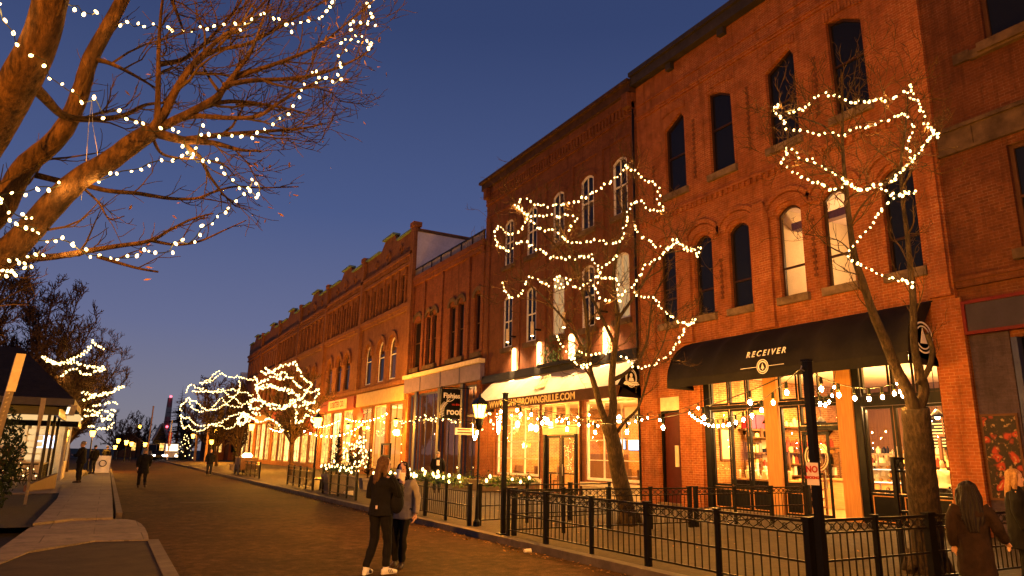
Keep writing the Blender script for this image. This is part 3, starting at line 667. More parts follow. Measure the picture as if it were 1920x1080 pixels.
# ------------------------------------------------------------------ awnings (each a thing, bolted to its wall)
def awning(name, label, y0, y1, prof, mat, valance, rib=1.25, group='shop awnings', vm=None, endm=None):
    t = thing(name, label, 'awning', (D, (y0+y1)/2, prof[-1][1]), group)
    mb = MB(); n = int((y1-y0)/.16); vs = []; fs = []; m = len(prof)
    for i in range(n+1):
        y = y0+(y1-y0)*i/n; s = abs(math.sin(PI*(y-y0)/rib))
        for j, (x, z) in enumerate(prof):
            k = math.sin(PI*j/(m-1)); vs.append((x+.085*s*k*k+.02*math.sin(y*5.3+j*.7)*k+.012*math.sin(y*13+j*1.9)*k, y, z-.085*s*k+.012*math.sin(y*9)*(j == m-1)))
    for i in range(n):
        for j in range(m-1): a = i*m+j; fs.append((a, a+1, a+m+1, a+m))
    mb.add(vs, fs)
    mb.add([(x, y, z-.02) for x, y, z in vs], [tuple(reversed(f)) for f in fs])
    mb.build('canopy', M[mat], t, True)
    for ye, dy in ((y0, -.02), (y1, .02)):
        mb = MB(); pr = [(x, ye, z) for x, z in prof]+[(prof[0][0], ye, prof[-1][1]-valance), (prof[-1][0], ye, prof[-1][1]-valance)]
        mb.prism(pr, (0, dy, 0)); mb.build('end_panel', M[endm or mat], t)
    mb = MB(); x, z = prof[-1]; mb.box(x-.015, y0, z-valance, x+.008, y1, z-.004); mb.build('valance', M[vm or mat], t)
    mb = MB(); y = y0
    while y <= y1+.01:
        mb.tube([(px_+.03, y+.03, pz_-.04) for px_, pz_ in prof], .014, 5); y += rib*2
    mb.tube([(x+.03,y0,z-.03),(x+.03,y1,z-.03)], .016, 6); mb.build('frame', M['iron'], t)
    return t
profA = [(D-.01,5.76),(D-.45,5.62),(D-.82,5.38),(D-1.08,5.05),(D-1.24,4.7),(D-1.3,4.35)]
aw = awning('shop_awning', 'black curved coffee shop awning with white lettering and round tree emblem', 10.02, 18.55, profA, 'awnblack', .28)
xa = D-1.325
un = Vector((-.98,0,.17)).normalized()
text_mb('RECEIVER', .25, (xa-.015, 14.24, 4.80), (0,-1,0), (.24,0,.97), un, .012, .22, 1.5, .004, fit=1.44).build('lettering', M['lettering'], aw)
def disc_ring(mb, c, r0, r1, th=.008, n=40, ry=1):
    for k in range(n):
        a, b = 2*PI*k/n, 2*PI*(k+1)/n; p = lambda r, t_: (c[0], c[1]+r*math.cos(t_)*ry, c[2]+r*math.sin(t_))
        mb.prism([p(r0,a), p(r1,a), p(r1,b), p(r0,b)], (-th,0,0))
mb = MB(); ce = (xa-.03, 14.36, 4.41); yc_ = 14.36; disc_ring(mb, ce, .19, .215); disc_ring(mb, ce, .13, .165); mb.prism([(ce[0],yc_,4.51),(ce[0],yc_+.065,4.35),(ce[0],yc_-.065,4.35)], (-.008,0,0)); mb.box(ce[0]-.008,yc_-.012,4.31,ce[0],yc_+.012,4.35)
mb.box(ce[0]-.006,13.6,4.405,ce[0],14.13,4.42); mb.box(ce[0]-.006,14.59,4.405,ce[0],15.2,4.42); mb.build('emblem', M['lettering'], aw)
mb = MB()
for r0, r1 in ((.36,.40),(.27,.3)):
    for k in range(32):
        a, b = 2*PI*k/32, 2*PI*(k+1)/32; p = lambda r, t_: (D-.62+r*math.cos(t_), 9.995, 4.75+r*math.sin(t_)); mb.prism([p(r0,a),p(r1,a),p(r1,b),p(r0,b)], (0,-.006,0))
mb.prism([(D-.62,9.995,5.0),(D-.48,9.995,4.6),(D-.76,9.995,4.6)], (0,-.006,0)); mb.build('side_emblem', M['lettering'], aw)
profB = [(D-.01,5.6),(D-.3,5.42),(D-.62,5.14),(D-.95,4.78),(D-1.2,4.44)]
aw2 = awning('shop_awning', 'cream lit grille awning with brown valance and yellow web address', 21.45, 33.6, profB, 'awncream', .46, 2.0, vm='brown', endm='black')
text_mb('WWW.JOHNBROWNGRILLE.COM', .42, (D-1.226, 28.07, 4.19), (0,-1,0), (0,0,1), (-1,0,0), .01, 0, 1.02, .008, fit=7.62).build('lettering', M['gold'], aw2)
# oval portrait emblem on the cream slope and on the black end panel
def oval_logo(c, ux, uz, un, s, mats):
    c, ux, uz, un = map(Vector, (c, ux, uz, un)); mb = MB()
    def P(a, b): return c+ux*a*s+uz*b*s
    for r0, r1 in ((.86,.95),(.72,.78)):
        for k in range(36):
            a, b = 2*PI*k/36, 2*PI*(k+1)/36
            mb.prism([P(r0*.75*math.cos(a),r0*math.sin(a)),P(r1*.75*math.cos(a),r1*math.sin(a)),P(r1*.75*math.cos(b),r1*math.sin(b)),P(r0*.75*math.cos(b),r0*math.sin(b))], un*.008)
    mb.prism([P(.17*math.cos(k*PI/8),.28+.22*math.sin(k*PI/8)) for k in range(16)], un*.008)
    mb.prism([P(-.36,-.3),P(.36,-.3),P(.22,.05),P(-.22,.05)], un*.008)
    mb.prism([P(-1.0,-.62),P(-.8,-.36),P(.8,-.36),P(1.0,-.62),P(.72,-.72),P(-.72,-.72)], un*.012)
    return mb
oval_logo((D-.55, 21.425, 4.72), (1,0,0), (0,0,1), (0,-1,0), .38, None).build('side_emblem', M['lettering'], aw2)
sl = Vector((-.66,0,-.75)).normalized()
oval_logo((D-.75, 27.5, 5.04), (0,-1,0), -sl, Vector((-.75,0,.66)).normalized(), .52, None).build('slope_emblem', M['gold'], aw2)

# ================================================================== weathered brick building at the right edge
b0 = thing('brick_building', 'dark weathered brick building with mauve and red shopfront at right edge', 'building', (D, 4, .13), 'brick buildings along the street')
xo = D+.1
w0 = [rect(6.75, 7.98, 12.0, 15.1), rect(6.65, 7.88, 6.6, 9.2), rect(3.2, 4.5, 12.0, 15.1), rect(3.2, 4.5, 6.6, 9.2)]
facade_mb(rect(-6, 9.44, -.1, 17.0), w0+[rect(3.0, 8.35, .3, 4.6)], x=xo).build('wall', M['brick_old'], b0)
for p in w0: window(b0, p, x=xo+.12, fw=.09, fm='brown', rail=(13.4 if p[0][1] > 10 else 7.9), sill='stone_dark', pane='dark')
mb = MB(); mb.box(xo-.12, -6, 9.42, xo+.01, 9.42, 9.5); mb.box(xo-.16, -6, 10.02, xo+.01, 9.42, 10.12)
for k, (a, b) in enumerate(((8.55,9.4),(7.2,8.53),(5.8,7.18),(4.3,5.78))): mb.box(xo-.09, a, 9.5, xo+.01, b, 10.02)
mb.build('stone_band', M['stone_dark'], b0)
mb = MB(); mb.box(xo-.14, 6.4, 11.7, xo+.01, 8.35, 11.93); mb.box(xo-.1, 8.36, 11.75, xo+.01, 8.75, 12.02); mb.build('stone_ledge', M['stone_dark'], b0)
mb = MB(); mb.box(xo-.13, -6, 5.95, xo+.01, 9.4, 6.1); mb.box(xo-.18, -6, 6.1, xo+.01, 9.4, 6.2); mb.build('string_course', M['brick_old'], b0)
mb = MB(); mb.box(xo-.2, -6, 4.84, xo+.01, 9.2, 5.5); mb.build('fascia', M['mauvedark'], b0)
mb = MB(); mb.box(xo-.24, -6, 5.502, xo+.01, 9.28, 5.58); mb.box(xo-.24, -6, 4.76, xo+.01, 9.28, 4.838); mb.box(xo-.24, 9.202, 4.838, xo+.01, 9.28, 5.502); mb.build('fascia_trim', M['redtrim'], b0)
mb = MB(); mb.box(xo-.06, 8.4, .13, xo+.005, 9.27, 4.755); mb.build('painted_pier', M['brick_purple'], b0)
for k, y in enumerate((8.25, 7.9, 5.4)):
    mb = MB(); mb.box(xo-.05+.04*k, y, .13, xo+.15, y+.13, 4.6); mb.build('shopfront_post', M['navy'], b0)
for a, b, c_, d_ in ((5.55,7.88,.9,2.75),(5.55,7.88,2.85,4.55),(3.0,5.38,.3,4.55)): window(b0, rect(a,b,c_,d_), x=xo+.1, fw=.09, fm='navy')
mb = MB(); mb.box(xo+.3, 3, .3, xo+.32, 8.3, 4.6); mb.build('window_backing', M['black'], b0)
# mural panel on the pier: red blooms and dark rings
mu = thing('mural_panel', 'painted red and black mural panel on mauve pier behind blonde woman', 'mural', (xo-.07, 8.85, 1.0))
mb = MB(); mb.box(xo-.1, 8.45, .95, xo-.062, 9.25, 2.88); mb.build('board', M['brown'], mu)
m_, nt, b = newmat('painted mural'); v = pos(nt); wv = nd(nt, 'ShaderNodeTexNoise'); wv.inputs['Scale'].default_value = 3; nt.links.new(v, wv.inputs['Vector'])
vm = nd(nt, 'ShaderNodeVectorMath', operation='MULTIPLY_ADD'); nt.links.new(wv.outputs['Color'], vm.inputs[0]); vm.inputs[1].default_value = (.35,.35,.35); nt.links.new(v, vm.inputs[2])
vo = nd(nt, 'ShaderNodeTexVoronoi'); vo.inputs['Scale'].default_value = 3.6; nt.links.new(vm.outputs[0], vo.inputs['Vector']); vq = nd(nt, 'ShaderNodeTexVoronoi'); vq.inputs['Scale'].default_value = 11; nt.links.new(vm.outputs[0], vq.inputs['Vector'])
c = mix(nt, ramp(nt, vo.outputs['Distance'], 1, 0, .25, .42), (.012,.006,.004), (.26,.022,.007)); c = mix(nt, ramp(nt, vo.outputs['Distance'], 1, 0, .08, .13), c, (.30,.15,.05)); c = mix(nt, ramp(nt, vq.outputs['Distance'], .75, 0, .2, .4), c, (.035,.010,.006)); c = mix(nt, ramp(nt, noise(nt, v, 9, 4), 0, .5, .58, .66), c, (.4,.25,.1))
nt.links.new(c, b.inputs['Base Color']); b.inputs['Roughness'].default_value = .5; M['mural'] = m_
mb = MB(); mb.box(xo-.108, 8.5, 1.0, xo-.1005, 9.2, 2.83); mb.build('painting', M['mural'], mu)

# ================================================================== grille building
b2 = thing('brick_building', 'dark brick three storey grille building with white sash windows and cream awning', 'building', (D, 28, .13), 'brick buildings along the street')
cols = (22.58, 25.0, 27.42, 29.95, 32.38); hw = .5
w3 = [arch(c-hw, c+hw, 11.8, 14.42, .2) for c in cols]; w2 = [arch(c-hw, c+hw, 7.28, 10.12, .2) for c in cols]
g_h = [rect(29.05,33.4,.72,4.15), rect(25.75,28.95,.16,4.15), rect(21.6,25.35,.72,4.15)]
facade_mb(rect(21.38, 35.15, -.1, 16.95), w3+w2+g_h).build('wall', M['brick_dark'], b2)
for i, p in enumerate(w3): window(b2, p, x=D+.04, fw=.1, fm='white', rail=13.1, mull=(cols[i],), sill='stone_dark')
for i, p in enumerate(w2): window(b2, p, x=D+.04, fw=.1, fm='white', rail=8.7, mull=(cols[i],), sill='stone_dark', pane=('litblind' if 'litblind' in M else 'dim') if i in (0, 2) else 'dark')
for c in cols:
    for zt in (14.2, 9.9):
        mb = MB(); hood(mb, c-hw-.02, c+hw+.02, zt, .24, .2, D-.05); mb.build('arch_hood', M['brick_dark'], b2)
mb = MB()
for k in range(54):
    y = 21.5+k*.252; mb.box(D-.16, y, 16.15, D+.01, y+.13, 16.55)
mb.box(D-.1, 21.4, 16.0, D+.01, 35.12, 16.149); mb.box(D-.2, 21.4, 16.551, D+.01, 35.12, 16.94); mb.box(D-.06, 21.4, 15.2, D+.01, 35.12, 15.32); mb.build('corbel_course', M['brick_dark'], b2)
mb = MB(); mb.box(D-.34, 21.4, 16.95, D+9, 35.3, 17.34); mb.box(D-.5, 21.36, 17.34, D-.02, 35.38, 17.5); mb.build('cornice', M['cornice_dark'], b2)
for y in (21.5, 34.5):
    mb = MB(); mb.box(D-.4, y, 16.3, D+.01, y+.4, 16.949); mb.build('cornice_bracket', M['brick_dark'], b2)
for c in ((23.75,24.1),(26.1,26.4),(28.55,28.85),(31.05,31.35),(21.42,21.75),(34.6,35.1)):
    mb = MB(); mb.box(D-.06, c[0], 5.7, D+.01, c[1], 15.2); mb.build('pilaster', M['brick_dark'], b2)
mb = MB(); mb.tube([(D-.1,21.55,.2),(D-.1,21.55,9.5),(D-.1,21.5,16.2)], .05, 8); mb.build('downpipe', M['iron'], b2)
mb = MB(); mb.box(D-.2, 21.5, 5.55, D+.01, 34.9, 5.95); mb.build('fascia', M['black'], b2)
mb = MB(); mb.box(D-.08, 33.45, .13, D+.01, 35.1, 4.6); mb.build('brick_pier', M['brick_red'], b2)
mb = MB(); mb.box(D-.08, 21.4, .13, D+.01, 21.58, 4.4); mb.build('brick_pier', M['brick_red'], b2)
# grille shopfront
xg = D+.05
def gridwin(y0, y1, z0, z1, cols_, rows):
    window(b2, rect(y0,y1,z0,z1), x=xg, fw=.1, fm='white', pane='glass', mull=[y0+(y1-y0)*k/cols_ for k in range(1,cols_)], bars=[z0+(z1-z0)*k/rows for k in range(1,rows)], panedx=.05)
gridwin(29.12, 33.3, .8, 4.05, 3, 4); gridwin(21.66, 25.25, .8, 4.05, 3, 4)
for a, b in ((28.9,33.45),(21.56,25.5)):
    mb = MB(); mb.box(D-.14, a, .55, D+.04, b, .715); mb.box(D-.03, a+.02, .13, D+.04, b-.02, .54); mb.build('sill_board', M['cream'], b2)
for a, b in ((25.8,26.75),(26.8,27.85),(27.9,28.9)): window(b2, rect(a,b,3.05,4.1), x=xg, fw=.08, fm='cream', pane='glass')
for a in (25.55, 28.96, 26.05, 28.6):
    mb = MB(); mb.box(xg-.05, a, .13, xg+.1, a+.1, 4.12 if a in (25.55,28.96) else 3.0); mb.build('door_post', M['black'], b2)
mb = MB(); mb.box(xg-.06, 26.0, 2.72, xg+.14, 28.75, 3.02); mb.build('door_canopy', M['cream'], b2)
for a, b in ((26.17,27.33),(27.36,28.58)):
    f = window(b2, rect(a,b,.17,2.68), x=xg+.05, fw=.12, fm='black', pane='glass', rail=1.0); f.name = 'entrance_door'
    mb = MB(); mb.bar((xg, b-.2 if a < 27 else a+.2, .9), (xg, b-.2 if a < 27 else a+.2, 1.4), .03); mb.build('handle', M['steel'], f)
room(b2, D+.3, D+7, 21.5, 33.5, .14, 4.4, 'brick_in', 'plaster', 'woodd', 'brick_in', 'woodd')
for x_, y_ in ((1.6,31.4),(1.8,23.6),(3,27.4)): lamp('ceiling_fill', (D+x_,y_,3.3), 420, (1,.56,.18), .12, parent=b2)  # same added fill, not placed in the hanging globes
area('ceiling_lamp', (D+3.5, 27.5, 4.3), 5, 10, 2500, (1, .45, .085), b2)
mb = MB(); mb.box(D+5.5, 22, .14, D+5.9, 26, 2.2); mb.box(D+5.5, 29.8, .14, D+5.9, 33.4, 1.9); mb.build('interior_partition', M['woodd'], b2)
for i, (y, z, lab) in enumerate(((28.1,2.15,'blue lit television left behind the entrance glass'),(27.0,2.1,'bluish white television right behind the entrance glass'))):
    t = thing('television', lab, 'television', (D+4, y, z)); mb = MB(); mb.box(D+4, y-.5, z-.05, D+4.06, y+.4, z+.5); mb.build('casing', M['black'], t)
    mb = MB(); mb.box(D+3.99, y-.46, z-.01, D+3.998, y+.36, z+.46); mb.build('screen', M['tv'], t)
labs = ('leftmost in the grille window','second in the grille window','third in the grille window behind the fence pole','fourth in the grille window','last before the grille entrance','over the grille tables right of the tree','behind the tree in the right hand grille window','lowest at the right grille window')
for i, (x, y, z) in enumerate(((1.0,32.9,3.35),(1.3,32.0,3.2),(1.0,31.0,3.1),(1.2,30.3,3.45),(1.0,29.6,3.2),(1.3,24.6,3.35),(1.6,23.4,3.2),(1.2,22.3,3.1))):
    t = thing('pendant_lamp', 'glowing glass pendant lamp '+labs[i], 'pendant lamp', (D+x, y, z), 'pendant lamps inside the grille'); c = Vector((D+x,y,z))
    mb = MB(); mb.tube([c+Vector((0,0,.16)),(c.x,c.y,4.38)], .012, 5); mb.build('cord', M['iron'], t)
    mb = MB(); mb.ball(c, (.12,.12,.18), 12, 8); mb.build('globe', M['pendlamp'], t, True)
for i, (x, y) in enumerate(((1.4,32.4),(1.5,30.4),(2.2,24.3),(1.6,22.6))):
    t = thing('dining_table', ('dining table by the far end of the left grille window','dining table by the grille entrance','dining table behind the tree inside the grille','dining table by the brick pier inside the grille')[i], 'table', (D+x,y,.15), 'tables inside the grille')
    mb = MB(); mb.box(D+x-.5, y-.5, .9, D+x+.5, y+.5, .95); mb.build('tabletop', M['woodd'], t); mb = MB(); mb.tube([(D+x,y,.15),(D+x,y,.9)], .05, 8); mb.build('pedestal', M['iron'], t)
    for k, s in enumerate((-.75,.75)):
        u = thing('dining_chair', ('high backed chair on the far side of ','high backed chair on the near side of ')[k < 1]+('the far grille table','the grille table by the entrance','the grille table behind the tree','the grille table by the pier')[i], 'chair', (D+x,y+s,.15), 'chairs inside the grille')
        mb = MB(); mb.box(D+x-.22,y+s-.22,.56,D+x+.22,y+s+.22,.62); mb.build('seat', M['woodd'], u)
        mb = MB(); sg = 1 if s > 0 else -1; mb.box(D+x-.22,y+s+sg*.18,.62,D+x+.22,y+s+sg*.22,1.25); mb.build('backrest', M['woodd'], u)
        mb = MB()
        for a in (-.19,.19):
            for b in (-.19,.19): mb.bar((D+x+a,y+s+b,.15),(D+x+a,y+s+b,.56),.04)
        mb.build('legs', M['woodd'], u)
t = thing('sign_banner', 'white notice sign hanging in the right hand grille window', 'sign', (D+.5, 22.3, 3.3)); mb = MB(); mb.box(D+.5, 21.75, 3.15, D+.53, 23.2, 3.75); mb.build('board', M['cream'], t)
mb = text_mb('JEWELRY', .22, (D+.494, 22.4, 3.35), (0,-1,0), (0,0,1), (-1,0,0), .006, 0, 1, .004); mb.build('lettering', M['black'], t)
# cylinder wall lamps that wash the brick
for i, (y, lab) in enumerate(((31.45,'cylinder wall lamp leftmost above the cream awning'),(28.98,'cylinder wall lamp second from the left above awning'),(26.2,'cylinder wall lamp over the middle of the awning'),(23.6,'cylinder wall lamp nearest the coffee building'))):
    t = thing('wall_lamp', lab, 'wall lamp', (D-.5, y, 7.4), 'wall lamps on the grille building')
    mb = MB(); mb.tube([(D-.5,y,7.42),(D-.5,y,8.1)], .085, 12); mb.build('shade', M['cream'], t, False)
    mb = MB(); mb.box(D-.42,y-.03,7.7,D-.005,y+.03,7.78); mb.build('bracket', M['iron'], t)
    mb = MB(); mb.tube([(D-.5,y,7.418),(D-.5,y,7.40)], .07, 12); mb.build('lens', M['pendlamp'], t)
    mb = MB(); pl = [(y-.17,5.98),(y+.17,5.98)]+[(y+.17*math.cos(PI*k/8), 6.98+.17*math.sin(PI*k/8)) for k in range(9)]; mb.prism([(D-.13,*q_) for q_ in pl], (.12,0,0)); mb.build('wall_wash_glow', M['wash_glow'], t)  # glowing slab in place of the lamp's pool of light on the wall
    o = lamp('lamp_beam', (D-.5,y,7.38), 16000, (1,.58,.2), .03, 'SPOT', t, spot_size=math.radians(30), spot_blend=.6); o.rotation_euler = (0, math.radians(-20), 0)
    o = lamp('lamp_spill', (D-.5,y,7.37), 1100, (1,.6,.25), .22, 'SPOT', t, spot_size=math.radians(120), spot_blend=.6); o.rotation_euler = (0, math.radians(4), 0)
t = thing('ledge_planting', 'leafy trailing plants growing on the black ledge above the cream awning', 'plants', (D-.3, 27.5, 5.96))
mb = MB()
for y0_, y1_, hh in ((26.9,28.4,1.0),(24.6,25.6,.7)):
    for i in range(420):
        y = rnd.uniform(y0_,y1_); z = 5.95+abs(rnd.gauss(0,hh*.45)); x = D-.28+rnd.gauss(0,.14); s = rnd.uniform(.04,.09)
        if x > D-.03: x = D-.1
        a = rnd.uniform(0,6.28); u = Vector((math.cos(a)*.5,math.cos(a),math.sin(a)))*s; v = Vector((.4,-math.sin(a),math.cos(a)))*s*.6; c = Vector((x,y,z)); mb.add([c-u,c+v,c+u,c-v],[(0,1,2,3)])
mb.build('foliage', M['ivy'], t)
mb = MB(); mb.box(D-.45,24.4,5.8,D-.21,28.6,5.955); mb.build('trough', M['black'], t)

# ================================================================== two storey fish restaurant building
b4 = thing('brick_building', 'two storey red brick building with mauve fascia and roof railing', 'building', (D, 40.8, .13), 'brick buildings along the street')
w4 = [rect(44.75,46.0,7.5,10.7), rect(43.05,43.75,7.5,10.8), rect(42.05,42.8,7.5,10.8), rect(39.15,40.0,7.5,10.8), rect(37.9,38.75,7.5,10.8), rect(35.4,36.45,7.6,10.95)]
sh4 = [rect(45.0,46.1,.4,5.65), rect(41.0,44.6,.4,5.65), rect(37.9,40.7,.4,5.65), rect(35.5,37.4,.4,5.65)]
facade_mb(rect(35.15,46.5,-.1,14.05), w4+sh4).build('wall', M['brick_far2'], b4)
for p in w4: window(b4, p, x=D+.14, fw=.08, fm='brown', rail=9.2, pane='dark')
for p in w4:
    mb = MB(); hood(mb, p[0][0]-.02, p[1][0]+.02, 10.75, .35, .25, D-.09); mb.build('arch_hood', M['stone_dark'], b4)
for a, b in ((44.6,46.2),(41.9,43.9),(37.75,40.15),(35.3,36.6)):
    mb = MB(); mb.box(D-.16,a,7.15,D+.1,b,7.45); mb.build('sill', M['stone_dark'], b4)
for y in (46.15,44.1,41.1,37.1,35.17):
    mb = MB(); mb.box(D-.1,y,7.2,D+.01,y+.34,13.6); mb.build('pilaster', M['brick_far2'], b4)
mb = MB(); mb.box(D-.14,35.17,13.4,D+.01,46.48,13.7); mb.box(D-.2,35.17,13.7,D+.3,46.48,14.06); mb.build('corbel_course', M['brick_far2'], b4)
mb = MB(); mb.box(D-.05,35.3,14.62,D+.03,46.45,14.7); mb.box(D-.02,35.3,14.07,D+.0,46.45,14.11)
for k in range(8): y = 35.35+k*1.58; mb.box(D-.05,y,14.06,D+.03,y+.08,14.619)
rl = mb.build('roof_railing', M['iron'], b4)
mb = MB(); mb.box(D-.005,35.44,14.12,D+.01,46.4,14.6); mb.build('railing_panel', M['galv'], rl)
mb = MB(); mb.box(D-.32,34.85,5.8,D+.01,46.6,6.72); fa = mb.build('fascia', M['mauve'], b4)
mb = MB(); mb.box(D-.45,34.8,6.74,D+.01,46.65,6.98); mb.build('fascia_cornice', M['cream'], b4)
for y in (43.6,40.3,37.5):
    mb = MB(); mb.box(D-.34,y,5.8,D-.322,y+.1,6.72); mb.build('fascia_batten', M['navy'], b4)
for y in (46.12,44.62,40.72,37.42,35.2):
    mb = MB(); mb.box(D-.14,y,.13,D+.05,y+.36,5.79); mb.build('shopfront_pilaster', M['navy'] if y not in (46.12,35.2) else M['brick_red'], b4)
for p in sh4: window(b4, p, x=D+.08, fw=.12, fm='navy', pane='glass', rail=3.9, mull=[p[0][0]+(p[1][0]-p[0][0])*k/3 for k in (1,2)] if p[1][0]-p[0][0] > 2 else ((p[0][0]+p[1][0])/2,), railw=.14)
mb = MB()
for p in sh4: mb.box(D-.02,p[0][0],.13,D+.06,p[1][0],.39)
mb.build('stall_riser', M['navy'], b4)
room(b4, D+.3, D+7, 35.3, 46.3, .14, 5.7, 'brown', 'brown')
lamp('ceiling_lamp', (D+3,40.8,4.4), 1300, (1,.5,.16), .2, parent=b4)

# ================================================================== long victorian row
b5 = thing('victorian_row', 'long ornate brown brick victorian row with gabled parapets receding down street', 'building', (D, 83, .13), 'brick buildings along the street')
BAYS = [(46.5+11.75*k, 46.5+11.75*(k+1)) for k in range(6)]
for k, (ya, yb) in enumerate(BAYS):
    o2 = []; yc = (ya+yb)/2
    wy2 = [(ya+2.9,ya+4.5),(yc-.35,yc+1.25),(yb-3.1,yb-1.5)]
    for a, b in wy2: o2.append(arch(a, b, 7.1, 10.3, .78))
    wy3 = [(ya+1.9+j*1.62, ya+2.7+j*1.62) for j in range(6)]
    for a, b in wy3: o2.append(rect(a, b, 12.62, 14.85))
    gr = [rect(ya+1.0+j*3.45, ya+3.9+j*3.45, .6, 5.3) for j in range(3)]
    zt = 17.9
    top = [(ya, -.1), (yb, -.1), (yb, zt), (yc+2.0, zt), (yc+1.1, 18.62), (yc-1.1, 18.62), (yc-2.0, zt), (ya, zt)]
    facade_mb(top, o2+gr, back=11).build('wall', M['brick_far'], b5)
    for i, p in enumerate(o2):
        if i < 3: window(b5, p, x=D+.12, fw=.11, fm='white' if k == 0 else 'brown', rail=9.0, pane='dim' if (i+k) % 3 == 0 else 'dark')
        else: window(b5, p, x=D+.12, fw=.08, fm='brown', pane='dark', rail=13.7)
    if k < 4:
        for a, b in wy2:
            mb = MB(); hood(mb, a-.05, b+.05, 9.6, .85, .3, D-.14)
            mb.box(D-.18, a-.4, 9.4, D+.01, a-.02, 9.75); mb.box(D-.18, b+.02, 9.4, D+.01, b+.4, 9.75); mb.build('arch_hood', M['brick_far'], b5)
    mb = MB(); mb.box(D-.25, ya+.01, 12.1, D+.01, yb-.01, 12.42); mb.box(D-.15, ya+.01, 11.85, D+.01, yb-.01, 12.1)
    mb.box(D-.2, ya+.01, 15.25, D+.01, yb-.01, 15.5); mb.box(D-.28, ya+.01, 15.95, D+.01, yb-.01, 16.2); mb.box(D-.22, ya+.01, 6.55, D+.01, yb-.01, 6.85)
    for j in range(28): y = ya+.5+j*.39; mb.box(D-.22, y, 15.6, D+.01, y+.2, 15.949)
    mb.build('cornice', M['brick_far'], b5)
    for j in range(7):
        if k > 3: break
        mb = MB(); y = ya+1.62+j*1.62; mb.tube([(D-.08,y-.12,12.42),(D-.08,y-.12,15.2)], .11, 8); mb.build('colonnette', M['brick_far'], b5)
    mb = MB(); mb.box(D-.28, ya-.22, 6.9, D+.01, ya+.4, 17.95); mb.box(D-.36, ya-.28, 17.951, D+.3, ya+.46, 18.3); mb.build('pilaster', M['brick_far'], b5)
    if k < 3:
        for c_, r_ in ((yc,.55),(ya+3,.35),(yb-3,.35)):
            mb = MB()
            for s in range(14):
                a, b = 2*PI*s/14, 2*PI*(s+1)/14; p = lambda r, t_: (D-.1, c_+r*math.cos(t_), 17.0+r*math.sin(t_)); mb.prism([p(r_*.6,a),p(r_,a),p(r_,b),p(r_*.6,b)], (.11,0,0))
            mb.build('carved_roundel', M['brick_far'], b5)
    mb = MB(); mb.box(D-.22, yc-1.3, 18.63, D+.4, yc+1.3, 18.78); mb.box(D-.2, ya+.5, 17.91, D+.4, yc-2.0, 18.03); mb.box(D-.2, yc+2.0, 17.91, D+.4, yb-.3, 18.03)
    mb.build('coping', M['copper'], b5)
    for i, p in enumerate(gr):
        window(b5, p, x=D+.1, fw=.12, fm='cream' if (i+k) % 2 else 'woodd', pane='glass' if k == 0 else ('litwin2' if (i*2+k) % 3 == 0 else 'litwin'), rail=3.9 if i != 1 else None, mull=((p[0][0]+p[1][0])/2,))
    mb = MB(); mb.box(D-.2, ya+.35, 5.4, D+.01, yb-.35, 6.42); mb.build('fascia', M['fascia_tan' if k % 2 == 0 else 'redbrown'], b5)
mb = MB(); mb.box(D+.02, 46.38, 13.9, D+11, 46.48, 17.6); mb.build('side_wall', M['whitewall'], b5)
mb = MB(); mb.box(D-.02, 46.3, 17.6, D+11.1, 46.55, 17.75); mb.build('side_coping', M['stone_dark'], b5)
room(b5, D+.3, D+6, 46.7, 58.0, .14, 5.4, 'plaster', 'plaster')
lamp('ceiling_lamp', (D+2.5,50,4.6), 420, (1,.58,.2), .2, parent=b5); lamp('ceiling_lamp', (D+2.5,55.5,4.6), 420, (1,.58,.2), .2, parent=b5)

# ================================================================== bare street trees
def resample(pts, n):
    pts = [Vector(p) for p in pts]; L = [0]
    for a, b in zip(pts, pts[1:]): L.append(L[-1]+(b-a).length)
    out = []; j = 0
    for i in range(n):
        t = L[-1]*i/(n-1)
        while j < len(pts)-2 and L[j+1] < t: j += 1
        d = L[j+1]-L[j]; out.append(pts[j].lerp(pts[j+1], (t-L[j])/d if d > 1e-9 else 0))
    return out
def spline(pts, n=6):
    pts = [Vector(p) for p in pts]
    if len(pts) < 3: return resample(pts, n)
    out = []
    for i in range(len(pts)-1):
        p0 = pts[max(i-1,0)]; p1 = pts[i]; p2 = pts[i+1]; p3 = pts[min(i+2,len(pts)-1)]
        for k in range(n):
            t = k/n; out.append(.5*((2*p1)+(p2-p0)*t+(2*p0-5*p1+4*p2-p3)*t*t+(3*p1-p0-3*p2+p3)*t*t*t))
    out.append(pts[-1]); return out
def limb(mb, pts, r0, r1, n=8, knob=0.0, rr=rnd):
    pts = spline(pts, 5); m = len(pts); rads = []
    for i in range(m):
        r = r0+(r1-r0)*(i/(m-1))**.85; rads.append(r*(1+knob*rr.uniform(-1,1)))
    mb.tube(pts, rads, n); return pts, rads
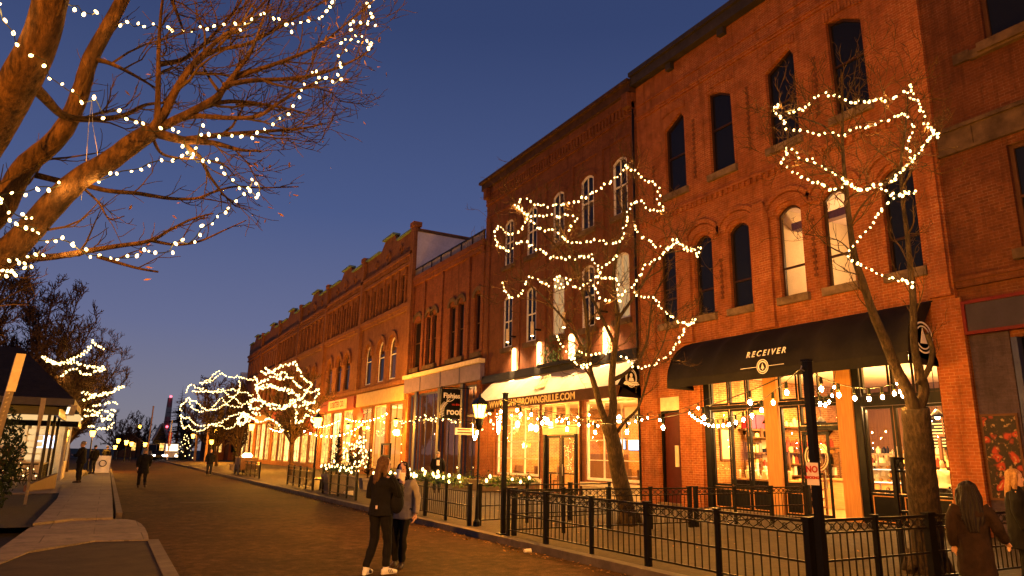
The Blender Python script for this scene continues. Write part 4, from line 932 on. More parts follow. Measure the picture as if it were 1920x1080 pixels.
def sprout(mb, pts, rads, lev, length, every, rmin, rr, bias=(0,0,.25), spread=.8, start=.15, keep=None, curl=.18, ns=3):
    acc = rr.uniform(0, every); L = sum((b-a).length for a, b in zip(pts, pts[1:])); run = 0
    for i in range(len(pts)-1):
        a, b = pts[i], pts[i+1]; seg = (b-a).length; run += seg; acc += seg
        if run < L*start: acc = min(acc, every); continue
        while acc > every:
            acc -= every*rr.uniform(.7, 1.3); f = rr.random(); p = a.lerp(b, f); t = (b-a).normalized()
            u = t.orthogonal().normalized(); w_ = t.cross(u); an = rr.uniform(0, 2*PI)
            side = u*math.cos(an)+w_*math.sin(an); d = (t*(1-spread*.45)+side*spread*rr.uniform(.6,1.1)+Vector(bias)*rr.uniform(.4,1.2)).normalized()
            l = length*rr.uniform(.5, 1.2)*(1-.45*run/L); r = max(rmin, min(rads[i]*.6, l*.018+rmin*.5)); k = 5 if lev > 0 else 4
            q_ = [p]; dd = d
            for s in range(k):
                dd = (dd+Vector((rr.gauss(0,curl), rr.gauss(0,curl), rr.gauss(0,curl)+.07))+Vector(bias)*.1).normalized(); q_.append(q_[-1]+dd*l/k)
            if keep and not keep(q_[-1]): continue
            rs = [r+(rmin*.6-r)*s/k for s in range(k+1)]
            mb.tube(q_, rs, 5 if r > rmin*3 else ns, cap=False)
            if lev > 0: sprout(mb, q_, rs, lev-1, length*.52, every*.6, rmin, rr, bias, spread, .2, keep, curl, ns)
def leaves(mb, spots, s0, rr, n):
    for i in range(n):
        c = rr.choice(spots)+Vector((rr.gauss(0,.17), rr.gauss(0,.17), rr.gauss(.02,.13))); s = s0*rr.uniform(.6,1.3)
        u = Vector((rr.gauss(0,1), rr.gauss(0,1), rr.gauss(0,1))).normalized(); v = u.orthogonal().normalized()
        mb.add([c-u*s, c+v*s*.55-u*s*.2, c+u*s*1.1, c-v*s*.5+u*s*.1], [(0,1,2,3)])
def bulbmesh(name, mat, r, lo=False):
    mb = MB(); 
    if lo: mb.ball((0,0,0), (r,r,r*1.2), 6, 4)
    else: mb.tube([(0,0,-1.5*r),(0,0,-1.15*r),(0,0,-.3*r),(0,0,.6*r),(0,0,1.2*r)], [.2*r,.72*r,r,.8*r,.4*r], 8)
    me = bpy.data.meshes.new(name); me.from_pydata(mb.v, [], mb.f); me.materials.append(mat)
    me.polygons.foreach_set('use_smooth', [True]*len(mb.f)); return me
BM = dict(near=bulbmesh('bulb near', M['bulb'], .0098), mid=bulbmesh('bulb mid', M['bulb'], .0205), far=bulbmesh('bulb far', M['bulbfar'], .056, True), fest=bulbmesh('bulb fest', M['bulbfest'], .025), gar=bulbmesh('bulb garland', M['bulb'], .034))
def string(label, pts, mesh, step, wr, rr, jit=.02, group=None, maxn=100, name='string_lights', wiren=4, cat='string lights', drop=0):
    """a run of wire with one bulb every `step` metres"""
    pts = [Vector(p) for p in pts]; t = thing(name, label, cat, pts[0], group)
    mb = MB(); mb.tube(pts, wr, wiren, cap=False); mb.build('wire', M['wire'], t)
    L = sum((b-a).length for a, b in zip(pts, pts[1:])); n = max(2, min(maxn, int(L/step))); sp_ = resample(pts, n)
    gl = dict(near=(.55, 2.6), mid=(1.1, 13), far=(3.0, 38)).get(mesh)
    if gl:
        for p in resample(pts, max(2, int(L/gl[0]))): lamp('bulb_glow', p+Vector((0,0,-.03)), gl[1], (1, .5, .12), .03, parent=t)
    for p in sp_:
        o = bpy.data.objects.new('bulb', BM[mesh]); COL.objects.link(o); o.parent = t
        k_ = rr.choice((.7,.85,1,1,1.15)); o.scale = (k_,k_,k_); o.location = p-pts[0]+Vector((rr.gauss(0,jit), rr.gauss(0,jit), rr.gauss(0,jit)-drop)); o.rotation_euler = (rr.uniform(-.9,.9), rr.uniform(-.9,.9), rr.uniform(0,3))
    return t

# ---- T1: the big maple left of the camera; limbs traced as curves at their own distances
r1 = random.Random(11)
t1 = None
T1B = PD(-250, 760, 4.7); base1 = Vector((T1B.x, T1B.y, 0.05))
t1 = thing('street_tree', 'big bare maple overhead at left wound with fairy lights, last dry leaves hanging', 'tree', base1)
tk = MB(); tw = MB()
limb(tk, [base1-Vector((0,0,.1)), base1+Vector((.02,.02,.5)), base1.lerp(T1B,.6)+Vector((.04,0,0)), T1B], .24, .19, 12, .03, r1)
for a in range(5):
    an = a*1.26; tk.tube([base1+Vector((.34*math.cos(an),.34*math.sin(an),-.05)), base1+Vector((.18*math.cos(an),.18*math.sin(an),.35))], [.05,.09], 6)
def P1(l): return [PD(x, y, d) for x, y, d in l]
LIM = []
def L1(pts, r0, r1_, n=8): q_, rs = limb(tk, P1(pts), r0, r1_, n, .035, r1); LIM.append((q_, rs)); return q_
L1([(-250,760,4.7),(-150,500,4.65),(-60,315,4.6),(0,215,4.55),(40,146,4.5),(80,60,4.5),(105,-60,4.5),(130,-200,4.6)], .15, .09, 12)
L1([(-250,760,4.7),(-160,580,4.9),(-60,455,5.0),(0,396,5.05),(42,318,5.1),(98,268,5.15),(128,228,5.2),(152,170,5.25),(170,110,5.3),(208,40,5.4),(245,-30,5.5),(300,-140,5.7)], .10, .04, 10)
L1([(-250,760,4.7),(-170,650,4.7),(-80,560,4.7),(0,487,4.75),(50,438,4.8),(100,382,4.85),(150,335,4.9),(202,304,4.95),(248,270,5.0),(284,246,5.05)], .11, .062, 10)
up = [[(284,246,5.05),(308,212,5.1),(328,172,5.2),(358,126,5.3),(385,98,5.4),(420,66,5.5),(462,36,5.6),(520,-20,5.8)],
 [(284,246,5.05),(310,234,5.1),(362,208,5.2),(405,182,5.35),(430,152,5.5),(448,128,5.55),(470,98,5.6),(492,40,5.7),(512,-20,5.8)],
 [(430,152,5.5),(455,140,5.6),(510,122,5.7),(560,103,5.9),(600,84,6.0),(640,52,6.1),(690,10,6.2)],
 [(310,234,5.1),(362,218,5.2),(430,221,5.35),(485,217,5.5),(530,188,5.7),(580,160,5.9),(612,148,6.0),(660,155,6.1)],
 [(420,160,5.4),(470,151,5.6),(545,147,5.8),(610,135,6.0),(665,112,6.1),(700,90,6.2)],
 [(284,246,5.05),(340,262,5.15),(400,268,5.3),(450,281,5.4),(490,283,5.5)],
 [(362,208,5.2),(430,190,5.5),(520,200,5.8),(580,215,6.0)],
 [(340,262,5.15),(420,252,5.4),(500,246,5.7),(570,240,5.9),(605,232,6.0)],
 [(300,120,5.6),(360,102,5.8),(440,20,6.1),(470,-40,6.2)],
 [(358,126,5.3),(400,96,5.6),(470,80,5.8),(560,30,6.0),(620,-5,6.2)],
 [(170,110,5.3),(205,118,5.3),(250,140,5.2),(300,170,5.4)],
 [(300,-60,5.8),(330,20,5.8),(345,60,5.7)],[(295,230,5.05),(297,150,5.1),(298,80,5.2),(305,0,5.3),(320,-60,5.4)]]
for l in up: L1(l, .04 if l[0][0] == 284 else .024, .006, 7)
L1([(66,165,4.55),(88,188,4.7),(112,212,4.9),(140,222,5.0),(200,222,5.1),(240,213,5.2),(275,196,5.3),(330,192,5.5)], .04, .008, 7)
L1([(-20,500,4.75),(20,488,4.8),(65,484,4.9),(110,480,5.0),(160,471,5.1),(215,462,5.2),(282,451,5.35),(320,430,5.5),(362,410,5.6),(400,400,5.7)], .035, .006, 7)
L1([(282,451,5.35),(330,459,5.5),(375,452,5.6),(420,432,5.7),(462,413,5.8)], .015, .004, 5)
L1([(182,481,5.1),(225,494,5.2),(262,504,5.25),(297,510,5.3)], .016, .008, 5)
L1([(66,328,5.1),(115,340,5.2),(165,349,5.2),(205,358,5.3),(262,363,5.4),(318,372,5.5),(368,372,5.6),(398,361,5.7),(440,350,5.8),(490,352,5.9),(560,350,6.0)], .024, .005, 6)
L1([(160,356,5.0),(185,380,5.0),(205,410,5.0),(233,405,5.1)], .010, .004, 5)
L1([(284,250,5.05),(300,285,5.1),(330,296,5.2),(380,300,5.3),(420,310,5.4),(440,330,5.5)], .014, .004, 5)
for i, (q_, rs) in enumerate(LIM):
    big = i < 3
    low = i > 16; sprout(tw, q_, rs, 1 if low else 2, .42 if low else (.9 if i > 2 else .8), (.2 if not low else .16) if i > 2 else .4, .0036, r1, (.16,.10,.14), .75, .25 if not big else .3, None, .17)
tk.build('trunk', M['bark'], t1, True); tw.build('crown', M['twig'], t1)
lv = MB(); tips = [q_[-1-r1.randrange(6)] for q_, _ in LIM[3:] for _ in range(3)]; leaves(lv, tips, .024, r1, 80); leaves(lv, [PD(648,20,6.1), PD(640,85,6.0), PD(500,345,5.8), PD(612,75,6.0)], .028, r1, 70)
lv.build('dry_leaves', M['leafd'], t1)
G1 = 'fairy light strings in the big maple'
def S1(label, pts, dep, step=.135):
    step *= .72
    d0, d1_ = dep; n = len(pts); p3 = [PD(x, y, d0+(d1_-d0)*i/(n-1)) for i, (x, y) in enumerate(pts)]
    return string(label, p3, 'near', step, .004, r1, .012, G1)
S1('fairy light string spiralling from the thick trunk to the middle fork of big maple', [(0,15),(5,38),(25,60),(30,83),(60,102),(87,114),(91,143),(108,155),(127,169),(148,179),(152,193),(180,187),(195,216),(215,205),(233,222),(255,228),(262,220),(268,243),(292,247),(315,240),(330,240),(328,250),(345,262),(347,275),(354,283),(366,290),(340,293),(320,304),(303,300),(282,305),(262,316),(250,318),(227,321),(205,331),(183,340)], (4.35,4.9), .115)
S1('fairy light string around the lower forked limb of big maple', [(115,346),(100,352),(88,350),(75,350),(55,358),(25,362),(0,366),(17,395),(38,407),(50,408),(58,406),(12,415),(40,428),(53,424),(69,428),(65,435),(75,443),(72,451),(90,451),(110,448),(128,453),(138,460)], (4.75,4.6), .10)
S1('short bunched fairy lights at the lowest left limb of big maple', [(75,470),(66,482),(16,490),(50,497),(60,505),(5,508),(13,512),(34,512),(10,518),(-20,525)], (4.6,4.55), .07)
S1('fairy light string along the lowest long branch and back up to the fork', [(138,460),(166,480),(182,479),(203,484),(236,484),(263,480),(272,466),(283,475),(305,474),(317,472),(324,459),(340,453),(353,457),(367,445),(378,428),(398,417),(411,400),(433,396),(432,380),(448,370),(465,360),(475,335),(485,345),(488,355),(482,370),(470,358),(452,350),(434,340),(425,327),(422,318),(412,302),(395,300),(370,305),(354,284)], (5.0,5.2), .088)
S1('fairy light string swinging out to the far right twigs of big maple', [(366,290),(375,237),(382,245),(400,252),(426,256),(447,252),(467,256),(482,255),(487,248),(506,245),(515,227),(525,221),(540,212),(554,195),(558,181),(568,159),(590,130),(602,135),(590,157),(615,145),(620,150),(625,158),(635,150),(640,143),(633,130),(645,119),(633,104),(649,97),(640,78),(647,68),(672,83),(695,85),(690,94),(697,80)], (5.15,5.9), .098)
S1('fairy light string knotted in the top right twigs of big maple', [(697,80),(672,70),(653,52),(655,38),(670,36),(678,46),(700,38),(705,42),(692,26),(690,19),(693,0),(700,-20)], (5.9,6.0), .06)
S1('fairy light string crossing the upper branches of big maple from left to right', [(228,45),(243,43),(251,50),(266,47),(274,54),(288,47),(308,54),(332,53),(349,58),(375,51),(389,56),(408,50),(432,42),(439,52),(468,43),(480,34),(495,24),(508,29),(514,44),(536,45),(540,52),(547,58),(553,50),(562,40),(586,38),(600,37),(610,28),(612,17),(626,13),(630,-8)], (5.2,5.8), .085)
S1('short fairy light run beside the thick trunk near the top left corner', [(120,5),(135,11),(147,11),(153,22),(173,27),(183,21)], (4.7,4.8), .08)
mb = MB(); tt = thing('loose_rope', 'pale loose rope dangling from a branch of the big maple', 'rope', PD(172,190,5.0))
for k in range(2): mb.tube([PD(172,190,5.0), PD(166+8*k,235,5.0), PD(162+20*k,300 if k == 0 else 280,5.0), PD(152,375,5.05) if k == 0 else PD(186,330,5.0)], .002, 4)
mb.build('strand', M['cream'], tt)

# ---- T2 and T3: lit trees standing inside the patio fence
def streettree(label, base, dep, trunkpx, limbs, seed, r0, sticks, spots=(), rmin=.005, lev=2, length=1.5, every=.34, env=None):
    rr = random.Random(seed); t = thing('street_tree', label, 'tree', base, 'lit street trees along the kerb')
    tk = MB(); tw = MB(); ax = Vector(base)
    pts = [Vector(base)-Vector((0,0,.1))]+[PD(x, y, dep) for x, y in trunkpx]
    limb(tk, pts, r0, r0*.8, 12, .03, rr); allp = []
    for a in range(5):
        an = a*1.26+.4; tk.tube([ax+Vector((r0*1.5*math.cos(an),r0*1.5*math.sin(an),-.05)), ax+Vector((r0*.75*math.cos(an),r0*.75*math.sin(an),.3))], [r0*.22,r0*.4], 6)
    tree = []
    for lp, ra, rb in limbs:
        p = [PD(x, y, dep+dz) for x, y, dz in lp]; q_, rs = limb(tk, p, ra, rb, 8, .03, rr); tree.append((q_, rs))
    nodes = [(p, r) for q_, rs in tree for p, r in list(zip(q_, rs))[2:]]
    for s in spots:        # a branch reaching out to every place the light string is hung from
        s = Vector(s); best = min(nodes, key=lambda n_: (n_[0]-s).length+1.4*max(0, n_[0].z-s.z+.3))
        a = best[0]; d = s-a; m1 = a+d*.4+Vector((rr.gauss(0,.12),rr.gauss(0,.12),.02+d.length*.03)); m2 = a+d*.75+Vector((rr.gauss(0,.08),rr.gauss(0,.08),.03))
        ra = min(best[1]*.7, .012+.012*d.length); q_, rs = limb(tw, [a, m1, m2, s+d.normalized()*.12], max(ra,rmin*1.5), rmin*.8, 5, .05, rr); tree.append((q_, rs)); nodes += list(zip(q_, rs))[3:-2]
    for q_, rs in tree: sprout(tw, q_, rs, lev, length, every, rmin, rr, (0,0,.2), .8, .3, env, .2)
    for _ in range(sticks): pass
    tk.build('trunk', M['barkg'], t, True); tw.build('crown', M['twig'], t); return t
def hull(pxs, dep, rr, bow=1.2, cx=None, w_=None):
    """string points on the rounded front of a crown"""
    out = []
    for x, y in pxs:
        k = (x-cx)/w_; f = math.sqrt(max(0, 1-min(1, k*k))); out.append(PD(x, y, dep-bow*f+rr.uniform(-.08,.08)))
    return out
def c5(l): return [(860+x/2.4, 270+y/2.4) for x, y in l]
r2 = random.Random(5)
B2 = (11.42,14.38,.13); d2 = 17.25
S2 = [('fairy light string looping the top right of the grille tree', [(760,100),(790,125),(825,150),(865,170),(890,185),(897,215),(905,265),(925,300),(905,305),(860,295),(820,260),(775,275),(757,300),(757,345),(745,400),(730,430),(690,445),(640,440),(590,435),(545,445),(500,440),(470,425),(440,390),(400,390),(350,372),(315,345),(300,310),(265,285),(255,278)]),
 ('fairy light string along the top left of the grille tree', [(760,100),(715,145),(670,175),(625,215),(570,240),(515,265),(460,268),(410,283),(345,272),(290,245),(262,280),(330,320),(400,320),(455,325),(510,318),(530,335),(520,360),(500,385)]),
 ('fairy light string wrapping the far left twigs and centre of the grille tree', [(300,335),(290,375),(250,405),(205,395),(185,370),(160,405),(165,440),(210,478),(250,460),(300,440),(350,470),(395,495),(440,510),(475,515),(520,515),(575,505),(605,500),(610,530),(640,550),(675,535),(705,500)]),
 ('fairy light string across the lower left of the grille tree', [(200,625),(205,655),(250,690),(290,660),(320,600),(345,605),(390,630),(450,645),(500,625),(465,595),(430,610),(500,630),(550,645),(610,600),(660,600),(700,600),(715,620),(720,700)]),
 ('fairy light string reaching to the far right twigs of the grille tree', [(790,365),(800,395),(845,425),(890,455),(940,470),(975,425),(1000,460),(1050,475),(1085,470),(1075,515),(1050,480),(990,450),(940,470),(900,510),(850,535),(830,565),(805,605),(780,640),(750,665),(720,700)]),
 ('fairy light string hanging lowest at the right of the grille tree', [(790,665),(830,695),(880,690),(900,725),(940,760),(985,795),(1020,810),(1075,800),(1055,790),(1030,820),(1000,860),(985,895),(950,940),(910,970),(865,1000),(800,1005),(760,975),(730,955)]),
 ('fairy light string bunched over the cream awning in the grille tree', [(445,860),(470,910),(510,970),(550,1000),(595,990),(570,1005),(530,985),(525,935),(600,945),(660,945)]),
 ('short fairy light sprig in the middle of the grille tree', [(620,570),(640,600),(610,640),(640,690),(680,710)])]
st2 = [(lab, hull(c5(l), d2, r2, 1.6, 1120, 210)) for lab, l in S2]
spots2 = [p for _, l in st2 for i, p in enumerate(l) if i % 2 == 0]
streettree('grey barked bare tree hung with fairy lights in front of the grille awning', B2, d2, [(1172,940),(1158,880),(1150,830),(1140,795)],
 [([(1140,800,0),(1128,770,0),(1117,730,-.1),(1106,690,-.15),(1103,640,-.2),(1095,560,-.4),(1075,480,-.6),(1040,410,-.8)], .10, .02), ([(1146,800,0),(1150,760,.05),(1147,715,.1),(1152,660,.1),(1158,600,.1),(1150,520,.2),(1165,440,.2),(1175,360,.3)], .12, .02),
  ([(1150,712,.1),(1172,700,.2),(1198,675,.3),(1215,630,.5),(1225,560,.6),(1260,500,.8)], .06, .012), ([(1156,812,0),(1172,790,-.2),(1196,765,-.3),(1210,725,-.4),(1222,685,-.5),(1245,640,-.6),(1262,560,-.8)], .045, .01),
  ([(1106,690,-.15),(1085,640,-.5),(1050,590,-.8),(1000,540,-1.0),(960,520,-1.2)], .045, .01), ([(1150,640,.1),(1110,560,.6),(1060,480,1.0),(1010,430,1.2)], .05, .01), ([(1158,600,.1),(1200,540,-.5),(1240,480,-.9),(1290,470,-1.2)], .045, .01)],
 21, .22, 0, spots2, .0055, 2, 1.3, .42)
for lab, l in st2: string(lab, spline(l, 3), 'mid', .098, .007, r2, .02, 'fairy light strings in the grille tree')
def c1(l): return [(1200+x/2.667, y/2.667) for x, y in l]
r3 = random.Random(6); B3 = (11.03,6.77,.13); d3 = 10.6
S3 = [('fairy light string around the top left and right side of the two stemmed tree', [(690,520),(670,540),(680,575),(715,600),(735,640),(790,655),(850,660),(920,672),(960,672),(1035,660),(1085,637),(1135,635),(1205,615),(1270,590),(1310,573),(1350,590),(1365,620),(1370,660),(1350,690),(1345,740),(1350,780),(1360,810),(1320,830),(1310,855),(1270,900)]),
 ('fairy light string along the very top of the two stemmed tree', [(735,560),(760,550),(800,555),(825,540),(850,515),(880,480),(925,465),(975,475),(1020,505),(1060,515),(1105,495),(1150,505),(1195,490),(1220,510),(1270,480),(1305,470),(1345,455),(1352,415),(1365,460),(1365,500),(1400,520),(1395,555),(1425,555),(1415,600),(1440,630),(1470,660),(1490,675),(1460,685),(1435,705),(1400,770),(1375,790),(1355,810)]),
 ('fairy light string low in the crown of the two stemmed tree', [(1270,900),(1235,915),(1185,940),(1115,945),(1070,935),(1030,910),(995,875),(950,850),(895,828),(865,800),(830,800),(785,785),(765,745),(720,745),(740,770),(710,800),(725,825),(760,850),(800,875),(850,900),(900,920),(935,935),(975,945),(1005,930),(1030,905)]),
 ('fairy light string winding from the right stem down between the two stems', [(1030,910),(1100,945),(1150,930),(1190,940),(1245,970),(1285,975),(1320,960),(1385,965),(1340,970),(1290,980),(1240,1025),(1215,1045),(1185,1070),(1165,1120),(1110,1180),(1085,1210),(1035,1285),(1070,1310),(1120,1330),(1180,1360),(1240,1390),(1310,1405),(1355,1415),(1375,1440)])]
st3 = [(lab, hull(c1(l), d3, r3, .8, 1600, 150)) for lab, l in S3]
streettree('grey barked two stemmed tree with fairy lights in front of the black awning', B3, d3, [(1738,1000),(1728,900),(1722,830),(1716,765)],
 [([(1716,770,0),(1700,730,0),(1680,690,0),(1660,640,0),(1638,590,0),(1618,530,0),(1602,480,0),(1592,410,0),(1586,350,0),(1580,280,.05),(1580,200,.1),(1577,130,.1)], .10, .012), ([(1720,775,0),(1733,730,.05),(1722,690,.05),(1714,640,.05),(1712,560,.05),(1706,490,.05),(1700,430,.1),(1692,370,.1),(1690,300,.15),(1700,220,.2),(1702,170,.2)], .085, .01),
  ([(1586,350,0),(1560,320,-.3),(1530,310,-.5),(1500,300,-.7)], .02, .005), ([(1580,280,.05),(1550,240,-.2),(1500,220,-.5),(1460,210,-.6)], .02, .005), ([(1690,330,.1),(1715,290,-.1),(1735,262,-.3)], .02, .005), ([(1580,200,.1),(1600,150,.3),(1610,90,.4)], .015, .004), ([(1602,480,0),(1570,450,-.2),(1510,440,-.4)], .012, .004), ([(1722,720,.05),(1742,690,-.02),(1748,655,-.03),(1738,625,-.03)], .05, .035)],
 31, .24, 0, [p for _, l in st3 for i, p in enumerate(l) if i % 2 == 1 and p.z > 5.5], .0045, 2, .95, .33)
for lab, l in st3: string(lab, spline(l, 3), 'mid', .088, .006, r3, .015, 'fairy light strings in the two stemmed tree')
for o in [o for o in bpy.data.objects if o.name.startswith('bulb') and o.parent and o.parent.get('group') == 'fairy light strings in the two stemmed tree']: o.scale = [k*.78 for k in o.scale]

# ---- far lit trees down the street
def roundtree(label, base, h, crown_z, rad, seed, trunk_r=.16, name='street_tree', group='lit street trees along the kerb', length=1.5, every=.27, rmin=.015, mat='twig', lev=2, nl=11, rz=None, upb=.3):
    rr = random.Random(seed); t = thing(name, label, 'tree', base, group); b = Vector(base); tk = MB(); tw = MB(); rz = rz or (h-crown_z)/2; cc = b+Vector((0,0,(crown_z+h)/2))
    fork = b+Vector((rr.gauss(0,.1), rr.gauss(0,.1), crown_z*.8)); limb(tk, [b-Vector((0,0,.1)), b.lerp(fork,.5)+Vector((rr.gauss(0,.06),0,0)), fork], trunk_r, trunk_r*.75, 9, .04, rr); tree = []
    for i in range(nl):
        an = 2*PI*i/nl*1.0+rr.uniform(-.3,.3); el = rr.choice((-.35,.1,.5,.9,1.2)); e_ = cc+Vector((rad*math.cos(an)*math.cos(el), rad*math.sin(an)*math.cos(el), rz*math.sin(el)))*.93
        m_ = fork.lerp(e_, .45)+Vector((rr.gauss(0,.15),rr.gauss(0,.15),.25*rz*rr.uniform(.1,.5))); q_, rs = limb(tk, [fork, m_, e_], trunk_r*.45, rmin, 6, .04, rr); tree.append((q_, rs))
    for q_, rs in tree: sprout(tw, q_, rs, lev, length, every, rmin, rr, (0,0,upb), .85, .15, lambda p: ((p.x-cc.x)/rad)**2+((p.y-cc.y)/rad)**2+((p.z-cc.z)/rz)**2 < 1.25, .2)
    tk.build('trunk', M['bark' if mat != 'twigfar' else 'twigfar'], t, True); tw.build('crown', M[mat], t); return t
r4 = random.Random(9)
def c4(l): return [(320+x/6.353, 660+y/6.353) for x, y in l]
T4 = PZ(543, 893, .13); dp4 = depth_of(T4); T5 = PZ(497, 872, .13); T5 = PZ(472, 874, .13); dp5 = depth_of(T5)
T4c = PD(530,752,dp4); T5c = PD(412,760,dp5)
roundtree('small bare street tree smothered in fairy lights nearest the victorian row', T4, 7.2, 2.6, 2.6, 41)
roundtree('rounded bare street tree smothered in fairy lights farther down the kerb', (T5c.x+.3,T5c.y,.13), T5c.z+2.9, 2.4, 3.6, 42)
S4 = [('lower left',[(180,490),(200,420),(240,390),(300,420),(380,440),(470,480),(560,480),(630,470),(700,520),(760,540),(800,590),(860,630),(920,590),(980,560),(1080,580)],1),
 ('topmost left',[(380,380),(350,360),(400,360),(480,350),(540,300),(610,260),(700,300),(800,290),(860,310),(960,330),(1010,330)],1),('upper left doubled',[(380,365),(450,330),(510,270),(570,230)],1),('second row left',[(260,470),(380,470),(520,470),(600,440),(690,460),(740,440),(810,480),(900,480),(960,520),(980,510)],1),
 ('middle left wavy',[(120,700),(115,640),(180,590),(210,540),(260,590),(290,580),(350,640),(440,690),(540,680),(640,630),(720,560),(800,490),(825,400),(810,300)],1),('inner left scalloped',[(220,600),(260,660),(320,700),(380,710),(460,690),(540,620),(600,550),(660,620),(740,650),(840,655)],1),
 ('low left sagging',[(120,750),(160,790),(210,780),(250,830),(310,870),(400,875),(500,860),(600,840),(700,770),(800,735),(870,710)],1),('lowest left sagging',[(115,760),(130,860),(160,915),(210,870),(250,920),(340,940),(420,910),(460,870),(560,885),(610,880),(660,910),(740,900),(790,840),(850,880),(900,830),(950,820)],1),
 ('peaked upper right',[(1080,230),(1130,260),(1200,240),(1260,210),(1330,170),(1410,150),(1480,125),(1510,160),(1540,240),(1580,310),(1640,360),(1690,370),(1640,440),(1560,550)],0),('knotted top right',[(1130,190),(1180,230),(1250,250),(1290,290),(1330,240),(1390,300),(1300,320),(1200,290),(1130,345),(1060,360),(1010,420),(1060,440),(1130,430),(1190,380)],0),
 ('middle right',[(1000,310),(1040,360),(1010,440),(1100,400),(1190,400),(1260,430),(1330,450),(1410,440),(1480,490),(1530,550),(1620,590),(1690,610),(1750,510),(1760,440),(1680,470),(1600,460),(1530,400),(1470,340),(1440,310)],0),
 ('lower right scalloped',[(1010,440),(1050,500),(1080,570),(1110,590),(1160,620),(1250,630),(1310,650),(1400,650),(1460,590),(1550,550),(1500,500),(1400,470),(1300,430),(1190,410)],0),('second lower right scalloped',[(1110,600),(1200,660),(1300,680),(1370,660),(1430,570),(1480,590),(1480,640),(1560,650),(1610,600),(1640,680),(1710,720),(1770,690)],0),
 ('small inner',[(930,620),(980,670),(1050,670),(1100,610),(1040,560),(960,600),(960,690),(1000,740),(1060,730)],0),('right trailing',[(1480,640),(1500,740),(1495,850),(1560,830),(1620,750),(1680,800),(1700,860)],0),
 ('dropping centre',[(790,800),(870,760),(920,790),(860,850),(800,830),(870,740),(940,770),(1050,830),(1160,800),(1230,820),(1300,890),(1330,940)],0)]
for nm, l, far in S4:
    px = c4(l); dp = dp5 if far else dp4; cx, ww = (412, 75) if far else (530, 78)
    p3 = hull(px, dp, r4, 2.6 if far else 1.9, cx, ww)
    sp3 = spline(p3, 3); hlf = len(sp3)//2; whole = len(p3) < 6
    for sp_part, wd_ in (((sp3, ''),) if whole else ((sp3[:hlf+1], 'beginning of the '), (sp3[hlf:], 'rest of the '))):
        string(wd_+nm+' fairy light string on the '+('rounded far' if far else 'small nearer')+' lit tree', sp_part, 'far', .105 if not far else .14, .02, r4, .04, 'fairy light strings on the far lit trees', 100, wiren=3)
r6 = random.Random(12)
T6 = Vector((-2.2, 56, .2)); d6 = depth_of((-2.2,56,4))
roundtree('tall bare tree with drooping fairy lights behind the kiosk', T6, 9.6, 2.4, 3.3, 61, .2, nl=12, rz=4.2)
def c6(l): return [(x/3.375, 650+y/3.375) for x, y in l]
S6 = [('highest',[(275,60),(340,105),(420,100),(500,60),(560,20),(590,-20),(580,-30),(650,15)]),('second highest',[(300,85),(380,110),(460,95),(510,115)]),('third tier',[(390,190),(455,135),(540,180),(620,155),(665,150),(640,130),(540,125)]),('sagging middle',[(520,290),(600,300),(680,290),(775,255)]),('doubled middle',[(530,335),(620,310),(700,290),(770,260)]),
 ('short right hand',[(590,380),(650,360),(720,350),(735,365)]),('fifth tier',[(540,400),(620,410),(720,405),(700,430)]),('bunched lower',[(510,450),(610,430),(660,465),(720,430),(690,440),(655,470)]),('lowest',[(560,500),(630,520),(690,510),(715,480)])]
for nm, l in S6:
    string(nm+' fairy light string on the tree behind the kiosk', spline(hull(c6(l), d6, r6, 1.8, 165, 75), 3), 'far', .11, .02, r6, .05, 'fairy light strings behind the kiosk', 100, wiren=3)
# dark trees of the park and the street end
r7 = random.Random(17)
for i, (x, Y, h, rad) in enumerate(((-10,62,17.5,6.0),(-15.5,55,15.5,5.6),(-22,66,16.5,6.5),(-6.0,76,17.0,5.4),(-12.5,88,15,5.5),(-4,100,12,4.4),(-9,120,11,5))):
    roundtree(('tall dark bare park tree topmost behind the kiosk roof','dark bare park tree at the left edge behind the kiosk','dark bare park tree mostly beyond the left edge','dark bare park tree just right of the topmost one','dark bare park tree deep behind the lit kiosk tree','low bare park tree beyond the walking man','low bare park tree farthest along the left side')[i], (x,Y,0), h, h*.2, rad, 70+i, .3, 'park_tree', 'dark bare park trees', 2.6, .42, .034, 'twigfar', 2, 14, None, .25)
for i, (px, Y, h, rad, lab) in enumerate(((220,150,9,4.5,'leafless tree left of the distant lamps'),(262,165,8,4.5,'leafless tree above the street end lamps'),(395,118,13,5.5,'dark bare tree behind the rounded lit tree'),(445,112,12,4.5,'dark bare tree by the pale chimney'),(350,140,10,4,'bare tree beside the distant conifer'))):
    b = PY(px, 850, Y); roundtree(lab, (b.x,Y,0), h, h*.15, rad, 90+i, .3, 'distant_tree', 'bare trees at the street end', 2.4, .6, .045, 'twigfar', 2, 11, None, .25)
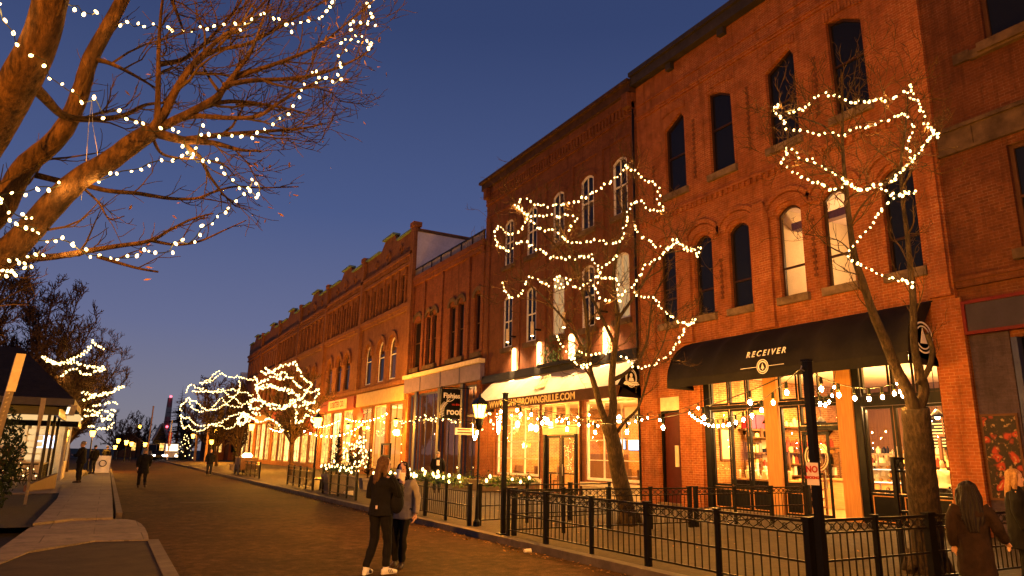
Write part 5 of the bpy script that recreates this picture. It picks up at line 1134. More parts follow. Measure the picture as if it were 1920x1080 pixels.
def conifer(label, base, h, rad, seed, name='conifer_tree', group=None, tiers=22, per=16, tr=None, mat='conifer', droop=.25, cat='tree'):
    rr = random.Random(seed); t = thing(name, label, cat, base, group); b = Vector(base); tk = MB(); tk.tube([b, b+Vector((0,0,h))], [tr or h*.022, .01], 7); tk.build('trunk', M['bark'], t); mb = MB()
    for i in range(tiers):
        f = i/tiers; z = h*(.08+.9*f); rl = rad*(1-f)**.8*rr.uniform(.75,1.15)
        for k in range(per):
            an = rr.uniform(0,2*PI); l = rl*rr.uniform(.6,1.1); d = Vector((math.cos(an),math.sin(an),-droop+.25*f)); a = b+Vector((0,0,z+rr.uniform(-.5,.5)*h/tiers)); s = Vector((-math.sin(an),math.cos(an),0))
            for j in range(3):
                c = a+d*l*(j+.6)/3; wd = l*.16*(1.3-.3*j); mb.add([c-d*l*.2, c+s*wd+Vector((0,0,-wd*.4)), c+d*l*.22, c-s*wd+Vector((0,0,-wd*.4))], [(0,1,2,3)])
    mb.build('crown', M[mat], t); return t
b = PY(328, 850, 135); conifer('ragged dark conifer beside the red and white mast', (b.x,135,0), 12.5, 3.6, 5, tiers=15, per=10, mat='twigfar')
# ---- masts, houses, vehicles, lamps at the street end
b = PY(306, 850, 250); mt = thing('radio_mast', 'tall pale red banded mast with red beacons beyond street end', 'mast', (b.x,250,0))
zt = PY(314,746,250).z
for k in range(6):
    mb = MB(); mb.tube([(b.x,250,zt*k/6),(b.x,250,zt*(k+1)/6)], [1.25-.09*k,1.25-.09*(k+1)], 10); mb.build('mast_section', M['mast_red' if k % 2 else 'galv'], mt)
for z in (zt+.4, PY(305,800,250).z):
    mb = MB(); mb.ball((b.x,248.4,z), .36, 8, 6); mb.build('beacon', M['redlamp'], mt)
def house(label, px0, px1, Y, h, roofh, wall, name='house', chim=False):
    a = PY(px0,850,Y).x; c = PY(px1,850,Y).x; t = thing(name, label, 'house', ((a+c)/2,Y,0), 'buildings at the street end')
    mb = MB(); mb.box(a,Y,0,c,Y+8,h); mb.prism([(a,Y,h),(c,Y,h),((a+c)/2,Y,h+roofh)], (0,8,0)); mb.build('wall', M[wall], t)
    mb = MB(); m_ = ((a+c)/2,Y-.35,h+roofh+.12)
    for e_ in (a-.3, c+.3): mb.add([(e_,Y-.35,h-.15),m_,(m_[0],Y+8.3,m_[2]),(e_,Y+8.3,h-.15)], [(0,1,2,3)]); mb.bar((e_,Y-.36,h-.15),m_,.22)
    rf = mb.build('roof', M['galv'], t)
    if chim: mb = MB(); mb.box(a+1,Y+2,h+roofh*.4,a+2.4,Y+3.2,h+roofh+2.2); mb.build('chimney', M['white'], rf)
    for k in range(2):
        x = a+(c-a)*(.3+.4*k); mb = MB(); mb.box(x-.4,Y-.05,1.4,x+.4,Y-.002,2.8); mb.build('window', M['litwin' if k else 'dark'], t)
house('small dark gabled house with pale bargeboards beyond the cross road', 287, 308, 150, 3.4, 3.0, 'black'); house('long low brick house left of the street end lamps', 215, 262, 160, 3.2, 1.6, 'brick_far'); house('tan house behind the orange lamps past the rounded tree', 385, 420, 132, 4.2, 2.2, 'brick_far2'); house('tall house with white chimney showing above the lit trees', 428, 458, 128, 11.2, 1.6, 'brick_far2', chim=True)
def vehicle(label, px, Y, L, hh, body, front, name='delivery_van', cat='van'):
    b = PY(px,850,Y); t = thing(name, label, cat, (b.x,Y,0), 'vehicles parked at the street end'); x = b.x
    mb = MB(); mb.box(x-1,Y,.45,x+1,Y+L,hh*.55); mb.prism([(x-.95,Y+.5,hh*.55),(x-.95,Y+1.1,hh),(x-.95,Y+L,hh),(x-.95,Y+L,hh*.55)], (1.9,0,0)); mb.build('body', M[body], t)
    mb = MB(); mb.prism([(x-.85,Y+.49,hh*.57),(x-.85,Y+1.06,hh*.97),(x+.85,Y+1.06,hh*.97),(x+.85,Y+.49,hh*.57)], (0,-.02,0)); mb.build('windscreen', M[front], t)
    for sx in (-.95,.75):
        for y in (Y+.8,Y+L-.9): mb = MB(); mb.tube([(x+sx,y,.35),(x+sx+.2,y,.35)], .35, 12); mb.build('wheel', M['black'], t)
    for sx in (-.65,.65): mb = MB(); mb.ball((x+sx,Y-.02,.75), (.16,.05,.12), 8, 5); mb.build('headlight', M['whitelamp'], t)
vehicle('white lit van facing the street at the cross road', 322, 126, 4.6, 2.6, 'white', 'litwhite'); vehicle('dark parked car left of the lit white van', 298, 127, 4.2, 1.5, 'black', 'dark', 'parked_car', 'car'); vehicle('pale box truck far left of the lit white van', 281, 131, 5.5, 2.5, 'galv', 'dark', 'box_truck', 'truck')
def stlamp(label, px, py, Y, s, group, mat='lantern_far', name='street_lamp', gz=0, arm=False):
    c = PY(px,py,Y); t = thing(name, label, 'street lamp', (c.x,Y,gz), group)
    mb = MB(); mb.tube([(c.x,Y,gz),(c.x,Y,gz+.5),(c.x,Y,c.z-s)], [s*.32,s*.22,s*.16], 8); mb.build('post', M['iron'], t)
    mb = MB(); mb.lathe((c.x,Y,c.z-s), [(s*.42,0),(s*.75,s*1.5),(s*.6,s*1.6)], 8); mb.build('lantern_glass', M[mat], t)
    mb = MB(); mb.lathe((c.x,Y,c.z+s*.62), [(s*.85,0),(s*.5,s*.4),(s*.12,s*.7),(s*.05,s*1.2)], 8); mb.build('cap', M['iron'], t); return t
FL = ((237,829,112,'leftmost of the low lamps at the street end'),(247,832,118,'second low lamp at the street end'),(222,826,122,'small lamp left of the low pair'),(272,833,125,'lamp just above the walking man'),(262,799,150,'high reddish lamp above the street end'),(216,838,130,'faintest lamp beside the sandwich board'),(362,817,120,'small lamp left of the timber posts'))
for i, (px, py, Y, lab) in enumerate(FL): stlamp('glowing orange '+lab, px, py, Y, .36, 'lamps at the street end')
t = stlamp('orange lantern behind the kiosk man', 174, 812, 62, .26, 'lanterns along the street', gz=.2); c = PY(174,812,62); lamp('lamp_light', (c.x+.6,62,c.z-.1), 2000, ORANGE, .3, parent=t)
for px, py, Y, s, lab in ((596,790,45,.36,'large blazing lantern at the right of the small lit tree'),(472,800,66,.34,'lantern glowing under the rounded lit tree'),(405,808,92,.36,'lantern left of the rounded lit tree trunk'),(397,828,104,.36,'lower lantern over the distant walker')):
    t = stlamp('orange '+lab, px, py, Y, s, 'lanterns along the street', 'lantern_far', gz=.13); c = PY(px,py,Y); lamp('lamp_light', (c.x+.8,Y,c.z-.1), 4600 if Y < 50 else 4600, ORANGE, .3, parent=t)
def lantern(label, x, y, z, mat, gz=.13, s=1.0, group='lanterns along the street', watt=0):
    t = thing('street_lantern', label, 'street lamp', (x,y,gz), group)
    mb = MB(); mb.lathe((x,y,gz), [(.085,0),(.085,.1),(.045,.16),(.036,.7),(.026,.8),(.022,z-gz-.6)], 12); mb.build('post', M['iron'], t, False)
    mb = MB(); n = 4
    def fr(r, zz): return [(x+r*math.cos(PI/4+k*PI/2), y+r*math.sin(PI/4+k*PI/2), zz) for k in range(4)]
    A, B = fr(.13*s, z-.42*s), fr(.235*s, z)
    mb.add(A+B, [(0,1,5,4),(1,2,6,5),(2,3,7,6),(3,0,4,7)]); mb.build('lantern_glass', M[mat], t)
    mb = MB()
    for k in range(4): mb.bar(A[k], B[k], .022); mb.bar(A[k], A[(k+1) % 4], .024); mb.bar(B[k], B[(k+1) % 4], .03)
    mb.lathe((x,y,z-.6), [(.045,0),(.09,.1),(.14*s,.6-.43*s)], 8); mb.build('lantern_frame', M['iron'], t)
    mb = MB(); mb.tube([(x,y,z+.01),(x,y,z+.12*s),(x,y,z+.19*s),(x,y,z+.21*s),(x,y,z+.34*s)], [.27*s,.17*s,.09*s,.04,.012], 4, ell=((1,1,0),)); mb.build('cap', M['iron'], t)
    if watt: lamp('lamp_light', (x,y,z-.2), watt, ORANGE, .14, parent=t)
    return t
lantern('four sided iron lantern glowing beside the cream awning and the fence', 7.75, 15.42, 2.94, 'lantern', s=.8, watt=2000)
lantern('iron lantern by the kerb just outside the frame', 7.75, -1.0, 4.3, 'lantern', s=1.0, watt=900)
lantern('iron lantern on the left pavement outside the frame', -8, -4.0, 5.5, 'lantern', gz=-.02, s=1.0, watt=21000)
# ================================================================== patio fences
ZF = 1.06
def fence(label, a, b, nbay, posts=None, gz=.13, wide=.085, group='black iron patio fences', lattice=True, h=ZF):
    a = Vector((*a, gz)); b = Vector((*b, gz)); t = thing('iron_fence', label, 'fence', a, group); d = (b-a)/nbay; L = d.length; u = d.normalized(); n = Vector((-u.y,u.x,0)); H_ = h-gz
    for k in range(nbay+1):
        p = a+d*k; w_ = wide if (k % 2 == 0) else wide*.7; mb = MB(); mb.obox(p+Vector((0,0,H_/2)), u*w_/2, n*w_/2, Vector((0,0,H_/2))); mb.obox(p+Vector((0,0,H_+.015)), u*(w_/2+.012), n*(w_/2+.012), Vector((0,0,.014))); mb.build('post', M['iron'], t)
    for k in range(nbay):
        mb = MB(); p0 = a+d*k+u*wide*.5; p1 = a+d*(k+1)-u*wide*.5
        for z, th in ((H_-.02,.034),(H_-.17,.022),(.44,.024),(.12,.026)): mb.bar(p0+Vector((0,0,z)), p1+Vector((0,0,z)), .028, th)
        nb = max(3, int(L/.135)); 
        for j in range(1, nb): q_ = p0.lerp(p1, j/nb); mb.bar(q_+Vector((0,0,.12)), q_+Vector((0,0,H_-.17)), .0125)
        if lattice:
            m_ = max(2, int(L/.19))
            for j in range(m_):
                q0, q1 = p0.lerp(p1, j/m_), p0.lerp(p1, (j+1)/m_)
                mb.bar(q0+Vector((0,0,H_-.16)), q1+Vector((0,0,H_-.04)), .011); mb.bar(q1+Vector((0,0,H_-.16)), q0+Vector((0,0,H_-.04)), .011)
                c = q0.lerp(q1,.5)+Vector((0,0,H_-.1)); mb.tube([c+u*.035*math.cos(s*PI/4)+Vector((0,0,.035*math.sin(s*PI/4))) for s in range(9)], .007, 4)
        mb.build('panel', M['ironrail'], t)
    return t
XF = 7.47
fence('black iron fence along the kerb in front of the coffee shop with lattice top', (XF,6.0), (XF,13.4), 5)
fence('black iron fence running from the tall sign pole toward the two stemmed tree', (XF+.14,6.0), (9.9,6.0), 2)
fence('black iron fence between the two stemmed tree and the end pier', (10.05,6.05), (14.2,6.05), 3)
fence('black iron fence crossing the patio from the left pole toward the grille entrance', (XF+.14,13.4), (12.6,13.5), 4)
fence('black iron fence at the back of the patio behind the grille tree', (12.8,13.5), (16.9,13.6), 3)
fence('black iron fence beside the lantern crossing from the kerb toward the grille window', (7.85,15.5), (12.2,16.2), 3, lattice=False)
fence('black iron fence along the kerb outside the fish restaurant', (7.62,15.55), (7.75,22.6), 5, lattice=False)
fence('black iron fence farther along the kerb behind the two women', (7.75,24.8), (7.85,29.6), 4, lattice=False)
fence('black iron fence around the bench beyond the conifer planter', (7.95,31.6), (8.15,37.5), 4, lattice=False)
fence('farthest iron fence under the small lit tree', (8.2,45.5), (8.4,56), 6, lattice=False)
GY = 7.3; g0 = PX(1676,860,11.3); GX = PY(1676,900,GY).x; gt = thing('iron_gate', 'tall black iron gate with lattice head half hidden behind the two stemmed tree', 'gate', (GX+.4,GY,.13)); mb = MB(); GT = PY(1676,857,GY).z
for x in (GX,GX+.8): mb.box(x,GY-.03,.13,x+.05,GY+.03,GT)
for z in (GT-.04,GT-.24,.95,.3): mb.box(GX+.05,GY-.025,z,GX+.8,GY+.025,z+.035)
mb.build('gate_frame', M['iron'], gt); mb = MB()
for k in range(6): mb.bar((GX+.14+.12*k,GY,.31),(GX+.14+.12*k,GY,.96),.013)
mb.build('pickets', M['iron'], gt); mb = MB()
for k in range(4): x = GX+.05+.1875*k; mb.bar((x,GY,GT-.21),(x+.1875,GY,GT-.04),.014); mb.bar((x+.1875,GY,GT-.21),(x,GY,GT-.04),.014)
mb.build('lattice', M['iron'], gt)
def pole(label, x, y, z, w_=.1):
    t = thing('string_light_pole', label, 'pole', (x,y,.13), 'tall fence poles carrying festoon lights')
    mb = MB(); mb.box(x-w_/2,y-w_/2,.13,x+w_/2,y+w_/2,z); mb.box(x-w_/2-.01,y-w_/2-.01,z,x+w_/2+.01,y+w_/2+.01,z+.03); mb.build('post', M['iron'], t)
    mb = MB(); mb.box(x-.11,y-.11,.131,x+.11,y+.11,.16); mb.build('base_plate', M['iron'], t); mb = MB(); mb.tube([(x-.06,y,z-.12),(x-.12,y,z-.1),(x-.1,y,z-.06)], .008, 5); mb.build('hook', M['steel'], t); return t
pole('tall black pole with paper notice at the near fence corner', XF, 5.83, 2.95, .085)
pole('tall black pole at the far fence corner in front of the grille window', XF, 13.62, 3.05, .085)
nt_ = thing('paper_notice', 'white paper notice with red lettering taped to the near tall pole', 'notice', (XF-.075, 5.83, 1.5)); nc = PX(1509,888,XF-.08); zc = nc.z
mb = MB(); mb.box(XF-.06,5.75,zc-.13,XF-.046,5.91,zc+.13); mb.build('sheet', M['paperm'], nt_)
mb = text_mb('NO', .105, (XF-.064,5.83,zc+.05), (0,-1,0), (0,0,1), (-1,0,0), .003, 0, 1, .004); mb2 = text_mb('SMOKING', .042, (XF-.064,5.83,zc-.045), (0,-1,0), (0,0,1), (-1,0,0), .003, 0, 1, .003); mb.add(mb2.v, mb2.f); mb.m += []; mb.build('lettering', M['red'], nt_)
# ---- festoon strings over the patio
rf_ = random.Random(3)
def festoon(label, a, b, sag, step=.85, mesh='fest', n=24, group='festoon strings over the patio'):
    a, b = Vector(a), Vector(b); pts = [a.lerp(b,i/n)-Vector((0,0,sag*4*(i/n)*(1-i/n))) for i in range(n+1)]
    t = thing('festoon_string', label, 'string lights', a, group); mb = MB(); mb.tube(pts, .007, 4, cap=False); L = sum((q-p).length for p, q in zip(pts,pts[1:])); k = max(2,int(L/step)); sp_ = resample(pts, k+2)[1:-1]
    for p in sp_: mb.tube([p, p-Vector((0,0,.09))], [.02,.026], 6)
    mb.build('wire', M['wire'], t)
    for p in sp_:
        o = bpy.data.objects.new('bulb', BM[mesh]); COL.objects.link(o); o.parent = t; o.location = p-a-Vector((0,0,.155)); o.rotation_euler = (PI+rf_.uniform(-.15,.15),rf_.uniform(-.15,.15),0)
P2 = (XF-.1,5.83,2.87); P1_ = (XF-.1,13.62,2.97)
festoon('festoon string sagging along the fence between the two tall poles', P2, P1_, .62, .95)
festoon('festoon string from the near pole to the brick pier left of the folding panes', P2, (D-.12,18.9,3.55), .55, .95)
festoon('festoon string from the far pole to the pier beside the dark red door', P1_, (D-.12,20.7,3.45), .42, .8)
festoon('festoon string from the far pole across to the middle timber column', P1_, (D-1.2,15.8,3.95), .7, 2.2)
festoon('festoon string from the near pole to the fork of the two stemmed tree', P2, (10.95,6.75,3.05), .2, .55)
festoon('festoon string from the near pole to the awning edge above the entrance', P2, (D-1.33,12.0,4.05), .5, 1.7)
festoon('short festoon string from the two stemmed tree to the awning end', (11.1,6.8,3.1), (D-1.3,10.4,4.05), .35, 1.6)
festoon('festoon string from the far pole to the left end of the cream awning', P1_, (D-1.25,31,4.0), .8, .95)
festoon('festoon string hanging under the cream awning over the grille entrance', (D-1.15,21.8,3.7), (D-1.15,30.5,3.9), .35, .8)
festoon('festoon string from the lantern to the fish restaurant corner', (7.75,15.5,2.5), (D-.3,35.6,3.6), .5, 1.0)
festoon('added festoon string along the upper shop fascia of the victorian row', (D-1.0,47,4.7), (D-1.0,58.5,4.7), .5, .9)  # this and the next three strings are added for warm light
festoon('added festoon string along the second bay of the victorian row', (D-1.0,59,4.6), (D-1.0,72,4.6), .5, 1.0)
festoon('added festoon string along the third bay of the victorian row', (D-1.0,72.5,4.6), (D-1.0,90,4.6), .6, 1.3)
festoon('added festoon string from the bench fence to the maple leaf sign', (8.1,36,3.0), (D-.6,54,4.2), .7, 1.4)
for i, (y, lab) in enumerate(((47.2,'added wall lantern on the pier right of the maple leaf shop'),(58.6,'added wall lantern between the maple leaf shop and the lobster sign'),(70.2,'added wall lantern on the third pier of the victorian row'),(81.9,'farthest added wall lantern on the victorian row'))):
    t = thing('added_wall_lantern', lab, 'wall lamp', (D-.5,y,3.6), 'added wall lanterns on the victorian row'); mb = MB(); mb.lathe((D-.55,y,3.6),[(.1,0),(.17,.36),(.16,.38)],6); mb.build('glass', M['lantern_far'], t); mb = MB(); mb.lathe((D-.55,y,3.99),[(.2,0),(.05,.16)],6); mb.bar((D-.55,y,4.1),(D-.28,y,4.1),.04); mb.build('cap', M['iron'], t); lamp('lamp_light', (D-.85,y,3.8), 900, ORANGE, .1, parent=t)  # lanterns added to warm the far shopfronts
G9 = 'fairy lights around the fish restaurant'
fz = [PX(x,y,D-.35) for x, y in ((740,792),(770,790),(795,782),(815,788),(840,783),(860,795))]; string('fairy light garland across the fish restaurant front', spline(fz,4), 'gar', .3, .02, rf_, .08, G9)
string('column of fairy lights down the brick pier of the fish restaurant', [PX(754,800,D-.3), PX(753,835,D-.3), PX(752,865,D-.3)], 'gar', .42, .012, rf_, .02, G9)
string('loose fairy lights hanging beside the white hanging board', [PX(861,812,D-.4), PX(860,850,D-.4), PX(857,880,D-.4)], 'gar', .7, .012, rf_, .06, G9)
fz = [PX(x,y,12.5) for x, y in ((905,800),(900,786),(912,777),(918,772),(915,790),(925,800))]; string('small tangle of fairy lights just right of the lantern', fz, 'gar', .16, .012, rf_, .05, G9)
# ---- garlanded rails
def garland(label, pts, rad=.16, n=900, step=.13, bulbs=True):
    t = thing('garland', label, 'garland', pts[0], 'evergreen garlands with lights on the railings'); P = resample(pts, 40); mb = MB()
    for i in range(n):
        c = rf_.choice(P)+Vector((rf_.gauss(0,rad*.5),rf_.gauss(0,rad*.6),rf_.gauss(0,rad*.5))); s = rf_.uniform(.03,.075); a = rf_.uniform(0,6.28); u = Vector((rf_.gauss(0,1),rf_.gauss(0,1),rf_.gauss(0,1))).normalized()*s; v = u.orthogonal().normalized()*s*.35; mb.add([c-u,c+v,c+u,c-v],[(0,1,2,3)])
    mb.tube(P, .02, 5); mb.build('greenery', M['ivy'], t)
    if bulbs:
        for p in resample(pts, int(sum((Vector(b)-Vector(a)).length for a,b in zip(pts,pts[1:]))/step)):
            o = bpy.data.objects.new('bulb', BM['gar']); COL.objects.link(o); o.parent = t; o.location = p-Vector(pts[0])+Vector((-.08+rf_.gauss(0,.08),rf_.gauss(0,.08),rf_.gauss(.05,.07)))
garland('lit evergreen garland along the fence in front of the fish restaurant', [(7.62,15.9,1.12),(7.65,18,1.14),(7.7,20.5,1.12),(7.74,22.5,1.14)], .15, 1200, .19)
garland('lit evergreen garland on the cross fence under the grille window', [(8.0,15.55,1.12),(8.7,15.65,1.13),(9.5,15.75,1.12)], .12, 350, .22)
garland('lit evergreen garland on the fence behind the two women', [(7.75,25,1.15),(7.85,29.5,1.15)], .17, 700, .22)
gp = thing('planter_box', 'long dark planter box with greenery below the left grille window', 'planter', (15.6,29,.13)); mb = MB(); mb.box(15.3,25.9,.13,15.9,33.2,.6); mb.build('box', M['woodd'], gp); mb = MB()
for i in range(420):
    c = Vector((15.6+rf_.gauss(0,.2),rf_.uniform(26,33.1),.62+abs(rf_.gauss(0,.17)))); s = rf_.uniform(.04,.09); u = Vector((rf_.gauss(0,1),rf_.gauss(0,1),rf_.gauss(0,1))).normalized()*s; v = u.orthogonal().normalized()*s*.4; mb.add([c-u,c+v,c+u,c-v],[(0,1,2,3)])
mb.build('foliage', M['conifer'], gp)
# ---- street objects on the right pavement
def potconifer(label, x, y, s=1.0, hh=1.9, h0=.75, seed=1):
    t = thing('planter', label, 'planter', (x,y,.13), 'concrete planters with conifers'); mb = MB(); w0_, w1_ = .36*s, .46*s
    mb.add([(x-w0_,y-w0_,.13),(x+w0_,y-w0_,.13),(x+w0_,y+w0_,.13),(x-w0_,y+w0_,.13),(x-w1_,y-w1_,.13+h0),(x+w1_,y-w1_,.13+h0),(x+w1_,y+w1_,.13+h0),(x-w1_,y+w1_,.13+h0)],[(0,1,2,3),(0,1,5,4),(1,2,6,5),(2,3,7,6),(3,0,4,7)])
    mb.box(x-w1_-.04,y-w1_-.04,.13+h0-.1,x+w1_+.04,y+w1_+.04,.13+h0-.001); mb.build('box', M['planter'], t); mb = MB(); mb.box(x-w1_+.05,y-w1_+.05,.13+h0,x+w1_-.05,y+w1_-.05,.14+h0); mb.build('soil', M['soil'], t)
    conifer(label.replace('concrete planter holding a ','')+', in its planter', (x,y,.14+h0), hh, .45*s, seed, 'potted_conifer', 'potted conifers', 16, 14, droop=-.25)
pc = PZ(628,925,.13); potconifer('concrete planter holding a dark clipped conifer left of the two women', pc.x, pc.y, 1.0, 2.1, .75, 3)
for i, (px, py, nm) in enumerate(((654,858,'nearest the lit twig tree'),(690,868,'right of the lit twig tree'),(438,868,'behind the far dark cart'),(452,866,'under the rounded lit tree'))):
    c = PX(px,880,10.5 if i < 2 else 9.6); potconifer('concrete planter holding a small conifer '+nm, c.x, c.y, .7, 1.7 if i < 2 else 2.4, .5, 20+i)
tc_ = PX(668,838,11.2); tt = thing('light_tree', 'small twig tree thick with white fairy lights in front of the bright shop', 'light tree', (tc_.x,tc_.y,.13)); mb = MB(); mb.tube([(tc_.x,tc_.y,.13),(tc_.x,tc_.y,1.0)],.05,6)
tips = []
for i in range(70):
    v = Vector((rf_.gauss(0,1),rf_.gauss(0,1),rf_.gauss(0,1))).normalized(); e_ = Vector((tc_.x,tc_.y,1.75))+Vector((v.x*.85,v.y*.85,v.z*1.15))*rf_.uniform(.5,1); mb.tube([(tc_.x,tc_.y,.9),Vector((tc_.x,tc_.y,1.2)).lerp(e_,.5)+Vector((0,0,.1)),e_],[.025,.015,.008],4); tips.append(e_)
mb.build('branches', M['twig'], tt)
for e_ in tips+[e_.lerp(Vector((tc_.x,tc_.y,1.5)),.3) for e_ in tips[:28]]:
    o = bpy.data.objects.new('bulb', BM['gar']); COL.objects.link(o); o.parent = tt; o.location = e_-Vector(tt['_w'])
mbd = thing('menu_stand', 'black menu stand with three white sheets behind the two women', 'menu stand', (12.5,30,.13)); c = PX(722,868,10.2); x, y = c.x, c.y; mbd.location = (x,y,.13); mbd['_w'] = (x,y,.13)
mb = MB(); mb.box(x-.04,y-.55,.13,x+.04,y-.47,2.15); mb.box(x-.04,y+.47,.13,x+.04,y+.55,2.15); mb.box(x-.04,y-.47,2.07,x+.04,y+.47,2.15); mb.box(x-.04,y-.47,1.6,x+.04,y+.47,1.68); mb.box(x-.03,y-.47,.6,x+.03,y+.47,1.6); mb.build('frame', M['iron'], mbd); mb = MB()
for k in range(3): mb.box(x-.045,y-.4+.28*k,.85,x-.031,y-.18+.28*k,1.5)
mb.build('menu_sheets', M['paperm'], mbd)
# hanging signs
fs = thing('hanging_sign', 'black hanging sign with white fish skeleton and roof lettering', 'sign', (D-1.6,36.5,3.1)); ys = 36.5; a = PY(828,728,ys); b = PY(862,786,ys)
x0, x1, z0, z1 = a.x, b.x, b.z, a.z; mb = MB(); mb.box(x0,ys,z0,x1,ys+.12,z1); mb.build('board', M['black'], fs); mb = MB(); mb.bar((x0,ys+.06,z1+.08),(D,ys+.06,z1+.08),.05); mb.bar((x0+.2,ys+.06,z1),(x0+.2,ys+.06,z1+.08),.03); mb.bar((x1-.2,ys+.06,z1),(x1-.2,ys+.06,z1+.08),.03); mb.build('bracket', M['iron'], fs)
w_ = x1-x0; mb = text_mb('Fishies', w_*.33, ((x0+x1)/2+.05,ys-.006,z1-w_*.33),(1,0,0),(0,0,1),(0,-1,0),.008,0,1,.012); q2 = text_mb('roof', w_*.44, (x0+w_*.68,ys-.006,z0+w_*.33),(1,0,0),(0,0,1),(0,-1,0),.008,0,1,.014); mb.add(q2.v,q2.f)
zm = (z0+z1)/2; sp_ = spline([(x0+w_*.08,ys-.01,z0+w_*.05),(x0+w_*.06,ys-.01,z0+w_*.45),(x0+w_*.2,ys-.01,zm+w_*.0),(x0+w_*.45,ys-.01,zm+w_*.2)],6); mb.tube(sp_, .02, 5)
for i in range(2,len(sp_)-5): d_ = Vector((.13,0,.1)) if i%1==0 else 0; mb.bar(sp_[i]-Vector((.12,0,-.04)), sp_[i]+Vector((.13,0,-.03)), .022)
mb.tube([Vector((x0+w_*.5+.24*math.cos(t_),ys-.01,zm+w_*.24+.14*math.sin(t_)+.1*math.cos(t_))) for t_ in [2*PI*k/16 for k in range(17)]], .02, 5); mb.build('lettering', M['lettering'], fs)
mb = text_mb('on the', w_*.15, (x0+w_*.76,ys-.006,zm-w_*.02),(1,0,0),(0,0,1),(0,-1,0),.008,0,1,.006); mb.build('red_lettering', M['red'], fs)
hb = thing('hanging_board', 'small white hanging board under the fish sign', 'sign', (D-1.2,35.9,2.6)); a = PY(854,802,35.2); b = PY(892,816,35.2); mb = MB(); mb.box(a.x,35.2,b.z,b.x,35.26,a.z); mb.build('board', M['paperm'], hb); mb = MB(); mb.bar((a.x+.1,35.23,a.z),(a.x+.1,35.23,a.z+.35),.02); mb.bar((b.x-.1,35.23,a.z),(b.x-.1,35.23,a.z+.35),.02); mb.bar((a.x,35.23,a.z+.36),(D,35.23,a.z+.36),.03); mb.build('bracket', M['iron'], hb)
mb = MB()
for k in range(2): mb.box(a.x+.12,35.192,b.z+.09+.15*k,b.x-.15-.2*k,35.199,b.z+.15+.15*k)
mb.build('lettering', M['brown'], hb)
ls = thing('shop_sign', 'cream signboard with dark red letters on the victorian row', 'sign', (D-.22,63,5.45)); mb = MB(); mb.box(D-.3,60.6,5.45,D-.205,66.2,6.3); mb.build('board', M['cream'], ls); mb = text_mb('LOBSTER CO.', .72, (D-.304,63.4,5.87),(0,-1,0),(0,0,1),(-1,0,0),.01,0,1,.012); mb.build('lettering', M['redbrown'], ls)
ml = thing('maple_leaf_sign', 'red maple leaf shop sign hanging above the bright doorway', 'sign', (D-.6,55.3,4.3)); c = Vector((D-.62,55.2,4.55)); leaf = [(0,1),(.16,.62),(.42,.75),(.34,.3),(.62,.45),(.7,.3),(1,.28),(.82,.02),(.92,-.1),(.4,-.42),(.42,-.6),(.05,-.52),(.03,-.95),(-.03,-.95),(-.05,-.52),(-.42,-.6),(-.4,-.42),(-.92,-.1),(-.82,.02),(-1,.28),(-.7,.3),(-.62,.45),(-.34,.3),(-.42,.75),(-.16,.62)]
mb = MB(); mb.prism([c+Vector((0,-u_*.85,v_*.62)) for u_, v_ in leaf], (.08,0,0)); mb.box(c.x-.02,c.y-1.1,c.z-.85,c.x+.08,c.y+1.1,c.z-.48); mb.build('board', M['red'], ml); mb = MB(); mb.box(c.x-.03,c.y-.7,c.z-.73,c.x-.021,c.y+.7,c.z-.6); mb.build('lettering', M['lettering'], ml); mb = MB(); mb.bar((c.x+.04,c.y-.6,c.z),(D,c.y-.6,c.z+.5),.03); mb.bar((c.x+.04,c.y+.6,c.z),(D,c.y+.6,c.z+.5),.03); mb.build('bracket', M['iron'], ml)
ds = thing('dark_red_sign', 'oval dark red hanging sign beside the blazing lantern', 'sign', (D-1.5,66,4.2)); c = PX(582,795,D-1.5); mb = MB(); mb.tube([c+Vector((0,0,0)),c+Vector((0,.1,0))],[.9,.9],20,ell=((1,0,0),)); mb.build('board', M['redbrown'], ds); mb = MB(); mb.bar(c+Vector((0,.05,.9)),(D,c.y+.05,c.z+.95),.05); mb.build('bracket', M['iron'], ds)
# bench, cart, litter, timber posts
bn = PZ(578,918,.13); bt = thing('bench', 'dark slatted bench standing inside the far kerb fence', 'bench', bn); x, y = bn.x+.5, bn.y
for k in range(5): pass
mb = MB()
for k in range(4): mb.box(x-.2+.11*k,y-.8,.56,x-.12+.11*k,y+.8,.6)
mb.build('seat', M['woodd'], bt); mb = MB()
for k in range(3): mb.box(x+.24,y-.8,.68+.13*k,x+.28,y+.8,.78+.13*k)
mb.build('backrest', M['woodd'], bt)
for s in (-.7,.7): mb = MB(); mb.bar((x-.18,y+s,.13),(x-.18,y+s,.56),.05); mb.bar((x+.22,y+s,.13),(x+.27,y+s,1.05),.05); mb.bar((x-.2,y+s,.53),(x+.24,y+s,.53),.04); mb.build('leg', M['iron'], bt)
kt = PZ(458,890,.13); ct = thing('market_cart', 'dark wooden cart with glowing top under the rounded lit tree', 'cart', kt); x, y = kt.x, kt.y
mb = MB(); mb.box(x-.5,y-1.2,.5,x+.6,y+1.2,1.25); mb.build('box', M['woodd'], ct); mb = MB(); mb.box(x-.52,y-1.25,1.252,x+.62,y+1.25,1.31); mb.build('worktop', M['woodl'], ct); mb = MB(); mb.lathe((x,y-.4,1.312),[(.3,0),(.34,.12),(.2,.26)],10); mb.build('lamp_shade', M['pendlamp'], ct)
for sy in (-.8,.8): mb = MB(); mb.tube([(x-.55,y+sy,.48),(x-.5,y+sy,.48)],.35,14); mb.build('wheel', M['iron'], ct)
for i, (px, py, h, w2_, lab) in enumerate(((409,872,2.9,.2,'thick'),(395,858,3.4,.16,'leaning'))): pass
pp = PY(425,0,118); 
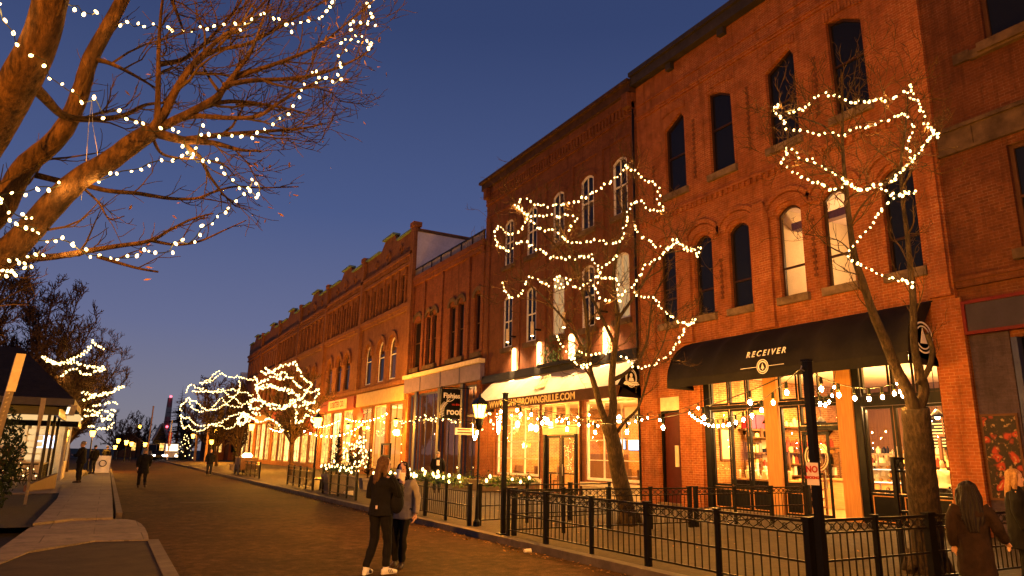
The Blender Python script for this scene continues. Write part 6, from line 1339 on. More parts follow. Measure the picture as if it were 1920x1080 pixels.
for i, (px, Y, zt, lab) in enumerate(((386,112,5.2,'stout pale timber post with round cap at street end'),(366,120,5.0,'slimmer timber post left of the distant walker'),(276,125,8.2,'thin pale pole above the walking man'))):
    c = PY(px,850,Y); t = thing('timber_post', lab, 'post', (c.x,Y,0), 'posts at the street end'); mb = MB(); mb.tube([(c.x,Y,0),(c.x,Y,zt)],[.2,.15] if i < 2 else .1,8); mb.build('post', M['woodl'], t); mb = MB(); mb.ball((c.x,Y,zt),(.3,.3,.3) if i == 0 else (.16,.16,.1),8,6); mb.build('cap', M['woodl'], t)
c = PY(345,850,121); t = thing('christmas_tree', 'small dark christmas tree with white lights at the street end', 'tree', (c.x,121,0)); conifer('x',(c.x,121,0),4.4,1.5,8,'part_tree',None,12,12); src = bpy.data.objects['part_tree']
for ch in list(src.children): ch.parent = t
bpy.data.objects.remove(src)
for k in range(26): o = bpy.data.objects.new('bulb', BM['far']); COL.objects.link(o); o.parent = t; zz = .5+3.6*k/26; rr_ = 1.45*(1-zz/4.6); an = k*2.4; o.location = (rr_*math.cos(an), -abs(rr_*math.sin(an)), zz)
c = PY(318,825,122); t = thing('flagpole', 'pole with hanging red and white flag at the street end', 'flag', (c.x,122,0)); mb = MB(); mb.tube([(c.x,122,0),(c.x,122,c.z+3)],.08,6); mb.build('pole', M['white'], t); mb = MB(); mb.box(c.x-.22,121.9,c.z-.9,c.x-.08,121.95,c.z+1.3); mb.box(c.x+.1,121.9,c.z-.9,c.x+.24,121.95,c.z+1.2); mb.build('red_bars', M['red'], t); mb = MB(); mb.box(c.x-.099,121.9,c.z-1.5,c.x+.119,121.95,c.z+1.55); mb.build('white_bar', M['white'], t)
def crushed(label, px, py, z, s, seed):
    rr = random.Random(seed); c = PZ(px,py,z); mb = MB(); mb.tube([c+Vector((-.5*s,0,.30*s)),c+Vector((.0,.05*s,.33*s)),c+Vector((.62*s,.12*s,.27*s))],[.22*s,.27*s,.31*s],9)
    for v in mb.v: v += Vector((rr.gauss(0,.03*s),rr.gauss(0,.03*s),rr.gauss(0,.02*s)))
    tag(mb.build('crushed_cup', M['cup']), label, 'litter', 'paper litter on the road')
crushed('crushed white paper cup lying on the road by the near kerb', 989, 1037, .0, .13, 1); crushed('crumpled pale paper beside the planter on far kerb', 653, 929, .13, .3, 2)

# ================================================================== kiosk corner at the left
pv = thing('pavilion', 'black open pavilion with dark hipped shingle roof and slim posts at left', 'pavilion', (-4.4,36,.185))
ex0, ex1, ey0, ey1, ez = -8.4, -1.35, 32.4, 40.2, 3.3
A_ = [(ex0,ey0,ez+.28),(ex1,ey0,ez+.28),(ex1,ey1,ez+.28),(ex0,ey1,ez+.28)]; r0_, r1_ = (-3.7,36.3,5.85), (-6.2,36.3,5.85)
mb = MB(); mb.add(A_+[r0_,r1_], [(0,1,4,5),(1,2,4),(2,3,5,4),(3,0,5)]); mb.add([(v[0],v[1],v[2]-.03) for v in A_], [(0,1,2,3)]); mb.build('roof', M['shingle'], pv)
mb = MB(); mb.box(ex0,ey0-.03,ez,ex1,ey0+.06,ez+.28); mb.box(ex1-.06,ey0+.06,ez,ex1+.03,ey1,ez+.28); mb.box(ex0,ey1,ez,ex1,ey1+.05,ez+.28); mb.build('fascia', M['galvdark'], pv)
mb = MB(); mb.box(ex0+.4,ey0+.5,ez-.35,ex1-.45,ey0+.62,ez+.24); mb.box(ex1-.6,ey0+.62,ez-.35,ex1-.48,ey1-.5,ez+.24); mb.build('beam', M['black'], pv)
for x, y in ((-2.1,33.2),(-2.1,36.4),(-2.1,39.4),(-7.8,33.2),(-7.8,39.4),(-4.9,33.2)):
    mb = MB(); mb.box(x-.055,y-.055,.185,x+.055,y+.055,ez+.2); mb.box(x-.1,y-.1,.186,x+.1,y+.1,.4); mb.build('post', M['iron'], pv)
mb = MB(); mb.bar((-2.1,33.25,.5),(-2.1,36.35,.5),.05); mb.bar((-2.1,33.25,1.1),(-2.1,36.35,1.1),.06)
for k in range(14): mb.bar((-2.1,33.45+.21*k,.5),(-2.1,33.45+.21*k,1.1),.025)
mb.bar((-2.2,33.2,1.1),(-4.8,33.2,1.1),.06); mb.bar((-2.2,33.2,.5),(-4.8,33.2,.5),.05)
for k in range(12): mb.bar((-2.35-.21*k,33.2,.5),(-2.35-.21*k,33.2,1.1),.025)
mb.build('railing', M['iron'], pv)
t = thing('wall_light', 'white lit lamp box under the kiosk roof corner', 'lamp', (ex1-.1,ey0-.1,3.0)); mb = MB(); mb.obox((ex1-.02,ey0-.2,ez-.16),(.10,.05,0),(-.05,.1,0),(.03,0,.2)); mb.build('housing', M['galv'], t); mb = MB(); mb.obox((ex1-.09,ey0-.32,ez-.18),(.07,.035,0),(-.008,.016,0),(.02,0,.13)); mb.build('lens', M['litwhite'], t)
mb = MB(); mb.bar((-2.15,33.2,3.2),(ex1+.02,ey0+.05,ez+.0),.07); mb.build('corner_bracket', M['galvdark'], pv)
kb = thing('ticket_booth', 'brightly lit cream kiosk booth with glass front and notices under dark pavilion', 'kiosk', (-3.6,43,.185)); kx0, kx1, ky0, ky1 = -5.2, -1.75, 41.2, 45.2
mb = MB()
for x, y in ((kx0,ky0),(kx1-.14,ky0),(kx0,ky1-.14),(kx1-.14,ky1-.14),(-3.4,ky0)): mb.box(x,y,.185,x+.14,y+.14,3.0)
mb.box(kx0,ky0+.02,.185,-2.6,ky0+.12,1.05); mb.box(kx1-.12,ky0+1.4,.185,kx1-.02,ky1,1.05); mb.box(kx0,ky1-.1,.185,kx1,ky1,3.0); mb.build('frame', M['cream'], kb)
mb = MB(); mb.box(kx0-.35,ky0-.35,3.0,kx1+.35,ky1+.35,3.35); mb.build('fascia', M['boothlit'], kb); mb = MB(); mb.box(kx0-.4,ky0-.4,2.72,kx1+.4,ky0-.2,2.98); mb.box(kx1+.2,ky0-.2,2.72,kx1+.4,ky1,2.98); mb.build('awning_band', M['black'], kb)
mb = MB(); mb.add([(kx0-.35,ky0-.35,3.36),(kx1+.35,ky0-.35,3.36),(kx1+.35,ky1+.35,3.36),(kx0-.35,ky1+.35,3.36),(-3.5,43.2,4.3)],[(0,1,4),(1,2,4),(2,3,4),(3,0,4)]); mb.build('roof', M['shingle'], kb)
for (a, b_) in (((kx0+.15,ky0+.06,1.06),(-3.42,ky0+.06,2.7)),((-3.24,ky0+.06,1.06),(-2.55,ky0+.06,2.7)),((-2.5,ky0+.06,.2),(kx1-.15,ky0+.06,2.7))):
    mb = MB(); mb.add([(a[0],a[1],a[2]),(b_[0],a[1],a[2]),(b_[0],a[1],b_[2]),(a[0],a[1],b_[2])],[(0,1,2,3)]); mb.build('pane', M['glass'], kb)
mb = MB(); mb.add([(kx1-.05,ky0+.15,1.06),(kx1-.05,ky1-.15,1.06),(kx1-.05,ky1-.15,2.7),(kx1-.05,ky0+.15,2.7)],[(0,1,2,3)]); mb.build('pane', M['glass'], kb)
mb = MB()
for k in range(5):
    for j in range(2): mb.box(-3.35+.0*j+.36*j,ky0-.02,1.15+.3*k,-3.08+.36*j,ky0+.02,1.38+.3*k)
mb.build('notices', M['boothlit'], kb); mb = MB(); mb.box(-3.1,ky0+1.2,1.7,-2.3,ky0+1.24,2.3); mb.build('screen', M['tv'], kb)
mb = MB()
for k in range(24): mb.box(kx0+.3+.12*(k % 12), ky0+2.2, .9+.55*(k//12), kx0+.39+.12*(k % 12), ky0+2.4, 1.1+.55*(k//12)+.2*rnd.random())
mb.build('merchandise', M['woodl'], kb); mb = MB(); mb.box(kx0+.2,ky0+2.1,.85,-2.4,ky0+2.6,.89); mb.box(kx0+.2,ky0+2.1,1.4,-3.2,ky0+2.6,1.44); mb.build('shelves', M['woodl'], kb)
lamp('ceiling_lamp', (-3.4,43,2.7), 110, (1,.72,.36), .15, parent=kb)
mb = MB(); pa = thing('planter_box', 'low timber planter box at the foot of the pavilion posts', 'planter', (-1.75,33.4,.2)); mb.prism([(-2.3,31.2,.19),(-1.55,33.5,.19),(-1.55,33.5,.75),(-2.3,31.2,.4)],(-.1,.04,0)); mb.build('board', M['woodd'], pa)
sb = PZ(190,887,.2); t = thing('sandwich_board', 'white lit sandwich board with round emblem standing on the left pavement', 'sign', sb); x, y = sb.x, sb.y
for s, nm in ((-1,'front'),(1,'rear')):
    mb = MB(); mb.obox((x,y+s*.2,.75),(.42,0,0),(0,.02,0),(0,-s*.16,.52)); mb.build('board', M['white'], t)
mb = MB()
for sx in (-.42,.42):
    for s in (-1,1): mb.bar((x+sx,y+s*.38,.2),(x+sx,y+s*.02,1.3),.04)
mb.build('frame', M['galv'], t); mb = MB(); e_ = Vector((0,-.42,0)); 
for k in range(20):
    a, b = 2*PI*k/20, 2*PI*(k+1)/20; p = lambda r, t_: (x+r*math.cos(t_), y-.235+.3*r*math.sin(t_), .8+r*math.sin(t_)*.95)
    mb.prism([p(.17,a),p(.22,a),p(.22,b),p(.17,b)],(0,-.01,0))
mb.build('emblem', M['black'], t)
def signpost(label, base, top, w_, tagz=None, cat='sign post'):
    t = thing('sign_post', label, cat, base, 'metal sign posts at left'); a, b = Vector(base), Vector(top); mb = MB(); mb.bar(a, b, w_, w_*.5); u = (b-a).normalized()
    for k in range(int((b-a).length/.06)):
        p = a+u*(.06*k+.05); mb.obox(p+Vector((0,-w_*.26,0)), (w_*.12,0,0),(0,.004,0),(0,0,.012))
    mb.build('post', M['galv'], t); return t
a = PD(-38,930,9.0); b = PD(37,668,9.0); signpost('tilted perforated steel sign post with narrow plate close at left edge', a, b, .085)
t = bpy.data.objects[[o.name for o in bpy.data.objects if o.get('label','').startswith('tilted perforated')][0]]; mb = MB(); u = (b-a).normalized(); mb.obox(b-u*.22+Vector((.015,-.04,0)), (.05,0,0),(0,.006,0), u*.25); mb.build('plate', M['cream'], t)
g = PZ(45,955,.03); b = PD(82,748,depth_of(g)); ts = signpost('thin galvanised sign post rising beside the parked bicycles', g, b, .07); mb = MB(); u = (b-g).normalized(); mb.obox(b-u*.3+Vector((0,-.04,0)), (.06,0,0),(0,.008,0), u*.32); mb.build('plate', M['galv'], ts)
sc_ = PY(14,850,23.0); sh = thing('evergreen_shrub', 'dark evergreen shrub between the leaning post and the pavilion', 'shrub', (sc_.x,23.0,0)); mb = MB()
for i in range(2400):
    v = Vector((rnd.gauss(0,1),rnd.gauss(0,1),rnd.gauss(0,1))).normalized()*rnd.uniform(.25,1)**.5; p = Vector((sc_.x-.3+v.x*.72,23.0+v.y*.8,1.45+v.z*1.45)); s = rnd.uniform(.04,.085); u = Vector((rnd.gauss(0,1),rnd.gauss(0,1),rnd.gauss(0,1))).normalized()*s; k = u.orthogonal().normalized()*s*.45; mb.add([p-u,p+k,p+u,p-k],[(0,1,2,3)])
mb.build('foliage', M['conifer'], sh); mb = MB()
for k in range(5): mb.tube([(sc_.x-.3,23,0),(sc_.x-.3+rnd.gauss(0,.3),23+rnd.gauss(0,.3),1.8)],[.04,.015],5)
mb.build('stems', M['bark'], sh)
def bicycle(label, loc, rz, frame='iron'):
    t = thing('bicycle', label, 'bicycle', loc, 'bicycles parked by the pavilion'); x, y, z = loc; c_, s_ = math.cos(rz), math.sin(rz)
    def P(a, b, h): return Vector((x+a*c_-b*s_, y+a*s_+b*c_, z+h))
    for a in (-.52,.52):
        w_ = MB(); w_.tube([P(a+.33*math.cos(k*PI/12),0,.35+.33*math.sin(k*PI/12)) for k in range(25)], .02, 6, cap=False)
        for k in range(8): w_.bar(P(a,0,.35), P(a+.32*math.cos(k*PI/4),0,.35+.32*math.sin(k*PI/4)), .006)
        w_.build('wheel', M['black'], t)
    f = MB(); bb = P(-.08,0,.32); st = P(-.22,0,.82); hd = P(.34,0,.84); hl = P(.38,0,.66); ra = P(-.52,0,.35); fa_ = P(.52,0,.35)
    for p, q_ in ((bb,st),(bb,hl),(st,hd),(ra,bb),(ra,st),(hl,fa_),(hd,hl),(hd,P(.32,0,1.0))): f.tube([p,q_], .018, 6)
    f.build('frame', M[frame], t); f = MB(); f.tube([P(.28,-.28,1.0),P(.34,-.15,1.03),P(.33,0,1.0),P(.34,.15,1.03),P(.28,.28,1.0)], .014, 6); f.build('handlebar', M['steel'], t)
    f = MB(); f.ball(P(-.26,0,.93), (.13,.13,.05), 8, 5); f.tube([st,P(-.25,0,.92)], .014, 6); f.build('saddle', M['black'], t)
    f = MB(); f.ball(P(-.56,0,.72), .05, 8, 5); f.bar(P(-.3,0,.8),P(-.55,0,.73),.015); f.build('reflector', M['red'], t)
    f = MB(); f.tube([P(-.08,-.1,.32),P(-.08,.1,.32)], .06, 10); f.bar(P(-.08,.1,.32),P(0,.12,.2),.02); f.bar(P(-.08,-.1,.32),P(-.16,-.12,.44),.02); f.build('crank', M['steel'], t)
bk = PZ(52,918,.03)
for i, (dx, dy, rz, fr, lab) in enumerate(((0,0,.25,'iron','black bicycle parked nearest the pavement by pavilion railing'),(-.55,.5,.4,'redbrown','rust red bicycle parked second in the row by the pavilion'),(-1.3,-.6,.1,'iron','black bicycle farthest left leaning toward the shrub'),(-.2,1.2,.5,'steel','grey bicycle tucked behind the thin sign post'))): bicycle(lab, (bk.x-.4+dx, bk.y+dy, .0), rz, fr)
tg = thing('bicycle_lights', 'string of small reddish white lights tangled among the parked bicycles', 'string lights', (bk.x-.6,bk.y+.1,.6)); p3 = [Vector((bk.x-1.3+1.5*k/14, bk.y-.25+.2*math.sin(k), .85+.28*math.sin(k*1.7))) for k in range(15)]
mb = MB(); mb.tube(spline(p3,3), .008, 4); mb.build('wire', M['wire'], tg)
for p in resample(spline(p3,3), 16): o = bpy.data.objects.new('bulb', BM['far']); COL.objects.link(o); o.scale = (.5,.5,.5); o.parent = tg; o.location = p-Vector(tg['_w'])

# ================================================================== people
def person(label, loc, rz, h=1.7, pose=None, top='coatb', legs='coatb', shoes='boot', hair='hairk', skin='skin', coatlen=.80, hairlen=.12, vox=.012, fem=True, hat=None, bulk=1.0, group=None, stripes=False, buttons=None, hairw=1.0, bun=False, sleeve=True, gait=None, hands=True):
    """all joints in metres for a 1.7 m figure facing +Y, then scaled and turned"""
    s = h/1.7; t = thing('person', label, 'person', loc, group); O = Vector(loc); c_, s_ = math.cos(rz), math.sin(rz)
    def W(p): p = Vector(p)*s; return O+Vector((p.x*c_-p.y*s_, p.x*s_+p.y*c_, p.z))
    sw = .175 if fem else .2; J = dict(pel=(0,0,.93), chest=(0,.01,1.28), neck=(0,0,1.43), head=(0,.02,1.57), lsh=(-sw,0,1.385), rsh=(sw,0,1.385), lel=(-sw-.06,-.03,1.1), rel=(sw+.06,-.03,1.1), lwr=(-sw-.05,.06,.87), rwr=(sw+.05,.06,.87),
        lhip=(-.09,0,.92), rhip=(.09,0,.92), lkn=(-.1,.03,.5), rkn=(.1,.03,.5), lan=(-.1,-.01,.09), ran=(.1,-.01,.09), look=(0,1,0))
    J.update(pose or {}); V = {k: Vector(v) for k, v in J.items()}
    lk = V['look'].normalized(); hd = V['head']; side = lk.cross(Vector((0,0,1))).normalized(); upv = side.cross(lk).normalized()
    def HP(a, b, c): return hd+side*a+lk*b+upv*c
    def tube(mb, ps, rs, n=10, ell=None): mb.tube([W(p) for p in ps], [tuple(x*s for x in r) if isinstance(r, tuple) else r*s for r in rs], n, ell=ell)
    def ball(mb, p, r, n=12, m=8): mb.ball(W(p), tuple(x*s for x in r) if isinstance(r, tuple) else r*s, n, m)
    xax = (c_, s_, 0); lax = None
    b = MB()
    tube(b, [V['pel']-Vector((0,0,.06)), V['pel']+Vector((0,0,.08)), V['chest']-Vector((0,0,.12)), V['chest'], V['chest']+Vector((0,0,.1)), V['neck']], [(.15,.10),(.14,.095),(.125,.09),(.155,.105),(.15,.09),(.05,.05)], 14, (xax,))
    tube(b, [V['neck']-Vector((0,0,.04)), HP(0,-.01,-.07)], [.055,.05])
    hs = [(0,-.005,-.115,.045,.05),(0,.012,-.095,.052,.068),(0,.008,-.05,.064,.084),(0,0,.0,.072,.094),(0,-.005,.05,.073,.096),(0,-.012,.09,.058,.078),(0,-.015,.118,.025,.035)]
    hx = Vector((side.x*c_-side.y*s_, side.x*s_+side.y*c_, side.z))
    tube(b, [HP(a,bb,c) for a,bb,c,_,_ in hs], [(r1_,r2_) for *_,r1_,r2_ in hs], 16, (hx,))
    tube(b, [HP(0,.088,.012),HP(0,.108,-.028),HP(0,.092,-.036)], [.008,.017,.012], 6); tube(b, [HP(-.02,.086,-.068),HP(.02,.086,-.068)], [.010,.010], 6); ball(b, HP(0,.075,-.1), (.022,.022,.018), 8, 6)
    for sg in (-1,1): ball(b, HP(sg*.072,-.005,.0), (.014,.022,.032), 8, 6)
    for a, e, w_ in (('lsh','lel','lwr'),('rsh','rel','rwr')):
        tube(b, [V[a], V[a].lerp(V[e],.5), V[e], V[e].lerp(V[w_],.35), V[w_]], [.05,.045,.038,.038,.025])
        if hands:
            d = V.get(w_[0]+'hd', (V[w_]-V[e])).normalized(); k = d.orthogonal().normalized() if abs(d.z) < .9 else Vector((0,1,0)); k = (Vector((0,1,0))-d*d.y).normalized() if abs(d.y) < .9 else Vector((0,0,1)); m_ = d.cross(k); pw = V[w_]
            tube(b, [pw, pw+d*.04, pw+d*.085], [(.024,.016),(.04,.017),(.04,.014)], 10, None)
            inn = m_*(1 if w_[0] == 'l' else -1)
            kk = k
            for j, L_ in enumerate((.066,.076,.07,.055)):
                o_ = pw+d*.08+kk*(.028-.019*j); tube(b, [o_, o_+d*L_*.45+inn*.006, o_+d*L_*.75+inn*.022, o_+d*L_*.88+inn*.042], [.0095,.009,.0085,.007], 6)
            o_ = pw+d*.03+kk*.03; tube(b, [o_, o_+d*.03+kk*.022+inn*.012, o_+d*.062+kk*.028+inn*.024], [.012,.011,.008], 6)
    for a, e, w_ in (('lhip','lkn','lan'),('rhip','rkn','ran')): tube(b, [V[a], V[a].lerp(V[e],.5), V[e], V[e].lerp(V[w_],.35), V[w_]], [.085,.07,.05,.05,.034])
    ob = b.build('body', M[skin], t); remesh(ob, max(.0065, vox*.7)*s, 1)
    mb = MB()
    for sg in (-1,1): ball(mb, HP(sg*.03,.083,.012), (.011,.008,.006), 8, 6)
    mb.build('eyes', M['black'], ob); mb = MB(); tube(mb, [HP(-.024,.094,-.067),HP(0,.099,-.066),HP(.024,.094,-.067)], [.003,.0055,.003], 6); mb.build('mouth', M['redbrown'], ob)
    # trousers
    L = MB(); tube(L, [V['pel']+Vector((0,0,.1)), V['pel'], V['pel']-Vector((0,0,.08))], [(.15*bulk,.11*bulk),(.165*bulk,.125*bulk),(.15*bulk,.115*bulk)], 14, (xax,))
    lw = 1.0 if fem else 1.15
    for a, e, w_ in (('lhip','lkn','lan'),('rhip','rkn','ran')): tube(L, [V[a]+Vector((0,0,.02)), V[a].lerp(V[e],.5), V[e], V[e].lerp(V[w_],.4), V[w_]+Vector((0,0,.02))], [.098*lw,.083*lw,.064*lw,.062*lw,.052*lw])
    o = L.build('trousers', M[legs], t); remesh(o, vox*s, 2)
    # shoes
    for w_, kn in (('lan','lkn'),('ran','rkn')):
        S = MB(); a = V[w_]; fd = V.get(w_+'f', Vector((0,1,0))).normalized(); r_ = fd.cross(Vector((0,0,1))); z0 = a.z-.09
        q_ = Vector((a.x,a.y,z0)); tube(S, [q_-fd*.07+Vector((0,0,.04)), q_-fd*.04+Vector((0,0,.045)), q_+fd*.05+Vector((0,0,.045)), q_+fd*.13+Vector((0,0,.035)), q_+fd*.185+Vector((0,0,.028))], [(.028,.034),(.04,.045),(.042,.042),(.046,.032),(.03,.024)], 12, (tuple(Vector((r_.x*c_-r_.y*s_, r_.x*s_+r_.y*c_, 0))),))
        tube(S, [a-Vector((0,0,.05)), a+Vector((0,0,.03 if stripes else .1))], [.045,.046]); tube(S, [q_-fd*.07+Vector((0,0,.01)), q_+fd*.06+Vector((0,0,.01)), q_+fd*.18+Vector((0,0,.01))], [(.034,.012),(.042,.012),(.034,.012)], 10, (tuple(Vector((r_.x*c_-r_.y*s_, r_.x*s_+r_.y*c_, 0))),))
        o = S.build('shoe', M[shoes], t); remesh(o, .008*s, 1)
        if stripes:
            T = MB()
            for sg in (-1,1):
                for k in range(3):
                    p = q_+fd*(.035+.028*k)+r_*sg*.047; T.bar(W(p+Vector((0,0,.02))+r_*sg*.002), W(p+Vector((0,0,.07))-fd*.02-r_*sg*.010), .012*s, .008*s)
            T.build('stripes', M['black'], o)
    # coat
    C = MB(); hem = Vector((V['pel'].x, V['pel'].y, coatlen)); k = bulk
    tube(C, [hem, hem.lerp(V['pel'],.6) if coatlen < .9 else V['pel'], V['pel']+Vector((0,0,.12)), V['chest']-Vector((0,0,.08)), V['chest'], V['chest']+Vector((0,0,.09)), V['neck']+Vector((0,0,-.02)), V['neck']+Vector((0,0,.03))], [(.19*k,.15*k),(.18*k,.145*k),(.155*k,.125*k),(.165*k,.13*k),(.185*k,.135*k),(.17*k,.115*k),(.085,.085),(.075,.075)], 16, (xax,))
    for a, e, w_ in (('lsh','lel','lwr'),('rsh','rel','rwr')): tube(C, [V[a]-Vector((V[a].x*.25,0,.005)), V[a].lerp(V[e],.5), V[e], V[e].lerp(V[w_],.5), V[e].lerp(V[w_],.93)], [.075*k,.068*k,.06*k,.055*k,.046*k])
    o = C.build('coat', M[top], t); remesh(o, vox*s, 2)
    if buttons:
        T = MB()
        for sg in (-1,1):
            for j in range(3): ball(T, Vector((sg*.055, .128*k+.012, 1.02+.13*j)), (.014,.008,.014), 8, 6)
        T.build('buttons', M['black'], o)
    # hair or hat
    if hairlen:
        Hh = MB(); n = 14
        hs2 = [(0,-.03,-.02,.078*hairw,.085),(0,-.018,.035,.084*hairw,.098),(0,-.016,.085,.072*hairw,.09),(0,-.016,.122,.04,.05),(0,-.016,.132,.012,.02)]
        tube(Hh, [HP(a,bb,c) for a,bb,c,_,_ in hs2], [(r1_,r2_) for *_,r1_,r2_ in hs2], 16, (hx,))
        if hairlen > .15:
            tube(Hh, [HP(0,-.045,.05), HP(0,-.065,-.06), HP(0,-.085,-.14), HP(0,-.10,-.14-(hairlen-.14)*.6), HP(0,-.10,-.14-(hairlen-.14))], [(.078*hairw,.06),(.088*hairw,.055),(.10*hairw,.05),(.095*hairw,.045),(.05*hairw,.025)], 14, (hx,))
            for sg in (-1,1): tube(Hh, [HP(sg*.05,.03,.085), HP(sg*.082*hairw,.015,.0), HP(sg*.09*hairw,-.005,-.09), HP(sg*.09*hairw,-.0,-.12-hairlen*.45)], [.028,.03,.034,.014], 8)
        if bun: ball(Hh, HP(0,-.11,-.02), (.05,.05,.05))
        o = Hh.build('hair', M[hair], t); remesh(o, .008*s, 1)
        hl_ = W(hd)-O
        for v in o.data.vertices:
            an = math.atan2(v.co.y-hl_.y, v.co.x-hl_.x); v.co += v.normal*(.0035*math.sin(an*26+2.5*math.sin(v.co.z*9+an*3))+.004*math.sin(an*7+v.co.z*13))
    if hat:
        T = MB(); tube(T, [HP(0,-.01,.035),HP(0,-.012,.085),HP(0,-.014,.128),HP(0,-.014,.148)], [(.086,.105),(.085,.102),(.062,.075),(.02,.025)], 16, (hx,)); o = T.build('hat', M[hat], t); remesh(o, .01*s, 1)
    folds(t); return t, W, V
from mathutils import noise as mnoise
def folds(t):
    for ch in t.children:
        nm = ch.name.split('.')[0]
        if nm in ('coat','trousers') and len(ch.data.vertices) < 60000:
            k = .016 if nm == 'coat' else .014; N_ = mnoise.noise
            ch.data.vertices.foreach_set('co', [c for v in ch.data.vertices for c in (v.co+v.normal*(k*N_((v.co.x*10, v.co.y*10, v.co.z*9))+.005))]); ch.data.update()
# the two women in the road
pA, WA, VA = person('light brown haired woman seen from behind in black jacket and white striped sneakers holding cup', (3.72,10.62,0), math.radians(-58), 1.7,
   dict(look=(.55,.8,-.05), lkn=(-.1,.02,.5), lan=(-.13,-.10,.09), ran=(.08,.10,.09), rkn=(.09,.09,.5), rel=(.25,.1,1.13), rwr=(.12,.30,1.27), rhd=(-.3,.5,.6), lel=(-.25,.02,1.12), lwr=(-.12,.26,1.08), lhd=(.6,.6,.1), ranf=(.35,1,0), lanf=(-.25,1,0)),
   'coatb', 'coatb', 'shoew', 'hairm', coatlen=.84, hairlen=.33, vox=.009, stripes=True, bulk=1.08, hairw=1.0)
mb = MB(); mb.obox(WA((.05,-.168,.965)), (WA((1,0,0))-WA((0,0,0)))*.016, (WA((0,1,0))-WA((0,0,0)))*.004, Vector((0,0,.024))); mb.build('jacket_tag', M['paperm'], pA)
bgA = thing('shoulder_bag', 'bulky black bag hanging on the arm of the woman in striped sneakers', 'bag', WA((.3,.06,.9))); mb = MB(); mb.ball(WA((.20,.12,1.02)), (.11,.11,.16), 12, 8); mb.ball(WA((.19,.16,1.14)), (.09,.09,.12), 10, 8); o = mb.build('bag_body', M['coatb'], bgA); remesh(o, .012, 2); mb = MB(); mb.tube([WA((.2,0,1.41)),WA((.25,.1,1.3)),WA((.25,.14,1.15))], .014, 6); mb.tube([WA((.19,-.06,1.41)),WA((.26,-.02,1.28)),WA((.27,.04,1.12))], .014, 6); mb.build('strap', M['coatb'], bgA)
def heldcup(label, c, r=.042, h=.13, tilt=None):
    c = Vector(c); t = thing('coffee_cup', label, 'cup', c, 'paper coffee cups held by the two women'); ax = Vector(tilt or (0,0,1)).normalized(); a = c-ax*h/2
    mb = MB(); mb.tube([a, a+ax*h], [r*.74,r], 16); mb.build('cup', M['cup'], t, False); mb = MB(); mb.tube([a+ax*h, a+ax*(h+.008), a+ax*(h+.016)], [r*1.08,r*1.06,r*.9], 16); mb.build('lid', M['white'], t)
heldcup('white paper cup held up between the two women', WA((.085,.375,1.37)), .046, .14)
pB, WB, VB = person('dark haired woman in grey double breasted coat drinking from a paper cup', (4.24,11.12,0), math.radians(147), 1.62,
   dict(look=(.1,1,-.1), rel=(.27,.08,1.17), rwr=(.11,.2,1.36), rhd=(-.35,.2,.9), lel=(-.25,-.02,1.1), lwr=(-.24,.04,.85), lan=(-.06,.05,.09), ran=(.1,-.16,.09), rkn=(.08,.02,.5), lkn=(-.07,.1,.5)),
   'coatg', 'coatb', 'boot', 'hairk', coatlen=.78, hairlen=.22, vox=.009, bulk=1.05, buttons=True, bun=True)
heldcup('white paper cup raised to the mouth of the dark haired woman', WB((.04,.195,1.49)), .04, .12, (WB((0,-.25,1))-WB((0,0,0))))
mb = MB(); mb.tube([WB((-.07,.07,1.42)),WB((-.03,.125,1.36)),WB((.04,.125,1.36)),WB((.08,.07,1.42)),WB((.05,-.06,1.43)),WB((-.05,-.06,1.43)),WB((-.07,.07,1.42))], .03*1, 8); mb.tube([WB((.05,.13,1.36)),WB((.1,.15,1.26)),WB((.13,.15,1.14))], [.028,.032,.02], 8); o = mb.build('scarf', M['coatb'], pB); remesh(o, .009, 1)
# walkers and others
walk = dict(lkn=(-.1,.16,.52), lan=(-.09,.22,.10), rkn=(.1,-.02,.5), ran=(.1,-.30,.13), lel=(-.26,-.12,1.12), lwr=(-.25,-.06,.88), rel=(.25,.06,1.12), rwr=(.24,.2,.92))
person('man in long black coat walking away down the middle of road', (1.6,37.4,0), math.radians(6), 1.78, walk, 'coatb', 'coatb', 'boot', 'hairg', coatlen=.62, hairlen=.12, vox=.016, fem=False, bulk=1.22)
c = PZ(391,892,0); person('distant person in dark coat walking in road near the lit trees', c, math.radians(175), 1.8, dict(lkn=(-.1,.1,.52), lan=(-.09,.12,.09), ran=(.1,-.2,.12)), 'coatb', 'jean', 'boot', 'hairg', coatlen=.75, hairlen=.12, vox=.02, fem=False, bulk=1.12)
c = PZ(146,905,.2); person('man in black jacket and pale cap waiting beside the lit kiosk', c, math.radians(70), 1.83, dict(lel=(-.26,.08,1.12), lwr=(-.14,.26,1.12), rel=(.26,.06,1.12), rwr=(.14,.26,1.1)), 'coatb', 'coatb', 'boot', 'hairg', coatlen=.8, hairlen=.12, vox=.016, fem=False, bulk=1.2, hat='galv')
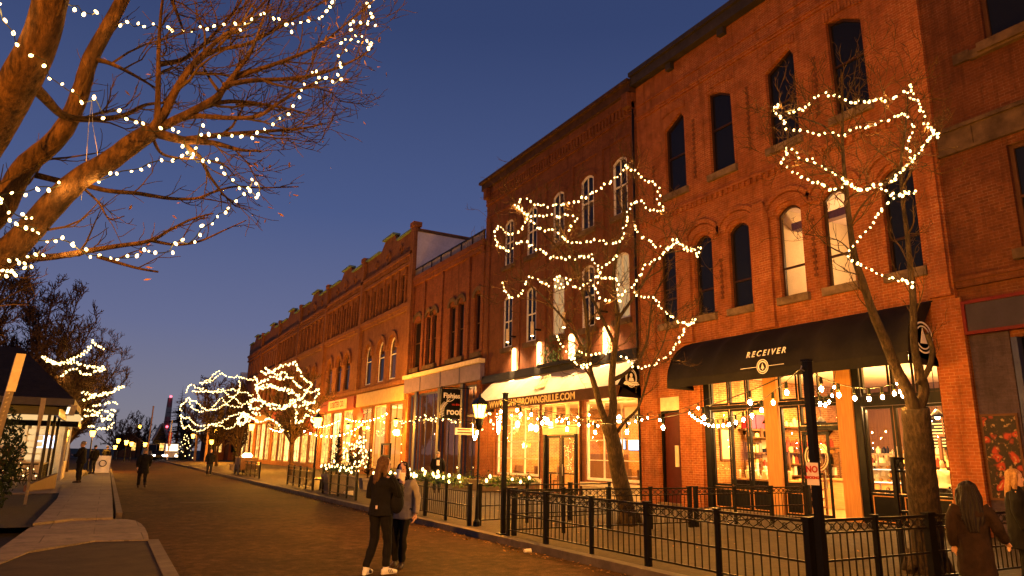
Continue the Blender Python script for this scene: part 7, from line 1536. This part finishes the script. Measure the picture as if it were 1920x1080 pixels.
for i, (px, py, rz, tp, lab) in enumerate(((172,888,40,'coatb','dark clothed person standing just right of the kiosk man'),(196,880,-30,'coatb','dark clothed person behind the white sandwich board'))):
    c = PZ(px,py,.2); person(lab, c, math.radians(rz), 1.72, None, tp, 'jean', 'boot', 'hairk', coatlen=.78, hairlen=.12, vox=.022, fem=False, bulk=1.15)
c = PX(818,940,12.6); c.z = .13; pf, WF, VF = person('person in dark jacket with pale back print and woolly hat before fish restaurant', c, math.radians(-20), 1.72, dict(lel=(-.25,.05,1.12), lwr=(-.22,.18,.95)), 'coatb', 'jean', 'boot', 'hairk', coatlen=.82, hairlen=0, vox=.016, fem=False, bulk=1.1, hat='coatg')
mb = MB(); mb.obox(WF((0,-.165,1.24)), (WF((1,0,0))-WF((0,0,0)))*.06, (WF((0,1,0))-WF((0,0,0)))*.012, Vector((0,0,.11))); mb.build('back_print', M['paperm'], pf)
c = PD(1818,1300,7.8); d8 = 7.8; hd_ = PD(1812,903,d8); c = Vector((hd_.x, hd_.y, .13)); person('long dark haired woman in brown coat seen from behind at the lower right', c, math.radians(-58), (hd_.z-.13)*1.005, dict(rel=(.27,-.02,1.12), rwr=(.36,.14,.95), look=(-.1,1,-.1)), 'coatbr', 'coatb', 'boot', 'hairk', coatlen=.52, hairlen=.52, vox=.011, bulk=1.12, hairw=1.35)
hd_ = PD(1897,879,9.4); c = Vector((hd_.x, hd_.y, .13)); person('blonde woman in dark coat in profile passing the mural', c, math.radians(-150), (hd_.z-.13), dict(look=(.15,1,-.02)), 'coatb', 'coatb', 'boot', 'hairb', coatlen=.6, hairlen=.34, vox=.011, bulk=1.1, hairw=1.1)
hd_ = PD(1945,885,8.6); c = Vector((hd_.x, hd_.y, .13)); person('person in black coat cut off by the right edge of the frame', c, math.radians(-140), (hd_.z-.13)*1.02, None, 'coatb', 'coatb', 'boot', 'hairk', coatlen=.6, hairlen=.12, vox=.013, fem=False, bulk=1.25)
c = Vector((D+2.6, 11.9, .15)); person('barista in white shirt standing behind the shop counter right of the entrance', (D+3.4,12.2,.15), math.radians(90), 1.7, None, 'cream', 'coatb', 'boot', 'hairk', coatlen=.9, hairlen=.12, vox=.018, fem=False)
